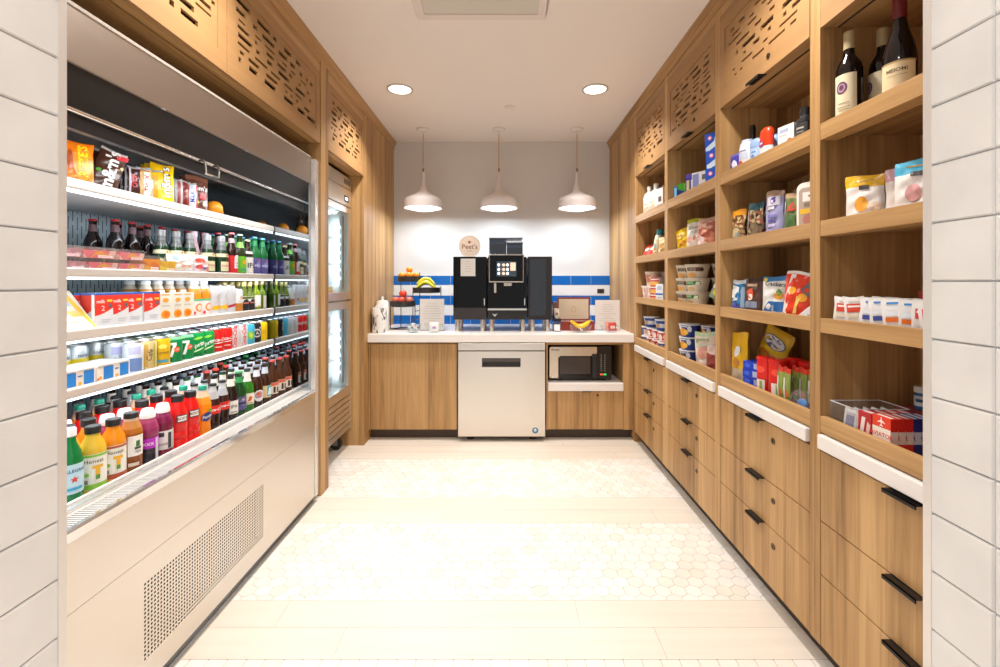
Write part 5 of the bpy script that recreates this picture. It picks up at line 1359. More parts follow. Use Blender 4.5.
# ---- shelf three: cartons, juices, small bottles
def p_carton(key, name, w, d, h, mat, front, cap=None, side=(), other=()):
    root = thing(name); b = MB().box(-w / 2, w / 2, -d / 2, d / 2, 0, h, mat)
    deco(b, front, flat_map(-d / 2)); deco(b, side, lambda x, z, o: (-w / 2 - o, -x, z)); deco(b, other, lambda x, z, o: (w / 2 + o, x, z))
    kid(root, b.build('body', root, smooth=False))
    c = MB()
    if cap: c.lathe([(.011, h + .0003, cap), (.011, h + .011, cap), (.0095, h + .012, cap)], 16); kid(root, c.build('cap', root))
    return protoset(key, root, 'carton')
def swoosh(w, h, red):
    pts = [(-w / 2, h)] + [(-w / 2, h * .36)] + [(-w / 2 + w * q, h * (.36 + .22 * q ** 1.6)) for q in (.25, .5, .75, 1)] + [(w / 2, h)]
    return ('p', pts, red)
mk = lambda w: [swoosh(w, .125, 'e0392b|.4'), ('r', 0, .122, w, .007, '2c5cae|.4'), ('t', 'milk', -.012, .095, .017, 'f8eae4|.4'), ('t', '2', -.004, .07, .026, 'f2c8c0|.4'), ('r', .018, .098, .018, .008, 'f0c43a|.4'), ('r', .02, .08, .01, .014, '6a6a72|.4'), ('r', .006, .03, .034, .003, 'b8bcc4|.4'), ('r', .004, .022, .026, .003, 'b8bcc4|.4')]
p_carton('milk', 'milk_carton', .062, .062, .125, 'd8dadd|.4', mk(.062), None, side=[swoosh(.062, .125, 'd23a2c|.4'), ('r', .0, .122, .062, .007, '2c5cae|.4'), ('r', .024, .06, .012, .12, 'f2f2f2|.4')])
p_carton('oj', 'juice_carton', .058, .058, .118, 'e2ddd2|.4', [('e', 0, .027, .036, .036, 'f49a1e|.4'), ('e', .003, .027, .022, .022, 'ee7a1c|.4'), ('e', .0, .088, .024, .018, 'f2a23a|.4'), ('r', .0, .064, .03, .005, 'c8c0a8|.4'), ('r', .0, .111, .03, .006, 'f0b060|.4')], 'f2efe8|.35', other=[('r', .01, .05, .02, .07, 'f6c85a|.4')], side=[('r', 0, .05, .03, .06, 'e4e8e6|.4')])
p_bottle('peach', 'iced_tea_bottle', 'bottle', [(.028, 0, 'e89a50|.12'), (.031, .005, 'e89a50|.12'), (.031, .075, 'd98a1c|.1'), (.031, .11, 'c98d3a|.1'), (.024, .135, 'd8ccb8|.1'), (.017, .15, 'd8ccb8|.1'), (.016, .158, 'd8ccb8|.1')], (.018, .155, .172, 'f5f5f4|.35'), (.004, .085, 'f3e6e0|.4', None), [('r', 0, .081, .19, .009, '5fbf8a|.4'), ('e', .002, .045, .038, .04, 'ef8a50|.4'), ('e', .002, .045, .024, .026, 'f6d8c4|.4'), ('e', -.02, .02, .012, .016, 'd84a5a|.4'), ('e', .022, .018, .01, .014, 'd84a5a|.4')])
p_can('seltzer', 'dcdce0|.3|.3', [('r', 0, .035, .05, .016, 'eebc1e|.35', .0), ('p', [(-.028, .028), (-.02, .043), (.028, .055), (.02, .038)], 'e8b41a|.35'), ('e', .006, .09, .02, .036, 'c8c2c0|.35')], h=.15, d=.06)
p_can('seltzer2', 'dcdce0|.3|.3', [('p', [(-.028, .028), (-.02, .043), (.028, .055), (.02, .038)], 'b8324a|.35'), ('e', .006, .09, .02, .036, 'c8c2c0|.35')], h=.15, d=.06)
p_can('white_brown', 'ecebea|.32|.2', [('e', .008, .08, .022, .024, 'd8b8a8|.35'), ('r', 0, .06, .02, .003, 'b8b0a8|.35')], h=.132, d=.062, band=[(.006, .05, 'c07a2c|.35')])
p_bottle('sauce', 'small_bottle', 'bottle', [(.024, 0, '202024|.1'), (.027, .004, '202024|.1'), (.027, .06, '5a6a1c|.1'), (.027, .08, '6a7a22|.1'), (.02, .098, '6a7a22|.1'), (.0115, .118, '6a7a22|.1'), (.0115, .15, '6a7a22|.1')], (.0135, .14, .165, 'd8c27a|.3|.3'), (.004, .085, 'e6e4e2|.4', None), [('r', 0, .03, .16, .05, '232329|.4'), ('e', 0, .058, .03, .022, '232329|.4'), ('r', 0, .048, .034, .007, 'd8786a|.4')])
p_bottle('wine_s', 'small_wine_bottle', 'bottle', [(.024, 0, '7f9418|.08'), (.027, .004, '7f9418|.08'), (.027, .09, '8aa01c|.08'), (.02, .11, '8aa01c|.08'), (.0115, .128, '8aa01c|.08'), (.0115, .16, '8aa01c|.08')], (.0135, .148, .172, 'd9c88a|.3|.3'), (.02, .088, 'f0efec|.4', .9), [('e', 0, .024, .016, .012, 'eab23c|.4')])
p_bottle('wine_s2', 'small_wine_bottle', 'bottle', [(.024, 0, '2f4a12|.08'), (.027, .004, '4a6a14|.08'), (.027, .09, '6a861a|.08'), (.02, .11, '6a861a|.08'), (.0115, .128, '6a861a|.08'), (.0115, .16, '6a861a|.08')], (.0135, .148, .172, 'a8926a|.3|.3'), (.01, .085, 'd0c2bc|.4', .5), [])
S3 = {'milk': 'red and white milk carton', 'oj': 'white orange juice carton', 'peach': 'peach iced tea bottle', 'seltzer': 'silver can with yellow swoosh', 'seltzer2': 'silver can with red swoosh', 'white_brown': 'white can with brown base', 'sauce': 'small bottle with black label', 'wine_s': 'small green wine bottle', 'wine_s2': 'small dark green wine bottle'}
sh3 = [
 (1.600, ('red and white milk carton half hidden by the sandwich pack', 'milk carton at the sandwich pack'), ['milk', 'milk']),
 (1.668, ('red and white milk carton, second from the sandwich pack', 'second milk carton'), ['milk', 'milk']),
 (1.744, ('red and white milk carton, third from the sandwich pack', 'third milk carton'), ['milk', 'milk']),
 (1.826, ('red and white milk carton beside the orange juice cartons', 'milk carton beside the juice cartons'), ['milk', 'milk']),
 (1.905, ('white orange juice carton beside the milk cartons', 'juice carton beside the milk'), ['oj', 'peach', 'peach']),
 (1.972, ('white orange juice carton in the middle of the three at the front', 'middle juice carton'), ['oj', 'peach', 'peach']),
 (2.036, ('white orange juice carton beside the peach iced tea bottles', 'juice carton beside the iced tea'), ['oj', 'peach', 'peach']),
 (2.102, ('peach iced tea bottle with white cap, beside the orange juice cartons', 'iced tea beside the juice cartons'), ['peach', 'peach', 'peach']),
 (2.166, ('peach iced tea bottle with white cap, beside the silver swoosh cans', 'iced tea beside the silver cans'), ['peach', 'peach', 'peach']),
 (2.236, ('tall silver can with yellow swoosh, beside the peach iced tea', 'silver can beside the iced tea'), ['seltzer', 'seltzer']),
 (2.303, ('tall silver can with yellow swoosh, second of the silver cans', 'second silver can'), ['seltzer', 'seltzer']),
 (2.368, ('tall silver can with a dark red swoosh on the carton shelf', 'red-swoosh silver can'), ['seltzer2', 'seltzer']),
 (2.434, ('white can with brown base beside the small black-labelled bottles', 'brown-based white can'), ['white_brown', 'sauce']),
 (2.499, ('small gold-capped bottle with black label, beside the white can', 'black-labelled bottle beside the white can'), ['sauce', 'sauce', 'sauce']),
 (2.560, ('small gold-capped bottle with black label, beside the green wine', 'black-labelled bottle beside the wine'), ['sauce', 'sauce', 'wine_s']),
 (2.622, ('small green wine bottle with white label on the carton shelf', 'white-labelled green wine'), ['wine_s', 'wine_s', 'wine_s']),
 (2.686, ('small dark green wine bottle against the mirrored end of the carton shelf', 'dark green wine at the mirror'), ['wine_s2', 'wine_s', 'wine_s']),
]
run(sh3, -1.472, -.068, SZ[2] - .0075, 74, 'drinks on the carton shelf of the cooler', S3)
# sandwich wedge leaning back
STATIC.append((-1.555, -1.433, 1.383, 1.566, SZ[2] - .0075, SZ[2] + .14))
t = thing('sandwich_pack', 'large pale yellow sandwich pack leaning back at the entrance end of the carton shelf', 'sandwich pack', (-1.47, 1.47, SZ[2] - .0075))
z0 = SZ[2] - .0075
A = [(-1.4335, z0 + .004), (-1.4395, z0 + .001), (-1.55, z0 + .001), (-1.55, z0 + .13), (-1.535, z0 + .135)]
b = MB(); b.prism(A[::-1], 'y', 1.385, 1.565, 'd9d2c0|.4'); 
n_ = Vector((.131, 0, .107)).normalized()
def slope(u, v, o):   # u along y, v 0..1 up the slope
    return (-1.4335 + (-.1015) * v + n_.x * o, u, z0 + .004 + .131 * v + n_.z * o)
deco(b, [('r', 1.475, .5, .178, .98, 'd9d2c0|.4'), ('r', 1.47, .76, .12, .34, '9db4ca|.35'), ('p', [(1.553, .02), (1.565, .02), (1.545, .98), (1.522, .98)], 'dcb23c|.4'), ('r', 1.47, .36, .15, .07, 'dcb860|.4'), ('e', 1.48, .37, .05, .12, 'c8c4c8|.4'), ('e', 1.515, .42, .05, .1, 'f0c070|.4'), ('r', 1.46, .2, .12, .03, 'd8c890|.4'), ('e', 1.44, .97, .034, .12, 'f0b62c|.4'), ('r', 1.45, .62, .06, .04, 'aab4c4|.4'), ('e', 1.42, .8, .03, .2, 'e6eeb4|.4')], slope)
b.build('sleeve', t, smooth=False)
b = MB(); b.prism([(-1.442, z0 + .014), (-1.54, z0 + .014), (-1.54, z0 + .12)][::-1], 'y', 1.3835, 1.3845, 'd8a890|.5'); b.build('filling', t, smooth=False)

# ---- shelf two: fruit cups, wrap and bottles
def clam(key, w, d, h, fill, lid='f2f4f4|.3', cat='food container', name='fruit_container', lab='f4d8dc|.4', fh=.72):
    root = thing(name)
    b = MB(); t_ = .0015; tp = .006
    def wall(z0_, z1_, i0, i1, mat):
        vs = [(-w / 2 + i0, -d / 2 + i0, z0_), (w / 2 - i0, -d / 2 + i0, z0_), (w / 2 - i0, d / 2 - i0, z0_), (-w / 2 + i0, d / 2 - i0, z0_), (-w / 2 + i1, -d / 2 + i1, z1_), (w / 2 - i1, -d / 2 + i1, z1_), (w / 2 - i1, d / 2 - i1, z1_), (-w / 2 + i1, d / 2 - i1, z1_)]
        b.add(vs, [(3, 2, 1, 0), (0, 1, 5, 4), (1, 2, 6, 5), (2, 3, 7, 6), (3, 0, 4, 7)], mat)
    wall(0, h - .008, tp, 0, 'clear_plastic'); kid(root, b.build('tub', root, smooth=False))
    b = MB(); wall(.002, h * fh, tp + .0012, .003, fill); b.add([(-w / 2 + .003, -d / 2 + .003, h * fh), (w / 2 - .003, -d / 2 + .003, h * fh), (w / 2 - .003, d / 2 - .003, h * fh), (-w / 2 + .003, d / 2 - .003, h * fh)], [(0, 1, 2, 3)], fill)
    kid(root, b.build('filling', root, smooth=False))
    b = MB(); b.box(-w / 2 - .003, w / 2 + .003, -d / 2 - .003, d / 2 + .003, h - .008, h - .004, lid); b.box(-w / 2 + .004, w / 2 - .004, -d / 2 + .004, d / 2 - .004, h - .004, h, lid)
    kid(root, b.build('lid', root, smooth=False, bevel=.001))
    b = MB(); deco(b, [('r', w * .15, h * .2, w * .42, h * .22, lab), ('r', w * .15, h * .2, w * .32, h * .05, 'e0a0a8|.4')], flat_map(-d / 2 + .0035)); kid(root, b.build('label', root, smooth=False))
    return protoset(key, root, cat)
clam('meat', .085, .10, .042, 'sliced_meat', 'clear_plastic', name='meat_container')
clam('fruit', .115, .10, .042, 'cut_fruit', 'clear_plastic')
clam('orange', .075, .08, .068, 'cut_orange', 'clear_plastic', lab='f8e6d8|.4', fh=.8)
clam('pine', .078, .08, .062, 'cut_pineapple', 'clear_plastic', lab='f8ecc8|.4', fh=.78)
z2 = SZ[1] - .0075
put('meat', -1.492, 1.497, z2, 82, 'clear container of sliced meat under another at the entrance end of the bottle shelf', 'meat containers on the bottle shelf')
put('meat', -1.492, 1.494, z2 + .0425, 76, 'clear container of sliced meat stacked on top of another on the bottle shelf', 'meat containers on the bottle shelf')
put('fruit', -1.492, 1.606, z2, 86, 'fruit tray at the bottom of the stack beside the meat containers', 'mixed fruit trays on the bottle shelf')
put('fruit', -1.492, 1.610, z2 + .0425, 80, 'fruit tray on top of the stack beside the meat containers', 'mixed fruit trays on the bottle shelf')
put('fruit', -1.492, 1.728, z2, 86, 'fruit tray at the bottom of the stack beside the orange fruit cup', 'mixed fruit trays on the bottle shelf')
put('fruit', -1.492, 1.728, z2 + .0425, 88, 'fruit tray on top of the stack beside the orange fruit cup', 'mixed fruit trays on the bottle shelf')
put('orange', -1.484, 1.833, z2, 76, 'square cup of cut orange fruit with a white lid')
put('pine', -1.484, 1.922, z2, 76, 'square cup of cut yellow pineapple with a white lid')
p_pouch('wrap', 'wrapped_sandwich', 'wrapped sandwich', .12, .085, .06, 'f0ede8|.35', decals=[('p', [(-.055, .01), (.05, .012), (.04, .03), (-.04, .05)], 'f4dcc8|.4'), ('e', -.028, .07, .026, .016, '7fb0e0|.4', -30), ('r', .012, .03, .05, .008, 'f0a890|.4')], seed=8)
put('wrap', -1.475, 2.028, z2 + .001, 70, 'white wrapped sandwich with a blue sticker beside the pineapple cup')
p_pouch('pinkbag', 'snack_bag', 'snack bag', .09, .085, .05, 'ecd2d2|.35', bands=[(.8, 1, 'f0e8e8|.35')], decals=[('e', -.004, .062, .05, .024, 'e0503c|.4', -8), ('e', -.012, .03, .036, .022, 'c8504a|.4'), ('e', .008, .026, .02, .016, '5a64a8|.4'), ('e', .03, .02, .024, .026, 'c87a3a|.4')], seed=9, stand=True)
put('pinkbag', -1.468, 2.135, z2 + .001, 72, 'small pink and red snack bag in front of the cream-banded green bottles')
gl = '1d3a22|.08'
p_bottle('perr', 'mixer_bottle', 'bottle', [(.028, 0, gl), (.031, .005, gl), (.031, .09, gl), (.024, .125, '6a6e6c|.1'), (.016, .15, '8a8e8e|.1'), (.0145, .185, '9a9e9e|.1')], (.0168, .17, .197, 'c2c4c6|.3|.5'), (.088, .106, 'e2d6ae|.4', None), [('r', 0, .04, .05, .05, 'e8dcb4|.4'), ('e', .006, .098, .012, .012, 'c07a4a|.4'), ('t', 'tonic', 0, .045, .02, 'c86a5a|.4')])
p_bottle('pinkm', 'mixer_bottle', 'bottle', [(.027, 0, 'd8a8b0|.1'), (.03, .005, 'd8a8b0|.1'), (.03, .1, 'dcb0b8|.1'), (.02, .14, 'e2bcc4|.1'), (.0135, .165, 'e8c8d0|.1'), (.013, .2, 'f0d8e0|.1')], (.0155, .186, .214, 'ecccd6|.35'), (.02, .1, 'f0e0d8|.4', None), [('e', 0, .06, .03, .03, 'd87a8a|.4')])
p_bottle('colax', 'cola_bottle', 'bottle', beer('1a0f0f|.08'), (.0148, .214, .223, 'b8242a|.35'), (.04, .095, '2a2022|.4', None), [('r', 0, .067, .04, .04, '3a3234|.4')], neck=(.17, .2, '6a4a52|.4'), capmb='crown')
p_bottle('redlab', 'beer_bottle', 'bottle', beer('2a120e|.08'), (.0148, .214, .223, 'd86a6a|.35'), (.008, .1, 'd8242c|.4', None), [('r', .010, .062, .038, .06, 'f0e8e4|.4'), ('e', .01, .094, .034, .02, 'f0e8e4|.4'), ('r', .01, .06, .026, .004, 'a8a4b0|.4'), ('r', .01, .045, .022, .004, 'a8a4b0|.4')], neck=(.168, .192, 'c8a8b0|.4'), capmb='crown')
p_bottle('greenlab', 'beer_bottle', 'bottle', beer('2c3418|.08'), (.0148, .214, .223, 'a8c8b8|.35'), (.004, .1, '6fbf2c|.4', None), [('e', .0, .07, .036, .026, 'e8b01e|.4', 25), ('r', 0, .028, .05, .014, '3fae7c|.4')], neck=(.148, .178, '8fd85c|.4'), capmb='crown')
p_bottle('ipa', 'beer_bottle', 'bottle', [(.026, 0, '2a1810|.08'), (.0305, .005, '2a1810|.08'), (.0305, .11, '2a1810|.08'), (.026, .128, '2a1810|.08'), (.0155, .15, '3a2418|.08'), (.0138, .18, '3a2418|.08'), (.0138, .195, '3a2418|.08')], (.015, .19, .2, 'd8c8a0|.35'), (.006, .1, 'efece6|.45', None), [('t', 'IPA', 0, .052, .04, '26221f|.4', 0, 0, .02), ('r', 0, .104, .19, .008, '3a3430|.4')], neck=(.118, .132, 'd8d4cc|.4'), capmb='crown')
p_bottle('purp', 'beer_bottle', 'bottle', beer('176a34|.08'), (.0148, .214, .223, '5a9ac0|.35'), (.006, .1, '5c5594|.4', None), [('e', 0, .06, .04, .04, '8a84c0|.4'), ('r', 0, .055, .06, .012, 'b0acd8|.4'), ('e', 0, .085, .016, .012, 'd8784a|.4')], neck=(.17, .2, '2f8a5a|.4'), capmb='crown')
S2 = {'perr': 'green mixer bottle with cream band', 'pinkm': 'pink mixer bottle', 'colax': 'dark red-capped cola bottle', 'redlab': 'brown bottle with red label', 'greenlab': 'bottle with lime green label', 'ipa': 'dark bottle with plain white label', 'purp': 'green bottle with purple label'}
fb = [
 (2.378, ('brown bottle with red and white label at the front of the bottle shelf', 'red-labelled bottle'), ['redlab', 'colax', 'colax']),
 (2.452, ('bottle with a lime green and yellow label on the bottle shelf', 'lime-labelled bottle'), ['greenlab', 'greenlab', 'purp']),
 (2.524, ('dark bottle with big black letters on a plain white label', 'white-lettered bottle'), ['ipa', 'purp', 'purp']),
 (2.60, ('green bottle with purple label beside the white-lettered bottle', 'purple-labelled bottle beside the white-lettered one'), ['purp', 'purp', 'purp']),
 (2.682, ('green bottle with purple label against the mirrored end of the bottle shelf', 'purple-labelled bottle at the mirror'), ['purp', 'purp', 'purp']),
]
run(fb, -1.464, -.075, z2, 84, 'bottles at the front of the bottle shelf', S2)
mb_ = [(2.225, 'perr'), (2.303, 'perr'), (2.148, 'perr'), (2.07, 'perr'), (1.985, 'perr')]
names_ = ['nearest the pink snack bag', 'nearest the red-labelled bottle', 'behind the wrapped sandwich, shelving-end side', 'behind the wrapped sandwich, middle', 'behind the pineapple cup']
for k, (y, kk) in enumerate([(2.312, 'perr'), (2.24, 'perr'), (2.165, 'perr'), (2.09, 'perr'), (2.015, 'perr')]):
    put(kk, -1.535 if k > 1 else (-1.475 if k == 0 else -1.50), y, z2, 75, 'green mixer bottle with cream band and silver neck, ' + ['beside the red-labelled bottle', 'second from the red-labelled bottle', 'third from the red-labelled bottle', 'fourth from the red-labelled bottle', 'fifth from the red-labelled bottle'][k], 'cream-banded mixer bottles')
for k, y in enumerate([2.325, 2.235]):
    put('pinkm', -1.565, y, z2, 75, 'slim pink mixer bottle, ' + ['first', 'second'][k] + ' from the red-labelled bottle', 'pink mixer bottles')
for k, y in enumerate([2.30, 2.215, 2.13, 2.045, 1.96, 1.875]):
    put('colax', -1.645, y, z2, 75, 'dark red-capped cola bottle in the back row, ' + ['first', 'second', 'third', 'fourth', 'fifth', 'sixth'][k] + ' from the red-labelled bottle', 'dark cola bottles in the back row')
for k, y in enumerate([2.24, 2.10, 1.98, 1.86]):
    put('colax', -1.725, y, z2, 75, 'dark cola bottle standing at the liner, ' + ['first', 'second', 'third', 'fourth'][k] + ' from the mirrored end', 'dark cola bottles at the liner')

# ---- shelf one: candy
z1 = SZ[0] - .0075
def stack(key, label, group, x, y, n, dx, dy, rz, dr=0, rx=0, ref='front pack'):
    for k in range(n):
        lb = label if k == 0 else f'{PROTO[key][0].name.split(".")[0].replace("_", " ")}, {NB[k]} behind the {ref}'
        put(key, x + dx * k, y + dy * k, z1 + .001, rz + dr * k, lb, group, rx=rx)
p_pouch('reese', 'candy_pack', 'candy pack', .09, .146, .034, 'f07a14|.25', bands=[(0, .05, 'e06a10|.3'), (.95, 1, 'e06a10|.3')], decals=[('e', .012, .075, .05, .13, 'e88a12|.3'), ('t', "REESE'S", .014, .078, .034, 'f8d418|.3', .15, 90, .025), ('e', -.02, .08, .016, .07, 'a84a14|.3'), ('r', -.042, .05, .008, .06, 'f2d8c4|.35'), ('r', 0, .008, .08, .008, 'f6e0cc|.35')], seed=12, stand=True)
stack('reese', 'orange candy pack with yellow lettering at the entrance end of the candy shelf', 'orange candy packs', -1.472, 1.535, 2, -.034, .02, 58, ref='front orange candy pack')
p_pouch('mmbrown', 'candy_pack', 'candy pack', .085, .15, .03, '4a2a1c|.25', bands=[(.93, 1, 'c8bcb4|.3'), (0, .05, '3a2016|.3')], decals=[('t', "m&m's", .002, .072, .056, 'f2eeea|.3', 0, 90, .03), ('e', -.03, .06, .014, .014, '58a83a|.3'), ('e', .034, .09, .012, .012, 'e0a83a|.3'), ('p', [(.01, .118), (.046, .125), (.048, .142), (.012, .135)], 'd8303a|.3')], seed=13, stand=True)
put('mmbrown', -1.468, 1.665, z1 + .002, 62, 'brown candy pack with white lettering, tilted on the candy shelf', 'brown lettered candy packs', ry=14)
put('mmbrown', -1.50, 1.683, z1 + .002, 62, 'brown candy pack directly behind the tilted brown one', 'brown lettered candy packs', ry=8)
put('mmbrown', -1.532, 1.70, z1 + .002, 62, 'brown candy pack, second behind the tilted brown one', 'brown lettered candy packs', ry=3)
def p_bar(key, w, h, d, mat, dec, name='candy_bar'):
    p_pouch(key, name, 'candy bar', w, h, d, mat, decals=dec, seed=len(PROTO), bands=[(0, .04, 'b8b4b2|.3|.5'), (.96, 1, 'b8b4b2|.3|.5')])
p_bar('bardark', .042, .115, .018, '3e1c1c|.25', [('t', 'CRISP', 0, .058, .02, 'd8303a|.3', 0, 90, .02), ('r', -.014, .058, .006, .1, 'b8b0b4|.3')])
p_bar('twix', .05, .125, .022, 'd8b078|.25', [('r', .008, .06, .022, .115, 'f2e4d0|.3'), ('t', 'TWIX', .009, .062, .026, 'd8242c|.3', 0, 90, .03), ('r', 0, .112, .04, .008, 'a87a44|.3')])
p_bar('gold', .05, .13, .02, 'e8b020|.25', [('r', 0, .06, .02, .09, 'c8942a|.3'), ('r', -.012, .05, .01, .07, 'd8d4d0|.3')])
p_pouch('mmyel', 'candy_pack', 'candy pack', .088, .168, .032, 'f4c40e|.25', bands=[(.95, 1, 'e8b408|.3')], decals=[('t', "m&m's", .010, .092, .048, '40322a|.3', 0, 90, .05), ('t', "m&m's", .0095, .0925, .048, 'f6f2ee|.3', 0, 90, .018), ('e', -.02, .1, .018, .03, '3a6ab0|.3'), ('e', -.02, .085, .02, .03, 'e8a81c|.3'), ('e', -.006, .035, .034, .022, 'b8cc2a|.3')], seed=15, stand=True)
p_bar('barsil', .034, .12, .016, 'a8a6aa|.25', [('r', .004, .06, .012, .1, '8a3a34|.3')])
p_bar('barred', .034, .12, .016, '7a2420|.25', [('r', -.008, .06, .01, .1, 'c8c0c0|.3')])
p_bar('barblue', .034, .125, .018, 'd8dcea|.25', [('t', 'MILK', 0, .06, .024, '3a4aa0|.3', 0, 90, .02), ('r', -.018, .06, .008, .11, 'd83a44|.3'), ('r', .018, .06, .006, .11, 'd83a44|.3')])
p_pouch('mmbag', 'candy_bag', 'candy bag', .10, .17, .045, '6a4030|.25', bands=[(.86, 1, '8a5a44|.25')], decals=[('t', "m&m's", 0, .112, .032, 'f4f0ee|.3', 0, 0, .03), ('e', .018, .075, .03, .036, 'c83a44|.3'), ('e', -.018, .06, .018, .018, '3a5ac0|.3'), ('e', -.008, .045, .018, .016, 'ecc82a|.3'), ('e', .024, .04, .02, .024, 'd8c0b8|.3')], seed=16, stand=True)
for k in range(3): put('bardark', -1.452 - .026 * k, 1.737 + .013 * k, z1 + .001, 62, ['dark candy bar with red lettering between the brown pack and the gold bar', 'dark candy bar, first behind the red-lettered one', 'dark candy bar, second behind the red-lettered one'][k], 'dark candy bars')
for k in range(3): put('twix', -1.454 - .028 * k, 1.787 + .014 * k, z1 + .001, 62, ['gold and cream candy bar with red upright lettering', 'gold candy bar, first behind the red-lettered cream one', 'gold candy bar, second behind the red-lettered cream one'][k], 'gold and cream candy bars')
for k in range(3): put('gold', -1.456 - .028 * k, 1.838 + .014 * k, z1 + .001, 62, ['yellow candy bar beside the tall yellow pack', 'yellow candy bar, second in line beside the tall yellow pack', 'yellow candy bar, third in line beside the tall yellow pack'][k], 'yellow candy bars')
stack('mmyel', 'tall yellow candy pack with white and black lettering', 'yellow lettered candy packs', -1.464, 1.902, 3, -.034, .02, 60, ref='tall yellow pack')
for k, (kk, y, l) in enumerate([('barsil', 1.962, 'silver candy bar beside the tall yellow pack'), ('barred', 1.996, 'dark red candy bar between two silver ones'), ('barsil', 2.028, 'silver candy bar between the dark red and the blue-lettered bars'), ('barblue', 2.062, 'white candy bar with blue letters and red edges')]):
    put(kk, -1.452, y, z1 + .001, 52, l, 'candy bars beside the yellow pack')
    if k in (0, 2): put(kk, -1.478, y + .020, z1 + .001, 52, l + ', second row', 'candy bars beside the yellow pack')
stack('mmbag', 'big brown candy bag with white lettering and coloured dots', 'big brown candy bags', -1.466, 2.142, 2, -.045, .024, 62, ref='big brown candy bag')
STATIC += [(-1.505, -1.425, 2.21, 2.29, z1, z1 + .08), (-1.59, -1.51, 2.335, 2.415, z1, z1 + .08), (-1.675, -1.595, 2.46, 2.54, z1, z1 + .08)]
orange('orange beside the big brown candy bag on the candy shelf', -1.472, 2.25, z1 + .0005, .038, 'oranges on the candy shelf')
orange('orange directly behind the first orange on the candy shelf', -1.548, 2.375, z1 + .0005, .038, 'oranges on the candy shelf')
orange('orange farthest back on the candy shelf, behind two others', -1.635, 2.50, z1 + .0005, .038, 'oranges on the candy shelf')
# ================================================================== stock on the oak shelves (faces -X)
SA, SB, SC, SD = 1.8805, 1.5425, 1.2055, .8355
RZ = -70
for a_, c_ in BY:
    for z_ in (SA, SB, SC, SD): REGIONS.append((XR + .0235, 1.4425, a_ + .0265, c_ - .0265, z_ - .01, z_ + .3))
# ---- bay beside the back wall
p_bottle('jug', 'cleaner_jug', 'bottle', [(.045, 0, 'dedbd6|.35'), (.05, .006, 'dedbd6|.35'), (.05, .15, 'dedbd6|.35'), (.04, .185, 'dedbd6|.35'), (.018, .205, 'dedbd6|.35'), (.016, .225, 'dedbd6|.35')], (.019, .218, .25, 'eceae6|.35'), None, [('r', 0, .1, .06, .006, 'c8b08a|.4'), ('t', 'Fresh', 0, .06, .032, 'd8a85a|.4', .2, 20)])
put('jug', 1.185, 3.64, SA, RZ, 'white jug with tan script, nearest the grooved panel on the top shelf', 'white jugs on the top shelf')
put('jug', 1.20, 3.525, SA, RZ - 10, 'white jug in the middle of the three on the top shelf', 'white jugs on the top shelf')
put('jug', 1.29, 3.60, SA, RZ + 20, 'white jug at the back of the three on the top shelf', 'white jugs on the top shelf')
p_box('whbox', 'white_box', 'box', .11, .09, .17, 'e8e4e2', front=[('r', .012, .09, .05, .04, '5a4a4a'), ('r', 0, .05, .06, .006, 'a8a0a0')], side=[('r', 0, .1, .05, .03, '6a5a5a')])
put('whbox', 1.20, 3.34, SA, RZ - 12, 'white carton with dark label beside the white jugs')
p_box('whbox2', 'white_box', 'box', .09, .08, .2, 'd9d3d2', front=[('r', 0, .13, .05, .03, '7a6a6c')])
put('whbox2', 1.30, 3.32, SA, RZ, 'taller grey-white carton behind the white dark-labelled carton')
p_pouch('redsnack', 'snack_bag', 'snack bag', .11, .12, .05, 'cf3a2a|.3', decals=[('e', 0, .06, .05, .035, 'f0e0d0|.35'), ('e', .02, .09, .03, .02, 'e8803a|.35')], seed=21, stand=True)
put('redsnack', 1.165, 3.64, SB, RZ, 'red snack bag at the far end of the second shelf, by the grooved panel', 'red snack bags by the grooved panel', rx=-25)
put('redsnack', 1.165, 3.53, SB, RZ, 'red snack bag between another red bag and the teal-capped bottle', 'red snack bags by the grooved panel', rx=-25)
p_bottle('lotion', 'lotion_bottle', 'bottle', [(.03, 0, 'e6d29a|.35'), (.033, .006, 'e6d29a|.35'), (.033, .12, 'efe6cc|.35'), (.028, .15, 'efe6cc|.35'), (.02, .162, 'efe6cc|.35')], (.023, .16, .2, '1f9aa8|.35'), (.03, .115, 'f0e8d0|.4', .9), [('e', 0, .07, .03, .05, '8ab8b0|.4'), ('e', 0, .05, .03, .02, 'd8a040|.4')])
put('lotion', 1.165, 3.405, SB + .004, RZ, 'cream lotion bottle with teal cap leaning on the second shelf', None, ry=10)
p_pouch('tanbag', 'snack_bag', 'snack bag', .10, .14, .05, 'e3cf9a|.35', decals=[('e', 0, .07, .05, .05, 'c89a4a|.35')], seed=22, stand=True)
put('tanbag', 1.17, 3.27, SB, RZ, 'tan snack bag beside the teal-capped lotion bottle')
# third shelf
p_tub('pcup', 'soup_cup', 'cup', .042, .056, .105, 'e6cdb8', 'e9ddd0', decals=[('e', 0, .05, .05, .05, 'd88a74'), ('r', 0, .08, .06, .012, 'c8846c')])
p_tub('rcup', 'soup_cup', 'cup', .042, .056, .105, 'efe2da', 'ece4dc', decals=[('r', -.02, .05, .016, .085, 'e08a80'), ('r', .015, .05, .012, .085, 'd8a09a'), ('e', 0, .05, .03, .03, 'f6f0ec')])
for k, (x, y, l) in enumerate([(1.175, 3.64, 'at the panel end, front'), (1.30, 3.64, 'at the panel end, back')]):
    put('rcup', x, y, SC, RZ, f'pink-striped white soup cup, bottom layer of the third shelf, {l}', 'pink striped soup cups')
put('rcup', 1.18, 3.525, SC, RZ, 'pink-striped white soup cup in the bottom layer, second from the panel', 'pink striped soup cups')
put('pcup', 1.19, 3.58, SC + .1135, RZ, 'tan soup cup stacked on top of the pink-striped ones')
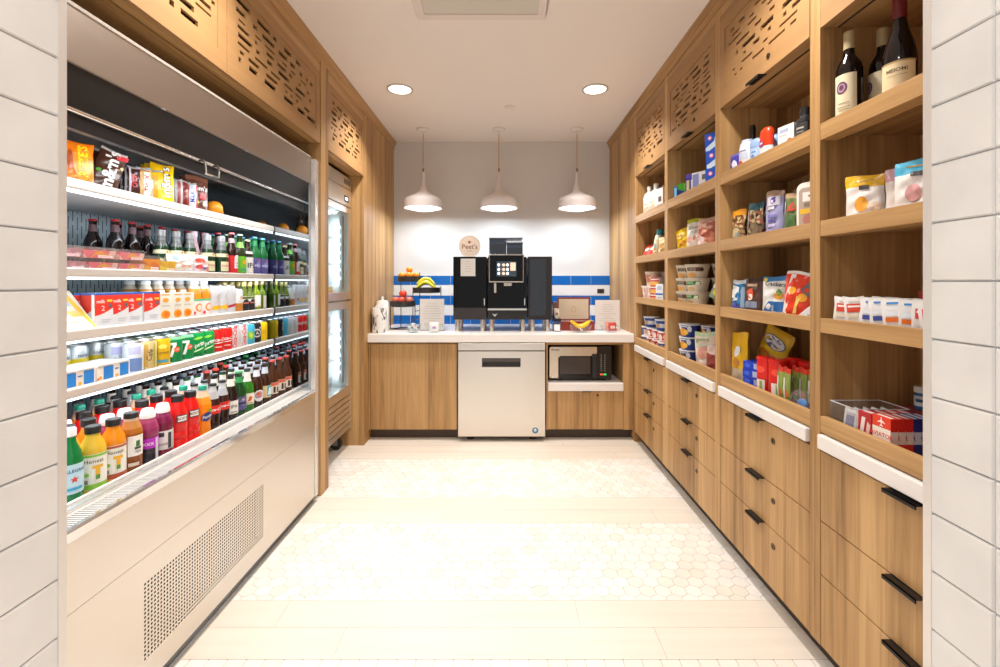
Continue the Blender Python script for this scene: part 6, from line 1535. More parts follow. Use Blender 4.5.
put('rcup', 1.30, 3.61, SC + .1135, RZ, 'pink-striped soup cup stacked behind the tan soup cup', 'pink striped soup cups')
p_box('redyel', 'soup_box', 'box', .085, .085, .06, 'f0ece4', front=[('r', 0, .012, .084, .022, 'f0b63a'), ('r', 0, .032, .084, .012, 'c8342c'), ('r', 0, .054, .084, .010, 'c8342c')], side=[('r', 0, .012, .084, .022, 'f0b63a'), ('r', 0, .032, .084, .012, 'c8342c')], top=[('r', 0, 0, .08, .08, 'cf4038')])
for k in range(3): put('redyel', 1.172, 3.40, SC + .0605 * k, RZ + 4 * k, 'red, white and yellow soup box, ' + ['bottom', 'middle', 'top'][k] + ' of the stack of three', 'stacked soup boxes')
p_box('bluewh', 'white_box', 'box', .08, .07, .13, 'e6e9ee', front=[('r', 0, .055, .078, .014, '4a7ac0'), ('r', 0, .10, .05, .03, 'b8c4d8'), ('r', 0, .03, .05, .005, '98a4b8')], side=[('r', 0, .055, .068, .014, '4a7ac0')])
put('bluewh', 1.17, 3.285, SC, RZ, 'white box with blue stripe beside the soup boxes')
p_box('pkbox', 'pink_box', 'box', .09, .06, .1, 'd8a8a8', front=[('r', 0, .05, .06, .07, 'f0e0dc')], side=[('r', 0, .05, .04, .07, 'b85a5a')])
put('pkbox', 1.31, 3.42, SC + .14, RZ, 'pink box standing high behind the soup boxes') if False else None
p_box('darkbox', 'dark_box', 'box', .08, .07, .2, '5a4a58', front=[('r', 0, .16, .06, .05, 'b8485a'), ('r', 0, .08, .06, .06, '8a90a8')], side=[('r', 0, .1, .04, .12, '9a8a98')])
put('darkbox', 1.27, 3.33, SC, RZ, 'tall dark red-topped box behind the white box with blue stripe')
# fourth shelf
p_tub('bluetub', 'noodle_cup', 'cup', .05, .062, .075, '2a4a98', 'e6ebf2', decals=[('r', 0, .036, .2, .03, 'd8dce6'), ('e', 0, .036, .05, .032, 'b88a5a'), ('r', -.03, .06, .03, .012, 'c8d4ec')], lidh=.006)
p_tub('redtub', 'noodle_cup', 'cup', .05, .06, .07, 'c8242a', 'e8e0de', decals=[('e', -.012, .036, .04, .046, 'efe8e4'), ('e', .026, .036, .022, .04, 'f2c8c0'), ('r', .0, .01, .1, .008, 'f0e8e0')], lidh=.006)
p_tub('whtub', 'noodle_cup', 'cup', .05, .06, .07, 'e8e6ea', 'ece8e6', decals=[('r', -.022, .036, .026, .05, '3a5ab0'), ('e', .016, .034, .04, .036, 'e0b890'), ('r', 0, .06, .08, .012, '3a4a98')], lidh=.006)
sp = [('whtub', 3.645, 'blue and white noodle cup, panel end'), ('redtub', 3.515, 'red noodle cup, second from the panel'), ('redtub', 3.385, 'red noodle cup, third from the panel'), ('whtub', 3.255, 'blue and white noodle cup, fourth from the panel')]
for lay, ln in ((0, 'bottom layer'), (1, 'second layer')):
    for k, y, l in sp:
        k2 = k if lay else ('whtub' if y > 3.6 else k)
        if y < 3.3 and lay: k2 = 'redtub'; l = 'red noodle cup, fourth from the panel'
        put(k2, 1.185, y, SD + .0767 * lay, RZ + 8 * lay, f'{l}, {ln} of the low bin', 'noodle cups in the low bin')
put('bluetub', 1.19, 3.60, SD + .1535, RZ, 'blue tub on top of the noodle cups, nearest the panel', 'blue tubs on the noodle cups')
put('bluetub', 1.19, 3.33, SD + .1535, RZ, 'blue tub on top of the noodle cups, nearest the snack bowls', 'blue tubs on the noodle cups')
# ---- second bay
p_box('grbox', 'detergent_box', 'box', .10, .06, .105, '4aa82a', front=[('p', [(-.05, 0), (.05, 0), (.05, .03), (-.05, .07)], '23408a'), ('r', .015, .08, .036, .03, '8ad05a'), ('r', .015, .08, .026, .02, '2a5a2a')], side=[('r', 0, .05, .058, .1, '23408a'), ('r', 0, .07, .03, .04, '4aa8d8')])
put('grbox', 1.165, 2.865, SA, RZ + 20, 'green and blue box at the grooved-panel end of the second cabinet top shelf')
p_box('slimblue', 'slim_box', 'box', .03, .07, .10, '2a6ab8', front=[('r', 0, .05, .02, .08, '7ac0e8')])
put('slimblue', 1.16, 2.95, SA, RZ, 'slim blue box beside the green and blue box')
p_box('purbox', 'medicine_box', 'box', .07, .06, .135, '3a3a98', front=[('r', -.018, .05, .02, .095, 'd8c89a'), ('r', .016, .05, .024, .095, 'c8d4ee'), ('r', 0, .12, .064, .026, '5a4ab0')], other=[('r', 0, .06, .04, .1, '4a58b8')], side=[('r', 0, .05, .05, .08, '98b4e0')])
put('purbox', 1.165, 2.745, SA, RZ + 10, 'purple-blue box between the green box and the white box')
p_box('whmed', 'medicine_box', 'box', .11, .06, .12, 'e6e2e2', front=[('r', -.03, .06, .04, .1, '8a98d0'), ('r', .028, .085, .034, .03, '6a6a74'), ('r', .028, .03, .034, .01, 'c8b0b0')], other=[('r', 0, .06, .04, .06, 'c4bcbc')])
put('whmed', 1.165, 2.63, SA, RZ + 12, 'white box with a blue half beside the stack of bright blue boxes')
p_box('bright', 'bright_blue_box', 'box', .11, .11, .098, '1c56c4', front=[('p', [(-.05, .02), (.0, .05), (.05, .06), (.05, .045), (.01, .02), (-.03, .0), (-.05, .0)], 'cfe2f4'), ('e', -.026, .07, .026, .026, 'd85a98'), ('e', -.026, .07, .016, .016, 'f0d8e4'), ('p', [(.0, .05), (.01, .09), (.022, .09), (.016, .05)], 'cfe2f4')], side=[('e', .01, .06, .05, .05, '4a8ae0'), ('e', -.02, .035, .02, .02, '12387c')], other=[('e', 0, .05, .05, .05, '4a8ae0')])
for k, (a, b_) in enumerate([('bottom', 0), ('middle', 6), ('top', -4)]): put('bright', 1.185, 2.475, SA + .0985 * k, RZ + 18 + b_, f'bright blue box with white swirl, {a} of the stack of three', 'stacked bright blue boxes')
p_pouch('yelbag', 'chip_bag', 'chip bag', .12, .145, .05, 'f0c818|.3', bands=[(.93, 1, 'd8b010|.3')], decals=[('e', 0, .1, .07, .04, 'f6e07c|.35'), ('e', .01, .045, .06, .03, 'd8942a|.35'), ('r', 0, .1, .05, .012, 'c83a2a|.35')], seed=31, stand=True)
put('yelbag', 1.175, 2.925, SB + .001, RZ, 'yellow chip bag leaning on the second shelf beside the white popcorn bag', None, ry=-14)
p_pouch('popcorn', 'popcorn_bag', 'popcorn bag', .135, .2, .06, 'eeebe4|.35', bands=[(.87, 1, 'b8c41e|.3'), (0, .1, 'e0e4a0|.35')], decals=[('t', 'SKINNY', 0, .142, .026, '8a8a82|.4'), ('t', 'POP', 0, .116, .026, '8a8a82|.4'), ('e', -.03, .07, .05, .04, 'd8a090|.4'), ('e', .03, .06, .05, .05, 'e8d8c8|.4'), ('e', .01, .08, .03, .03, 'b87a5a|.4')], seed=32, stand=True)
put('popcorn', 1.165, 2.79, SB + .001, RZ + 8, 'white popcorn bag with lime green top on the second shelf')
p_pouch('pretz', 'pretzel_bag', 'pretzel bag', .15, .185, .08, 'pretzel_mix', bands=[(.9, 1, 'c8a898|.3')], decals=[('e', -.02, .05, .06, .05, 'e6ccc8|.35')], seed=33, stand=True)
put('pretz', 1.18, 2.635, SB + .001, RZ, 'clear bag of brown pretzels, front one beside the popcorn bag', 'pretzel bags on the second shelf')
put('pretz', 1.27, 2.56, SB + .001, RZ + 15, 'clear bag of brown pretzels, back one behind the front bag', 'pretzel bags on the second shelf')
cream = 'd8ccb8'
p_tub('oat', 'oat_cup', 'cup', .055, .072, .078, cream, 'cfc4b2', decals=[('p', [(-.05, .044), (.06, .044), (.05, .064), (-.05, .064)], '2a2420'), ('p', [(.01, .04), (.05, .04), (.04, .06), (.0, .06)], '6a3a2a'), ('e', -.02, .017, .06, .03, 'e2a85a'), ('t', 'OATS', -.014, .054, .018, 'd8ccb8')], lidh=.006)
p_tub('oatg', 'oat_cup', 'cup', .055, .072, .078, 'd6cdbb', 'cfc6b6', decals=[('p', [(-.05, .04), (.05, .046), (.046, .066), (-.05, .062)], '1f8a3c'), ('p', [(.016, .044), (.04, .044), (.046, .06), (.026, .063)], 'ece6da'), ('e', -.012, .018, .05, .028, 'c8a878'), ('t', 'OATS', -.016, .054, .016, 'ece6da')], lidh=.006)
oc = [(1.19, 2.89, 'front column at the panel end', ['oat', 'oat', 'oat']), (1.19, 2.738, 'second front column', ['oatg', 'oatg']), (1.36, 2.86, 'back column at the panel end', ['oat', 'oatg']), (1.36, 2.70, 'second back column', ['oatg', 'oatg', 'oat']), (1.36, 2.54, 'third back column', ['oat', 'oatg', 'oat'])]
for x, y, l, ks in [(1.185, 2.895, 'front column at the panel end', ['oat', 'oat', 'oat']), (1.183, 2.74, 'front column beside the panel-end one', ['oatg', 'oatg', 'oat']), (1.285, 2.70, 'column nearest the green bags', ['oatg', 'oatg', 'oat'])]:
    for k, kk in enumerate(ks): put(kk, x, y, SC + .0846 * k, RZ + 10 + 9 * k, f"{'green' if kk == 'oatg' else 'brown'}-marked oat cup, {['bottom', 'middle', 'top'][k]} of the {l}", 'stacked oat cups')
p_pouch('seed', 'seed_bag', 'snack bag', .11, .16, .03, '8aa08a|.3', bands=[(.4, .52, 'e8e4d8|.35')], decals=[('r', 0, .12, .08, .03, '5a8a5a|.35'), ('e', 0, .04, .07, .04, 'cfd23a|.35'), ('r', .03, .08, .02, .12, 'c8d0d0|.35')], seed=34)
put('seed', 1.175, 2.475, SC + .02, RZ, 'green and silver bag leaning diagonally in front of the oat cups', None, ry=24, rx=-8)
p_bottle('orjar', 'orange_bottle', 'bottle', [(.028, 0, 'e8842a|.3'), (.03, .005, 'e8842a|.3'), (.03, .12, 'e8842a|.3'), (.022, .145, 'e8a85a|.3'), (.02, .15, 'e8a85a|.3')], (.023, .15, .178, 'd8442a|.35'), (.03, .1, 'f0a84a|.4', None), [('r', 0, .07, .03, .05, 'f2d8b0|.4')])
put('orjar', 1.165, 2.365, SC, RZ, 'orange bottle with red cap at the end of the oat cup shelf')
p_tub('mac', 'macaroni_bowl', 'bowl', .052, .064, .076, '1f3a8c', 'dfe3ea', decals=[('e', -.008, .03, .06, .05, 'e8a02a'), ('e', .012, .03, .03, .03, 'f2c04a'), ('e', -.032, .06, .03, .03, 'e6ecf4'), ('e', .036, .052, .026, .04, 'd8dfe8'), ('r', .0, .066, .05, .008, 'c8d2e4')], lidh=.006)
for k in range(3): put('mac', 1.19, 2.855 + .004 * k, SD + .0826 * k, RZ + 6 * k, 'blue macaroni bowl, ' + ['bottom', 'middle', 'top'][k] + ' of the column nearest the panel', 'stacked blue macaroni bowls')
for k in range(3): put('mac', 1.28, 2.74, SD + .0826 * k, RZ - 5 * k, 'blue macaroni bowl, ' + ['bottom', 'middle', 'top'][k] + ' of the column behind the candy bag', 'stacked blue macaroni bowls')
p_pouch('gummy', 'candy_bag', 'candy bag', .155, .21, .06, 'e2cfc0|.25', bands=[(.86, 1, 'b8cca8|.25'), (0, .09, 'd8685a|.3')], decals=[('t', 'gummi', -.01, .165, .036, '6a9a5a|.3'), ('e', .0, .09, .09, .07, 'd8988a|.3', 20), ('e', .02, .085, .05, .04, 'ecb89a|.3'), ('r', -.01, .135, .09, .014, 'c8d4c0|.3')], seed=35, stand=True)
put('gummy', 1.165, 2.63, SD + .003, RZ + 6, 'pale candy bag with red base standing in the low bin of the second cabinet', None, ry=-6)
p_pouch('greenbag', 'chip_bag', 'chip bag', .14, .21, .06, '9ab84a|.28', bands=[(.9, 1, 'd8c82a|.3')], decals=[('e', 0, .12, .07, .05, 'e8e8c8|.3'), ('e', .01, .06, .06, .04, 'b86a5a|.3')], seed=36, stand=True)
put('greenbag', 1.22, 2.56, SD + .003, RZ, 'green and yellow bag behind the pale candy bag')
p_pouch('redbag2', 'candy_bag', 'candy bag', .10, .16, .05, '8a3a34|.28', bands=[(.7, 1, 'c8b0a8|.3')], seed=37, stand=True)
put('redbag2', 1.16, 2.48, SD + .003, RZ, 'brown-red candy bag at the divider beside the pale candy bag')
# ---- third bay: toiletries
p_pouch('bluep', 'toiletry_pouch', 'pouch', .07, .105, .03, '4a44a8|.3', bands=[(.86, 1, '6a64c0|.3')], decals=[('e', .0, .05, .03, .05, 'e0e4f2|.35', 20), ('e', .01, .03, .02, .02, '3a9ad8|.35')], seed=41, stand=True)
put('bluep', 1.15, 2.205, SA, RZ, 'blue-violet pouch at the divider end of the toiletries shelf')
STATIC += [(1.176, 1.247, 2.165, 2.217, SA, SA + .25), (1.126, 1.178, 1.918, 1.992, SA, SA + .15), (1.118, 1.215, 1.60, 1.735, SB, SB + .19), (1.118, 1.15, 1.60, 1.73, SC, SC + .09), (1.118, 1.186, 1.667, 1.785, SD, SD + .2), (1.124, 1.302, 1.424, 1.541, SD, SD + .106)]
t = thing('hair_brush', 'black hairbrush standing handle up among the toiletries', 'hairbrush', (1.22, 2.19, SA))
b = MB(); b.lathe([(.012, SA, '1c1b1c|.3'), (.024, SA + .03, '1c1b1c|.3'), (.026, SA + .08, '1c1b1c|.3'), (.015, SA + .125, '1c1b1c|.3'), (.0125, SA + .17, '1c1b1c|.3'), (.0155, SA + .22, '1c1b1c|.3'), (.011, SA + .242, '1c1b1c|.3')], 16, cx=1.22, cy=2.19); b.build('handle_body', t)
b = MB()
for k in range(6):
    for j in range(4): b.tube([(1.198, 2.178 + j * .008, SA + .03 + k * .011), (1.178, 2.176 + j * .009, SA + .03 + k * .011)], .001, 'c8bfb8|.4', 5)
b.build('bristles', t)
p_bottle('wpink', 'lotion_bottle', 'bottle', [(.034, 0, 'f0ecec|.35'), (.037, .005, 'f0ecec|.35'), (.037, .1, 'e4e8f2|.35'), (.03, .13, 'c8d4ee|.35')], (.026, .13, .145, 'cfd8f0|.35'), None, [('e', -.01, .03, .03, .03, 'd84a3c|.4'), ('r', .006, .065, .04, .03, 'c8d0e4|.4'), ('r', .0, .09, .04, .006, '8a98c0|.4')])
put('wpink', 1.155, 2.11, SA, RZ, 'white bottle with red dot print and pale blue cap among the toiletries')
def deo(key, c1, c2, cap, lab):
    root = thing('deodorant_stick'); b = MB()
    def oval(z0_, z1_, a, b2, mat, top=False): 
        prof = [(1, z0_), (1, z1_ - .004)] + ([(.97, z1_ - .002), (.9, z1_)] if not top else [(.96, z1_ + .004), (.8, z1_ + .014), (.5, z1_ + .02)])
        m_ = MB().lathe([(p[0], p[1], mat) for p in prof], 22); m_.v = [(v[0] * a, v[1] * b2, v[2]) for v in m_.v]; return m_
    kid(root, oval(0, .088, .032, .02, c1).build('body', root)); kid(root, oval(.088, .108, .0325, .0205, cap, True).build('cap', root))
    l = MB(); deco(l, [('r', 0, .05, .036, .05, lab), ('r', 0, .065, .024, .008, c2), ('e', -.004, .045, .02, .02, c2)], lambda x, z, o: (x, -.0202 * math.sqrt(max(0, 1 - (x / .032) ** 2)) - o - .0008, z)); kid(root, l.build('label', root))
    return protoset(key, root, 'deodorant')
deo('deob', 'a8c4ea|.35', '6a94d8|.4', '9ab8e6|.35', 'b8d0f0|.4')
deo('deor', 'f0eae6|.35', 'b8384a|.4', 'e4481c|.3', 'f0e8e4|.4')
put('deob', 1.158, 2.045, SA, RZ, 'pale blue deodorant stick beside the white printed bottle', 'pale blue deodorants')
put('deob', 1.19, 1.995, SA, RZ, 'pale blue deodorant stick directly behind the orange-capped one', 'pale blue deodorants')
put('deob', 1.19, 1.90, SA, RZ, 'pale blue deodorant stick on the entrance side of the orange-capped one', 'pale blue deodorants')
p_box('deobig', 'orange_cap_deodorant', 'deodorant', .062, .036, .07, 'f0eae6', front=[('r', 0, .04, .04, .03, 'e4dcd8')])
# tall orange-capped stick
root = thing('deodorant_stick', 'large white deodorant with a bright orange-red cap, tallest stick on the shelf', 'deodorant', (1.152, 1.955, SA))
m_ = MB().lathe([(1, 0, 'f0eae6|.35'), (1, .06, 'f0eae6|.35'), (.98, .064, 'f0eae6|.35')], 22); m_.v = [(v[0] * .024 + 1.152, v[1] * .036 + 1.955, v[2] + SA) for v in m_.v]; m_.build('body', root)
m_ = MB().lathe([(1, .0645, 'e2401a|.3'), (1.02, .12, 'e2401a|.3'), (.92, .136, 'e2401a|.3'), (.6, .146, 'e2401a|.3')], 22); m_.v = [(v[0] * .024 + 1.152, v[1] * .036 + 1.955 - .1 * max(0, v[2] - .11), v[2] + SA) for v in m_.v]; m_.build('cap', root)
l = MB(); deco(l, [('e', 1.955, SA + .075, .034, .03, '9a4a90|.4'), ('r', 1.955, SA + .078, .022, .008, 'e8dcec|.4')], lambda y, z, o: (1.152 - .0248 - o * 2, y, z)); l.build('label', root)
BOXO = p_box('woran', 'medicine_box', 'box', .075, .06, .10, 'f0ece8', front=[('e', .018, .03, .026, .03, 'e8642c'), ('r', -.008, .08, .04, .014, 'a8b4d0'), ('r', -.012, .062, .036, .005, 'c8c4c4')], side=[('r', 0, .05, .04, .07, 'e4dcd8')], other=[('r', 0, .05, .05, .08, '8a5a40')])
put('woran', 1.158, 1.795, SA, RZ - 6, 'white box with an orange dot beside the dark spray bottles')
p_bottle('spray', 'spray_bottle', 'bottle', [(.027, 0, '1d1c1e|.2'), (.03, .004, '1d1c1e|.2'), (.03, .085, '2a2a2c|.2'), (.027, .098, '2a2a2c|.2'), (.018, .103, '3a3a3c|.2'), (.017, .112, '3a3a3c|.2')], (.0175, .112, .142, '232325|.25'), (.012, .08, '39383a|.4', .9), [('r', 0, .06, .03, .006, 'b8b4b0|.4'), ('r', 0, .045, .026, .004, '98948f|.4')])
put('spray', 1.158, 1.715, SA, RZ, 'dark spray bottle in front beside the white box with orange dot', 'dark spray bottles')
put('spray', 1.20, 1.655, SA, RZ, 'dark spray bottle half hidden at the divider', 'dark spray bottles')
# nuts
p_pouch('nuty', 'nut_bag', 'nut bag', .085, .165, .05, 'mixed_nuts', bands=[(.82, 1, 'eea01c|.3')], decals=[('e', .0, .05, .05, .05, 'c8b48a|.3'), ('r', .008, .04, .03, .02, '9aa8a8|.3')], seed=51, stand=True)
put('nuty', 1.165, 2.20, SB, RZ - 4, 'clear nut bag with yellow top, nearer the divider', 'nut bags with yellow tops')
put('nuty', 1.245, 2.15, SB, RZ, 'clear nut bag with yellow top, beside the teal-topped nut bags', 'nut bags with yellow tops')
p_pouch('nutt', 'nut_bag', 'nut bag', .09, .175, .05, 'dark_nuts', bands=[(.83, 1, '1f4a54|.3')], decals=[('e', .01, .05, .04, .06, '7a6a52|.3'), ('r', -.034, .08, .01, .12, 'b8bcc0|.3')], seed=52, stand=True)
put('nutt', 1.165, 2.055, SB, RZ - 4, 'clear nut bag with teal top, beside the yellow-topped ones', 'nut bags with teal tops')
put('nutt', 1.25, 2.00, SB, RZ, 'clear nut bag with teal top, beside the lilac bags', 'nut bags with teal tops')
put('nutt', 1.33, 2.02, SB, RZ, 'clear nut bag with teal top standing behind the other two', 'nut bags with teal tops', ry=4)
p_pouch('lilac', 'trail_mix_bag', 'snack bag', .088, .20, .05, '9a98c0|.28', bands=[(.9, 1, 'a88a72|.28'), (.0, .12, '8a7a9a|.3')], decals=[('r', 0, .155, .06, .04, 'cfc8d4|.35'), ('e', 0, .158, .03, .03, '4a3a98|.35'), ('r', -.008, .125, .03, .012, 'f0eef2|.35'), ('r', .0, .07, .034, .012, '6a62a8|.35'), ('r', .0, .05, .034, .012, 'c0b8dc|.35'), ('r', 0, .09, .04, .012, '7a74b8|.35')], seed=53, stand=True)
put('lilac', 1.165, 1.91, SB, RZ, 'lilac snack bag with clear top, nearer the nut bags', 'lilac snack bags')
put('lilac', 1.25, 1.86, SB, RZ, 'lilac snack bag with clear top, nearer the green bag', 'lilac snack bags')
p_pouch('grred', 'snack_bag', 'snack bag', .08, .165, .05, '6a7a4a|.28', bands=[(.88, 1, 'b89a7a|.28')], decals=[('p', [(-.03, .09), (.0, .13), (.03, .095)], 'c8483a|.35'), ('r', -.034, .07, .008, .13, 'd8e4e8|.35'), ('r', 0, .05, .04, .05, '4a6a3a|.35')], seed=54, stand=True)
put('grred', 1.165, 1.782, SB, RZ, 'green bag with a red peak beside the lilac bags')
# rounded tray pack
t = thing('snack_tray', 'white-rimmed rounded snack tray standing upright at the end of the nut shelf', 'snack tray', (1.165, 1.665, SB))
def rrect(w, h, r, n=5):
    pts = []
    for cx, cz, a0 in ((w / 2 - r, r, -90), (w / 2 - r, h - r, 0), (-w / 2 + r, h - r, 90), (-w / 2 + r, r, 180)):
        for k in range(n + 1):
            a = R(a0 + 90 * k / n); pts.append((cx + r * math.cos(a), cz + r * math.sin(a)))
    return pts
def sheet(name, w, h, r, d0, d1, mat, par, dec=()):
    b = MB(); b.prism(rrect(w, h, r), 'y', d0, d1, mat); deco(b, dec, flat_map(d0)); ca, sa = math.cos(R(-62)), math.sin(R(-62))
    b.v = [(1.165 + v[0] * ca - v[1] * sa, 1.665 + v[0] * sa + v[1] * ca, SB + .0005 + v[2]) for v in b.v]; return b.build(name, par, smooth=False, angle=30)
sheet('tray_rim', .125, .185, .025, -.012, .0, 'efece4|.35', t)
sheet('tray_shell', .11, .17, .02, .0005, .03, 'efece4|.35', t)
b_ = sheet('film', .108, .165, .018, -.0135, -.0122, 'b8a698|.25', t, [('r', 0, .13, .08, .035, 'ece6e0|.35'), ('r', .01, .132, .06, .006, '6a625c|.4'), ('r', 0, .075, .1, .02, 'e4b83c|.35'), ('e', 0, .045, .08, .05, 'b87a72|.35'), ('r', 0, .10, .07, .014, '8a7a6e|.35')])
# cookies
p_pouch('bcook', 'cookie_bag', 'cookie bag', .09, .155, .055, '2a78b4|.28', bands=[(.9, 1, 'd8e4ec|.3')], decals=[('p', [(-.04, .05), (.01, .055), (.012, .12), (-.035, .13)], 'e8ecee|.35'), ('e', -.016, .09, .04, .05, 'f2f4f4|.35'), ('e', .0, .028, .05, .03, '4a5ab8|.35'), ('r', .034, .07, .014, .1, '9ab0c0|.35')], seed=61, stand=True)
put('bcook', 1.165, 2.198, SC, RZ - 6, 'blue and white cookie bag at the divider, front one', 'blue and white cookie bags')
put('bcook', 1.25, 2.15, SC, RZ, 'blue and white cookie bag behind the front one, beside the brown bag', 'blue and white cookie bags')
p_pouch('brcook', 'cookie_bag', 'cookie bag', .095, .165, .055, '5a3a2e|.28', bands=[(.88, 1, '3a241c|.28')], decals=[('e', -.004, .09, .03, .05, 'd8503a|.35'), ('e', -.004, .075, .024, .03, 'f0e0d4|.35'), ('r', .0, .04, .06, .03, '8a98b0|.35'), ('r', 0, .13, .05, .012, 'c8a890|.35')], seed=62, stand=True)
put('brcook', 1.165, 2.075, SC, RZ, 'dark brown cookie bag with a red dot, second along the cookie shelf')
p_pouch('wcook', 'cracker_bag', 'cracker bag', .13, .17, .06, 'e2e2de|.28', bands=[(.9, 1, '2a78b4|.28')], decals=[('t', 'Crackers', 0, .135, .026, '3a3a44|.35', .1, -4), ('e', .022, .085, .04, .03, 'e09a3a|.35'), ('e', .022, .1, .02, .03, '6aa04a|.35'), ('p', [(-.05, .02), (.06, .015), (.06, .06), (-.02, .062)], '2a6ab0|.35'), ('r', .02, .03, .05, .028, 'a8b4c4|.35'), ('e', -.045, .155, .02, .016, 'd8c03a|.35')], seed=63, stand=True)
put('wcook', 1.17, 1.925, SC, RZ + 4, 'white and blue cracker bag with an orange picture in the middle of the cookie shelf', 'white and blue cracker bags')
put('wcook', 1.26, 1.885, SC, RZ, 'white and blue cracker bag behind the front one', 'white and blue cracker bags')
p_pouch('redcook', 'candy_bag', 'candy bag', .12, .18, .055, 'dc3c20|.26', bands=[(.93, 1, 'e4e0dc|.3')], decals=[('p', [(-.05, .01), (-.03, .01), (-.01, .17), (-.03, .17)], 'efe0d8|.35'), ('e', -.012, .105, .03, .03, 'f2a82a|.35'), ('e', .03, .08, .034, .034, 'f0a02a|.35'), ('r', .012, .05, .014, .07, 'e8c86a|.35', .01), ('p', [(.02, .11), (.05, .15), (.055, .08)], '6a6a6c|.35')], seed=64, stand=True)
put('redcook', 1.165, 1.785, SC, RZ, 'bright red-orange bag beside the white cracker bag', 'red-orange bags', ry=5)
put('redcook', 1.25, 1.755, SC, RZ - 5, 'bright red-orange bag, second from the white cracker bag', 'red-orange bags')
put('redcook', 1.33, 1.72, SC, RZ - 5, 'bright red-orange bag nearest the divider', 'red-orange bags')
b = MB(); b.prism([(-.06, 0), (.06, 0), (.06, .085), (-.005, .05), (-.06, .012)], 'y', -.002, .0, 'e4e8f0|.4'); deco(b, [('r', .02, .02, .06, .004, '9aa4b4|.4')], flat_map(-.002)); ca, sa = math.cos(R(-84)), math.sin(R(-84))
b.v = [(1.142 + v[0] * ca - v[1] * sa, 1.665 + v[0] * sa + v[1] * ca, SC + .0005 + v[2]) for v in b.v]; b.build('price_card', smooth=False, cat='card', label='pale slanted card standing before the red-orange bags', org=(1.142, 1.665, SC))
# low bin of the third bay
p_pouch('gold1', 'cracker_pouch', 'cracker pouch', .13, .265, .05, 'd8a818|.28', bands=[(.0, .3, 'c0b090|.3')], decals=[('e', .0, .17, .06, .04, 'dfe2e6|.35', 60), ('e', .0, .12, .05, .04, 'b87a3a|.35'), ('r', .0, .06, .07, .06, 'b8a48a|.35')], seed=71, stand=True)
put('gold1', 1.165, 2.215, SD + .001, RZ - 15, 'tall gold cracker pouch standing upright at the divider')
p_pouch('gold2', 'cracker_pouch', 'cracker pouch', .165, .2, .05, 'd8b01c|.28', bands=[(.0, .36, 'c8a45a|.28'), (.96, 1, 'c8981a|.3')], decals=[('e', .0, .135, .13, .065, '5a6274|.35'), ('e', .0, .135, .12, .056, 'dfe2ea|.35'), ('t', 'Cracker', 0, .146, .024, '3a4a7a|.35', .2), ('t', 'Minis', 0, .122, .022, '3a4a7a|.35', .2), ('e', -.03, .06, .07, .05, 'b06a2a|.35'), ('e', .04, .055, .06, .04, 'd8943a|.35')], seed=72, stand=True)
put('gold2', 1.265, 2.135, SD + .075, RZ - 8, 'wide gold cracker pouch with an oval label, tilted behind the blue tins', None, ry=24)
p_box('bluetin', 'snack_tin', 'tin', .085, .075, .036, '1c3cc0', front=[('r', .026, .018, .03, .026, 'a8b4d4'), ('e', -.02, .018, .03, .02, '3a64e0')], other=[('r', 0, .018, .06, .026, 'a8b4d4')], side=[('e', 0, .018, .04, .02, '3a64e0')])
for k in range(4): put('bluetin', 1.162, 2.066, SD + .0365 * k, RZ + 5 * (k % 2), 'blue snack tin, ' + ['bottom', 'second', 'third', 'top'][k] + ' of the stack of four before the gold pouch', 'stacked blue snack tins')
p_bottle('redcan', 'chip_tube', 'tube', [(.033, 0, 'b8a8a0|.3'), (.035, .004, 'c8201c|.28'), (.035, .09, 'd8241a|.28'), (.035, .175, 'd8241a|.28')], (.0365, .17, .184, 'd81c14|.3'), None, [('e', 0, .13, .04, .03, 'f0503a|.35'), ('r', .0, .05, .04, .07, 'e4d8d0|.35'), ('r', .004, .05, .012, .06, '8aa04a|.35')])
for k, (x, y, l) in enumerate([(1.16, 1.962, 'beside the blue tins, front'), (1.165, 1.882, 'second from the blue tins, front'), (1.25, 1.925, 'behind the front two, blue tin side'), (1.255, 1.84, 'behind the front two, entrance side'), (1.27, 1.755, 'at the back behind the green sticks'), (1.28, 1.67, 'at the back by the divider')]):
    put('redcan', x, y, SD, RZ + 30 * k, 'red snack tube, ' + l, 'red snack tubes')
p_pouch('stick', 'snack_stick', 'snack stick', .038, .165, .022, '8a9a4a|.26', bands=[(.86, 1, 'd8402c|.3'), (0, .2, 'b85a3a|.3')], decals=[('r', -.006, .08, .010, .09, 'dcd8cc|.35'), ('e', .008, .06, .014, .03, 'c86a2a|.35')], seed=73)
for k in range(8):
    put('stick', 1.15 + .055 * (k // 4) + (.06 if k % 4 > 1 else 0), 1.838 - .046 * (k % 4), SD + .001, RZ - 20 + 6 * (k % 3), 'green and red snack stick, ' + ['first', 'second', 'third', 'fourth'][k % 4] + ' from the red tubes in the ' + ['front', 'back'][k // 4] + ' row', 'snack sticks in the low bin')
t = thing('clear_dome_pack', 'clear rounded dome pack with a blue label lying at the front of the low bin', 'snack pack', (1.135, 1.725, SD))
b = MB().lathe([(.042, .001, 'clear_plastic'), (.05, .012, 'clear_plastic'), (.05, .05, 'clear_plastic'), (.043, .075, 'clear_plastic'), (.025, .092, 'clear_plastic'), (.006, .097, 'clear_plastic')], 24); b.v = [(v[0] * .55 + 1.149, v[1] * 1.1 + 1.725, v[2] + SD) for v in b.v]; b.build('dome', t)
b = MB().lathe([(.03, 0, 'e8d8a0|.4'), (.034, .012, 'e8d8a0|.4'), (.034, .03, '2a78c0|.35'), (.03, .05, '2a78c0|.35'), (.014, .06, '9a8ac0|.35')], 18); b.v = [(v[0] * .4 + 1.149, v[1] * .85 + 1.715, v[2] + SD + .003) for v in b.v]; b.build('filling', t)
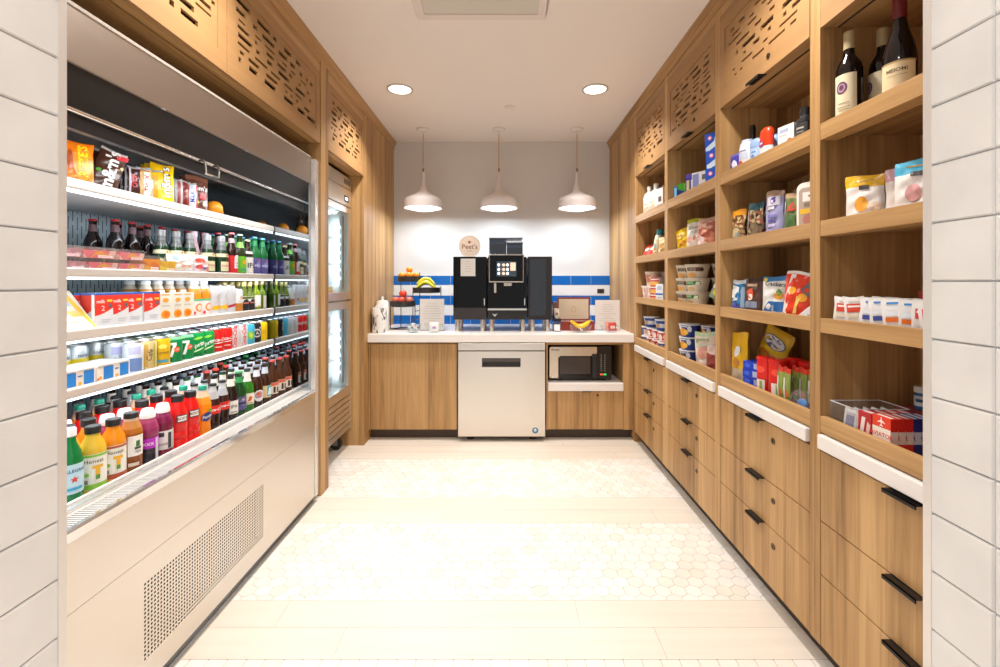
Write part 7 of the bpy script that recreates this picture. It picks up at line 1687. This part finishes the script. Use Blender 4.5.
# ---- bay at the jamb: wine
def wine(key, name, col, cap, lab, ld, s=1.0, prof=None):
    pr = prof or [(.034, 0, col), (.0375, .005, col), (.0375, .185, col), (.033, .205, col), (.0175, .232, col), (.0148, .25, col), (.0148, .312, col)]
    p_bottle(key, name, 'wine bottle', pr, cap, lab, ld, n=26)
wine('wine1', 'wine_bottle', '140c0c|.06', (.0165, .255, .315, 'b3a078|.35'), (.03, .165, 'e6d9b8|.45', .98), [('e', -.006, .12, .034, .042, '6a3a5a|.4'), ('e', -.006, .12, .024, .03, 'b094a8|.4'), ('e', -.006, .121, .014, .018, '6a3a5a|.4'), ('r', 0, .068, .03, .003, 'a8987a|.4'), ('r', 0, .055, .036, .003, 'a8987a|.4'), ('r', 0, .046, .03, .003, 'a8987a|.4')])
put('wine1', 1.165, 1.508, SA, -62, 'wine bottle with tan capsule and round purple emblem, front of the two', 'wine bottles with purple emblem')
put('wine1', 1.262, 1.485, SA, -100, 'wine bottle with tan capsule standing half behind the front one', 'wine bottles with purple emblem')
bc = '120c0d|.05'
wine('wine2', 'wine_bottle', bc, (.0178, .262, .345, '6e1f22|.3'), (.035, .125, 'e8d2a8|.45', 1.15), [('r', 0, .123, .1, .005, 'b89a6a|.4'), ('t', 'MEIOMI', 0, .098, .0155, '6a5a44|.4'), ('r', 0, .083, .05, .002, 'b8a27a|.4')],
     prof=[(.038, 0, bc), (.0415, .005, bc), (.0415, .13, bc), (.039, .16, bc), (.033, .19, bc), (.022, .225, bc), (.016, .262, bc), (.0155, .34, bc)])
put('wine2', 1.192, 1.342, SA + .0, -52, 'large sloping-shouldered wine bottle with dark red capsule and cream label')
def sweet(key, top, pic, seed):
    p_pouch(key, 'sweets_bag', 'sweets bag', .105, .155, .045, 'ece6e2|.22', bands=[(.78, 1, top)], decals=[('r', .0, .114, .026, .014, '4a4440|.35'), ('e', -.006, .06, .036, .05, pic), ('e', .028, .05, .036, .03, 'f0d8c4|.35'), ('r', .0, .136, .05, .004, 'b89a4a|.35'), ('r', 0, .02, .07, .006, 'c8c0bc|.35')], seed=seed, stand=True)
sweet('sw1', 'e8b418|.25', 'f0a83a|.35', 81); sweet('sw2', 'd8a8b8|.25', 'e8b4b8|.35', 82); sweet('sw3', '52b4d8|.25', 'd8a0a0|.35', 83)
put('sw1', 1.155, 1.43, SB, -52, 'white sweets bag with yellow top beside the pink-topped bag')
put('sw2', 1.21, 1.372, SB, -52, 'white sweets bag with pink top between the yellow and blue topped bags')
put('sw3', 1.165, 1.262, SB, -56, 'white sweets bag with sky blue top nearest the tiled jamb')
# medicine packets in short files
def med(key, c1, c2, c3):
    p_pouch(key, 'medicine_packet', 'medicine packet', .058, .092, .007, 'ebe8e6|.35', decals=[('r', 0, .055, .04, .028, c1), ('r', 0, .06, .034, .006, 'f4ece8|.35'), ('r', 0, .03, .04, .014, c2), ('r', 0, .079, .03, .006, c3)], seed=len(PROTO))
med('md1', 'd8452f|.4', 'e8dcc8|.4', 'e8e0dc|.4'); med('md2', 'e4e8ee|.4', '3a4aa0|.4', '4a84c8|.4'); med('md3', 'e6eef4|.4', 'e8721c|.4', '3a8ad0|.4'); med('md4', 'd83a34|.4', 'f0e8e4|.4', 'e4e0e0|.4')
names4 = {'md1': 'red-printed', 'md2': 'blue-printed', 'md3': 'orange-printed', 'md4': 'red and white'}
for kk, y0, n, place in [('md1', 1.497, 5, 'at the divider end'), ('md2', 1.398, 6, 'in the middle'), ('md3', 1.303, 7, 'next to the tiled jamb'), ('md4', 1.205, 4, 'half hidden by the tiled jamb')]:
    for k in range(n):
        put(kk, 1.138 + .016 * k, y0 - .013 * k, SC + .001, -48 + jit.uniform(-6, 6), f'{names4[kk]} medicine packet, {NTH[k]} in the file {place}', 'medicine packets on the third shelf', rx=jit.uniform(-9, -2), ry=jit.uniform(-7, 7))
p_box('redback', 'flat_red_box', 'box', .12, .06, .118, 'a82a20', front=[('r', 0, .09, .09, .012, 'e0c0a8')])
put('redback', 1.30, 1.30, SC, -80, 'flat dark red box behind the medicine packets')
# low bin: acrylic bin, card decks, packets
t = thing('acrylic_bin', 'clear open acrylic bin with small white packets in the low bin by the divider', 'bin', (1.19, 1.455, SD))
ax0, ax1, ay0, ay1, az = 1.125, 1.30, 1.425, 1.54, SD + .105
b = MB()
for a in ((ax0, ax0 + .003, ay0, ay1), (ax1 - .003, ax1, ay0, ay1), (ax0 + .003, ax1 - .003, ay0, ay0 + .003), (ax0 + .003, ax1 - .003, ay1 - .003, ay1)): b.box(*a, SD + .0005, az, 'acrylic')
b.box(ax0 + .003, ax1 - .003, ay0 + .003, ay1 - .003, SD + .0005, SD + .0035, 'acrylic'); b.build('bin_shell', t, smooth=False)
b = MB(); b.tube([(ax0 + .0015, ay0 + .0015, az), (ax1 - .0015, ay0 + .0015, az), (ax1 - .0015, ay1 - .0015, az), (ax0 + .0015, ay1 - .0015, az)], .0016, 'e4e6e8|.2', 6, closed=True); b.build('rim', t)
p_pouch('wpack', 'small_packet', 'packet', .055, .085, .010, 'ebe9ec|.35', decals=[('r', 0, .045, .03, .04, '8a8ab0|.35'), ('r', 0, .07, .034, .008, 'c8c4cc|.35')], seed=91)
for k in range(5): put('wpack', 1.15 + .030 * k, 1.482, SD + .005, -82 + 4 * (k % 2), f'white packet with grey-violet print, {NTH[k]} in the clear bin', 'white packets in the clear bin', rx=-8, free=True)
p_box('deck', 'card_deck', 'card box', .064, .021, .112, 'd0241c', front=[('r', 0, .096, .064, .032, 'e23c1c'), ('r', 0, .057, .064, .044, 'ece2da'), ('t', 'AVIATOR', 0, .057, .0185, 'd8402c|.4', 0, 0, .015),
     ('p', [(-0.0014, 0.1097), (0.0014, 0.1097), (0.0022, 0.1010), (0.0130, 0.0946), (0.0130, 0.0917), (0.0022, 0.0953), (0.0014, 0.0881), (0.0058, 0.0845), (0.0058, 0.0823), (0.0000, 0.0838), (-0.0058, 0.0823), (-0.0058, 0.0845), (-0.0014, 0.0881), (-0.0022, 0.0953), (-0.0130, 0.0917), (-0.0130, 0.0946), (-0.0022, 0.1010)], 'f4ece6|.4')],
     other=[('r', 0, .057, .021, .036, 'e2d2cc')], side=[('r', 0, .028, .021, .034, 'e2d2cc')], top=[('r', 0, 0, .05, .012, 'ecd8d0')])
p_box('deckb', 'card_deck', 'card box', .064, .021, .112, '1e2470', front=[('r', 0, .057, .064, .044, 'dcdce2'), ('t', 'AVIATOR', 0, .057, .0185, '2a3a90|.4', 0, 0, .015), ('e', 0, .096, .03, .016, 'dfe3f0|.4')], other=[('r', 0, .057, .021, .036, 'cfcfdc')], side=[('r', 0, .028, .021, .034, 'cfcfdc')], top=[('r', 0, 0, .05, .012, 'c8cce0')])
# the decks stand in one file towards the jamb: their broad side looks at the aisle's far end
ca, sa = math.cos(R(-30)), math.sin(R(-30))
for k in range(6):
    key = 'deck' if k < 3 else 'deckb'
    put(key, 1.1385 + .0216 * k, 1.330, SD + .0005, -90, ('red card box with white aircraft, ' if k < 3 else 'dark blue card box, ') + NTH[k] + ' in the file of card boxes', 'card boxes in the low bin')
p_box('deckt', 'red_packet_box', 'box', .05, .033, .105, 'b8242c', front=[('p', [(-.022, .02), (-.008, .02), (.004, .09), (-.01, .09)], 'f0e4e0'), ('p', [(.0, .02), (.014, .02), (.023, .07), (.012, .08)], 'e8c8c0')], other=[('r', 0, .05, .02, .08, 'e4d4d0')], top=[('e', 0, 0, .05, .02, 'e8d0d0')])
for k in range(4): put('deckt', 1.185 + .038 * k, 1.40 - .02 * k if k else 1.40, SD + .0005, -35, f'red and white packet box, {NTH[k]} in line behind the card boxes', 'red packet boxes') if False else None
for k in range(4): put('deckt', 1.145 + .036 * k, 1.394, SD + .0005, -90, f'red and white packet box beside the clear bin, {NTH[k]} from the aisle', 'red packet boxes')
p_bottle('wbot', 'pill_bottle', 'bottle', [(.018, 0, '2a6a9a|.3'), (.02, .004, '2a6a9a|.3'), (.02, .055, '2a6a9a|.3')], (.021, .0555, .075, 'e4e8e8|.35'), (.012, .045, 'cfd8e0|.4', None), [('r', 0, .03, .02, .01, '2a4a7a|.4')])
put('wbot', 1.375, 1.47, SD + .095, -60, 'small blue pill bottle with white cap standing above the red boxes') if False else None
p_box('riser', 'riser_block', 'box', .10, .10, .095, '8a2a2c', front=[('r', 0, .05, .08, .05, 'c8b0a8')])
put('riser', 1.375, 1.46, SD + .0005, -90, 'dark red box at the back carrying the small pill bottle')
put('wbot', 1.37, 1.46, SD + .0965, -60, 'small blue pill bottle with white cap standing above the red boxes')
p_box('bluepk', 'blue_packet_box', 'box', .11, .07, .118, '1c3cb0', front=[('r', 0, .03, .09, .04, 'b8b8c4')], top=[('r', 0, 0, .09, .05, '2a4ed0')], other=[('r', 0, .05, .05, .06, 'a8a8b4')], side=[('r', 0, .05, .05, .06, 'a8a8b4')])
put('bluepk', 1.345, 1.235, SD + .0005, -60, 'bright blue box at the back behind the card boxes')
p_box('yelpk', 'yellow_packet_box', 'box', .07, .05, .115, 'd8b020', front=[('r', 0, .06, .05, .05, '5a5448')], top=[('r', 0, 0, .05, .03, 'e0c02c')])
put('yelpk', 1.36, 1.10, SD + .0005, -60, 'yellow-topped box at the back nearest the tiled jamb')
p_pouch('greypk', 'grey_packet', 'packet', .08, .11, .03, '8a8e9a|.3', decals=[('r', 0, .06, .05, .04, '3a3f6a|.35')], seed=93, stand=True)
put('greypk', 1.255, 1.145, SD + .001, -55, 'grey packet between the dark blue card boxes and the yellow-topped box')

settle()
# ================================================================== light
for x, y in DL: lamp('downlight_lamp', 'AREA', (x, y, ZC - .012), 12.5 if y > 3 else (13.5 if y > 1 else 8), WARM, .15, spread=114 if y > 3 else 135)
for x in PX: lamp('pendant_lamp_light', 'AREA', (x, PY, 2.026), 5.4, (.80, .91, 1), .28)
w = bpy.data.worlds.new('surroundings'); scene.world = w; w.use_nodes = True
w.node_tree.nodes['Background'].inputs['Color'].default_value = (.98, .985, 1, 1)
w.node_tree.nodes['Background'].inputs['Strength'].default_value = .72

# ================================================================== camera
cam = bpy.data.cameras.new('camera'); co = bpy.data.objects.new('camera', cam); COL.objects.link(co)
co.location = (0, 0, 1.35); co.rotation_euler = (R(90), 0, 0)
cam.lens = 16; cam.sensor_width = 36; cam.shift_x = -.005; cam.shift_y = -.0515; cam.clip_start = .01
scene.camera = co
vs = scene.view_settings
vs.view_transform = 'Standard'; vs.look = 'None'; vs.gamma = 1; vs.exposure = .24; vs.use_curve_mapping = False
scene.cycles.use_denoising = True
scene.cycles.max_bounces = 10; scene.cycles.diffuse_bounces = 5; scene.cycles.glossy_bounces = 5; scene.cycles.transparent_max_bounces = 16; scene.cycles.transmission_bounces = 6
scene.cycles.sample_clamp_indirect = 6
# prototypes that were never placed
for k, (o, c) in PROTO.items():
    if k not in USED:
        for ch in KIDS.get(o.name, []):
            for s2 in KIDS.get(ch.name, []): bpy.data.objects.remove(s2)
            bpy.data.objects.remove(ch)
        bpy.data.objects.remove(o)
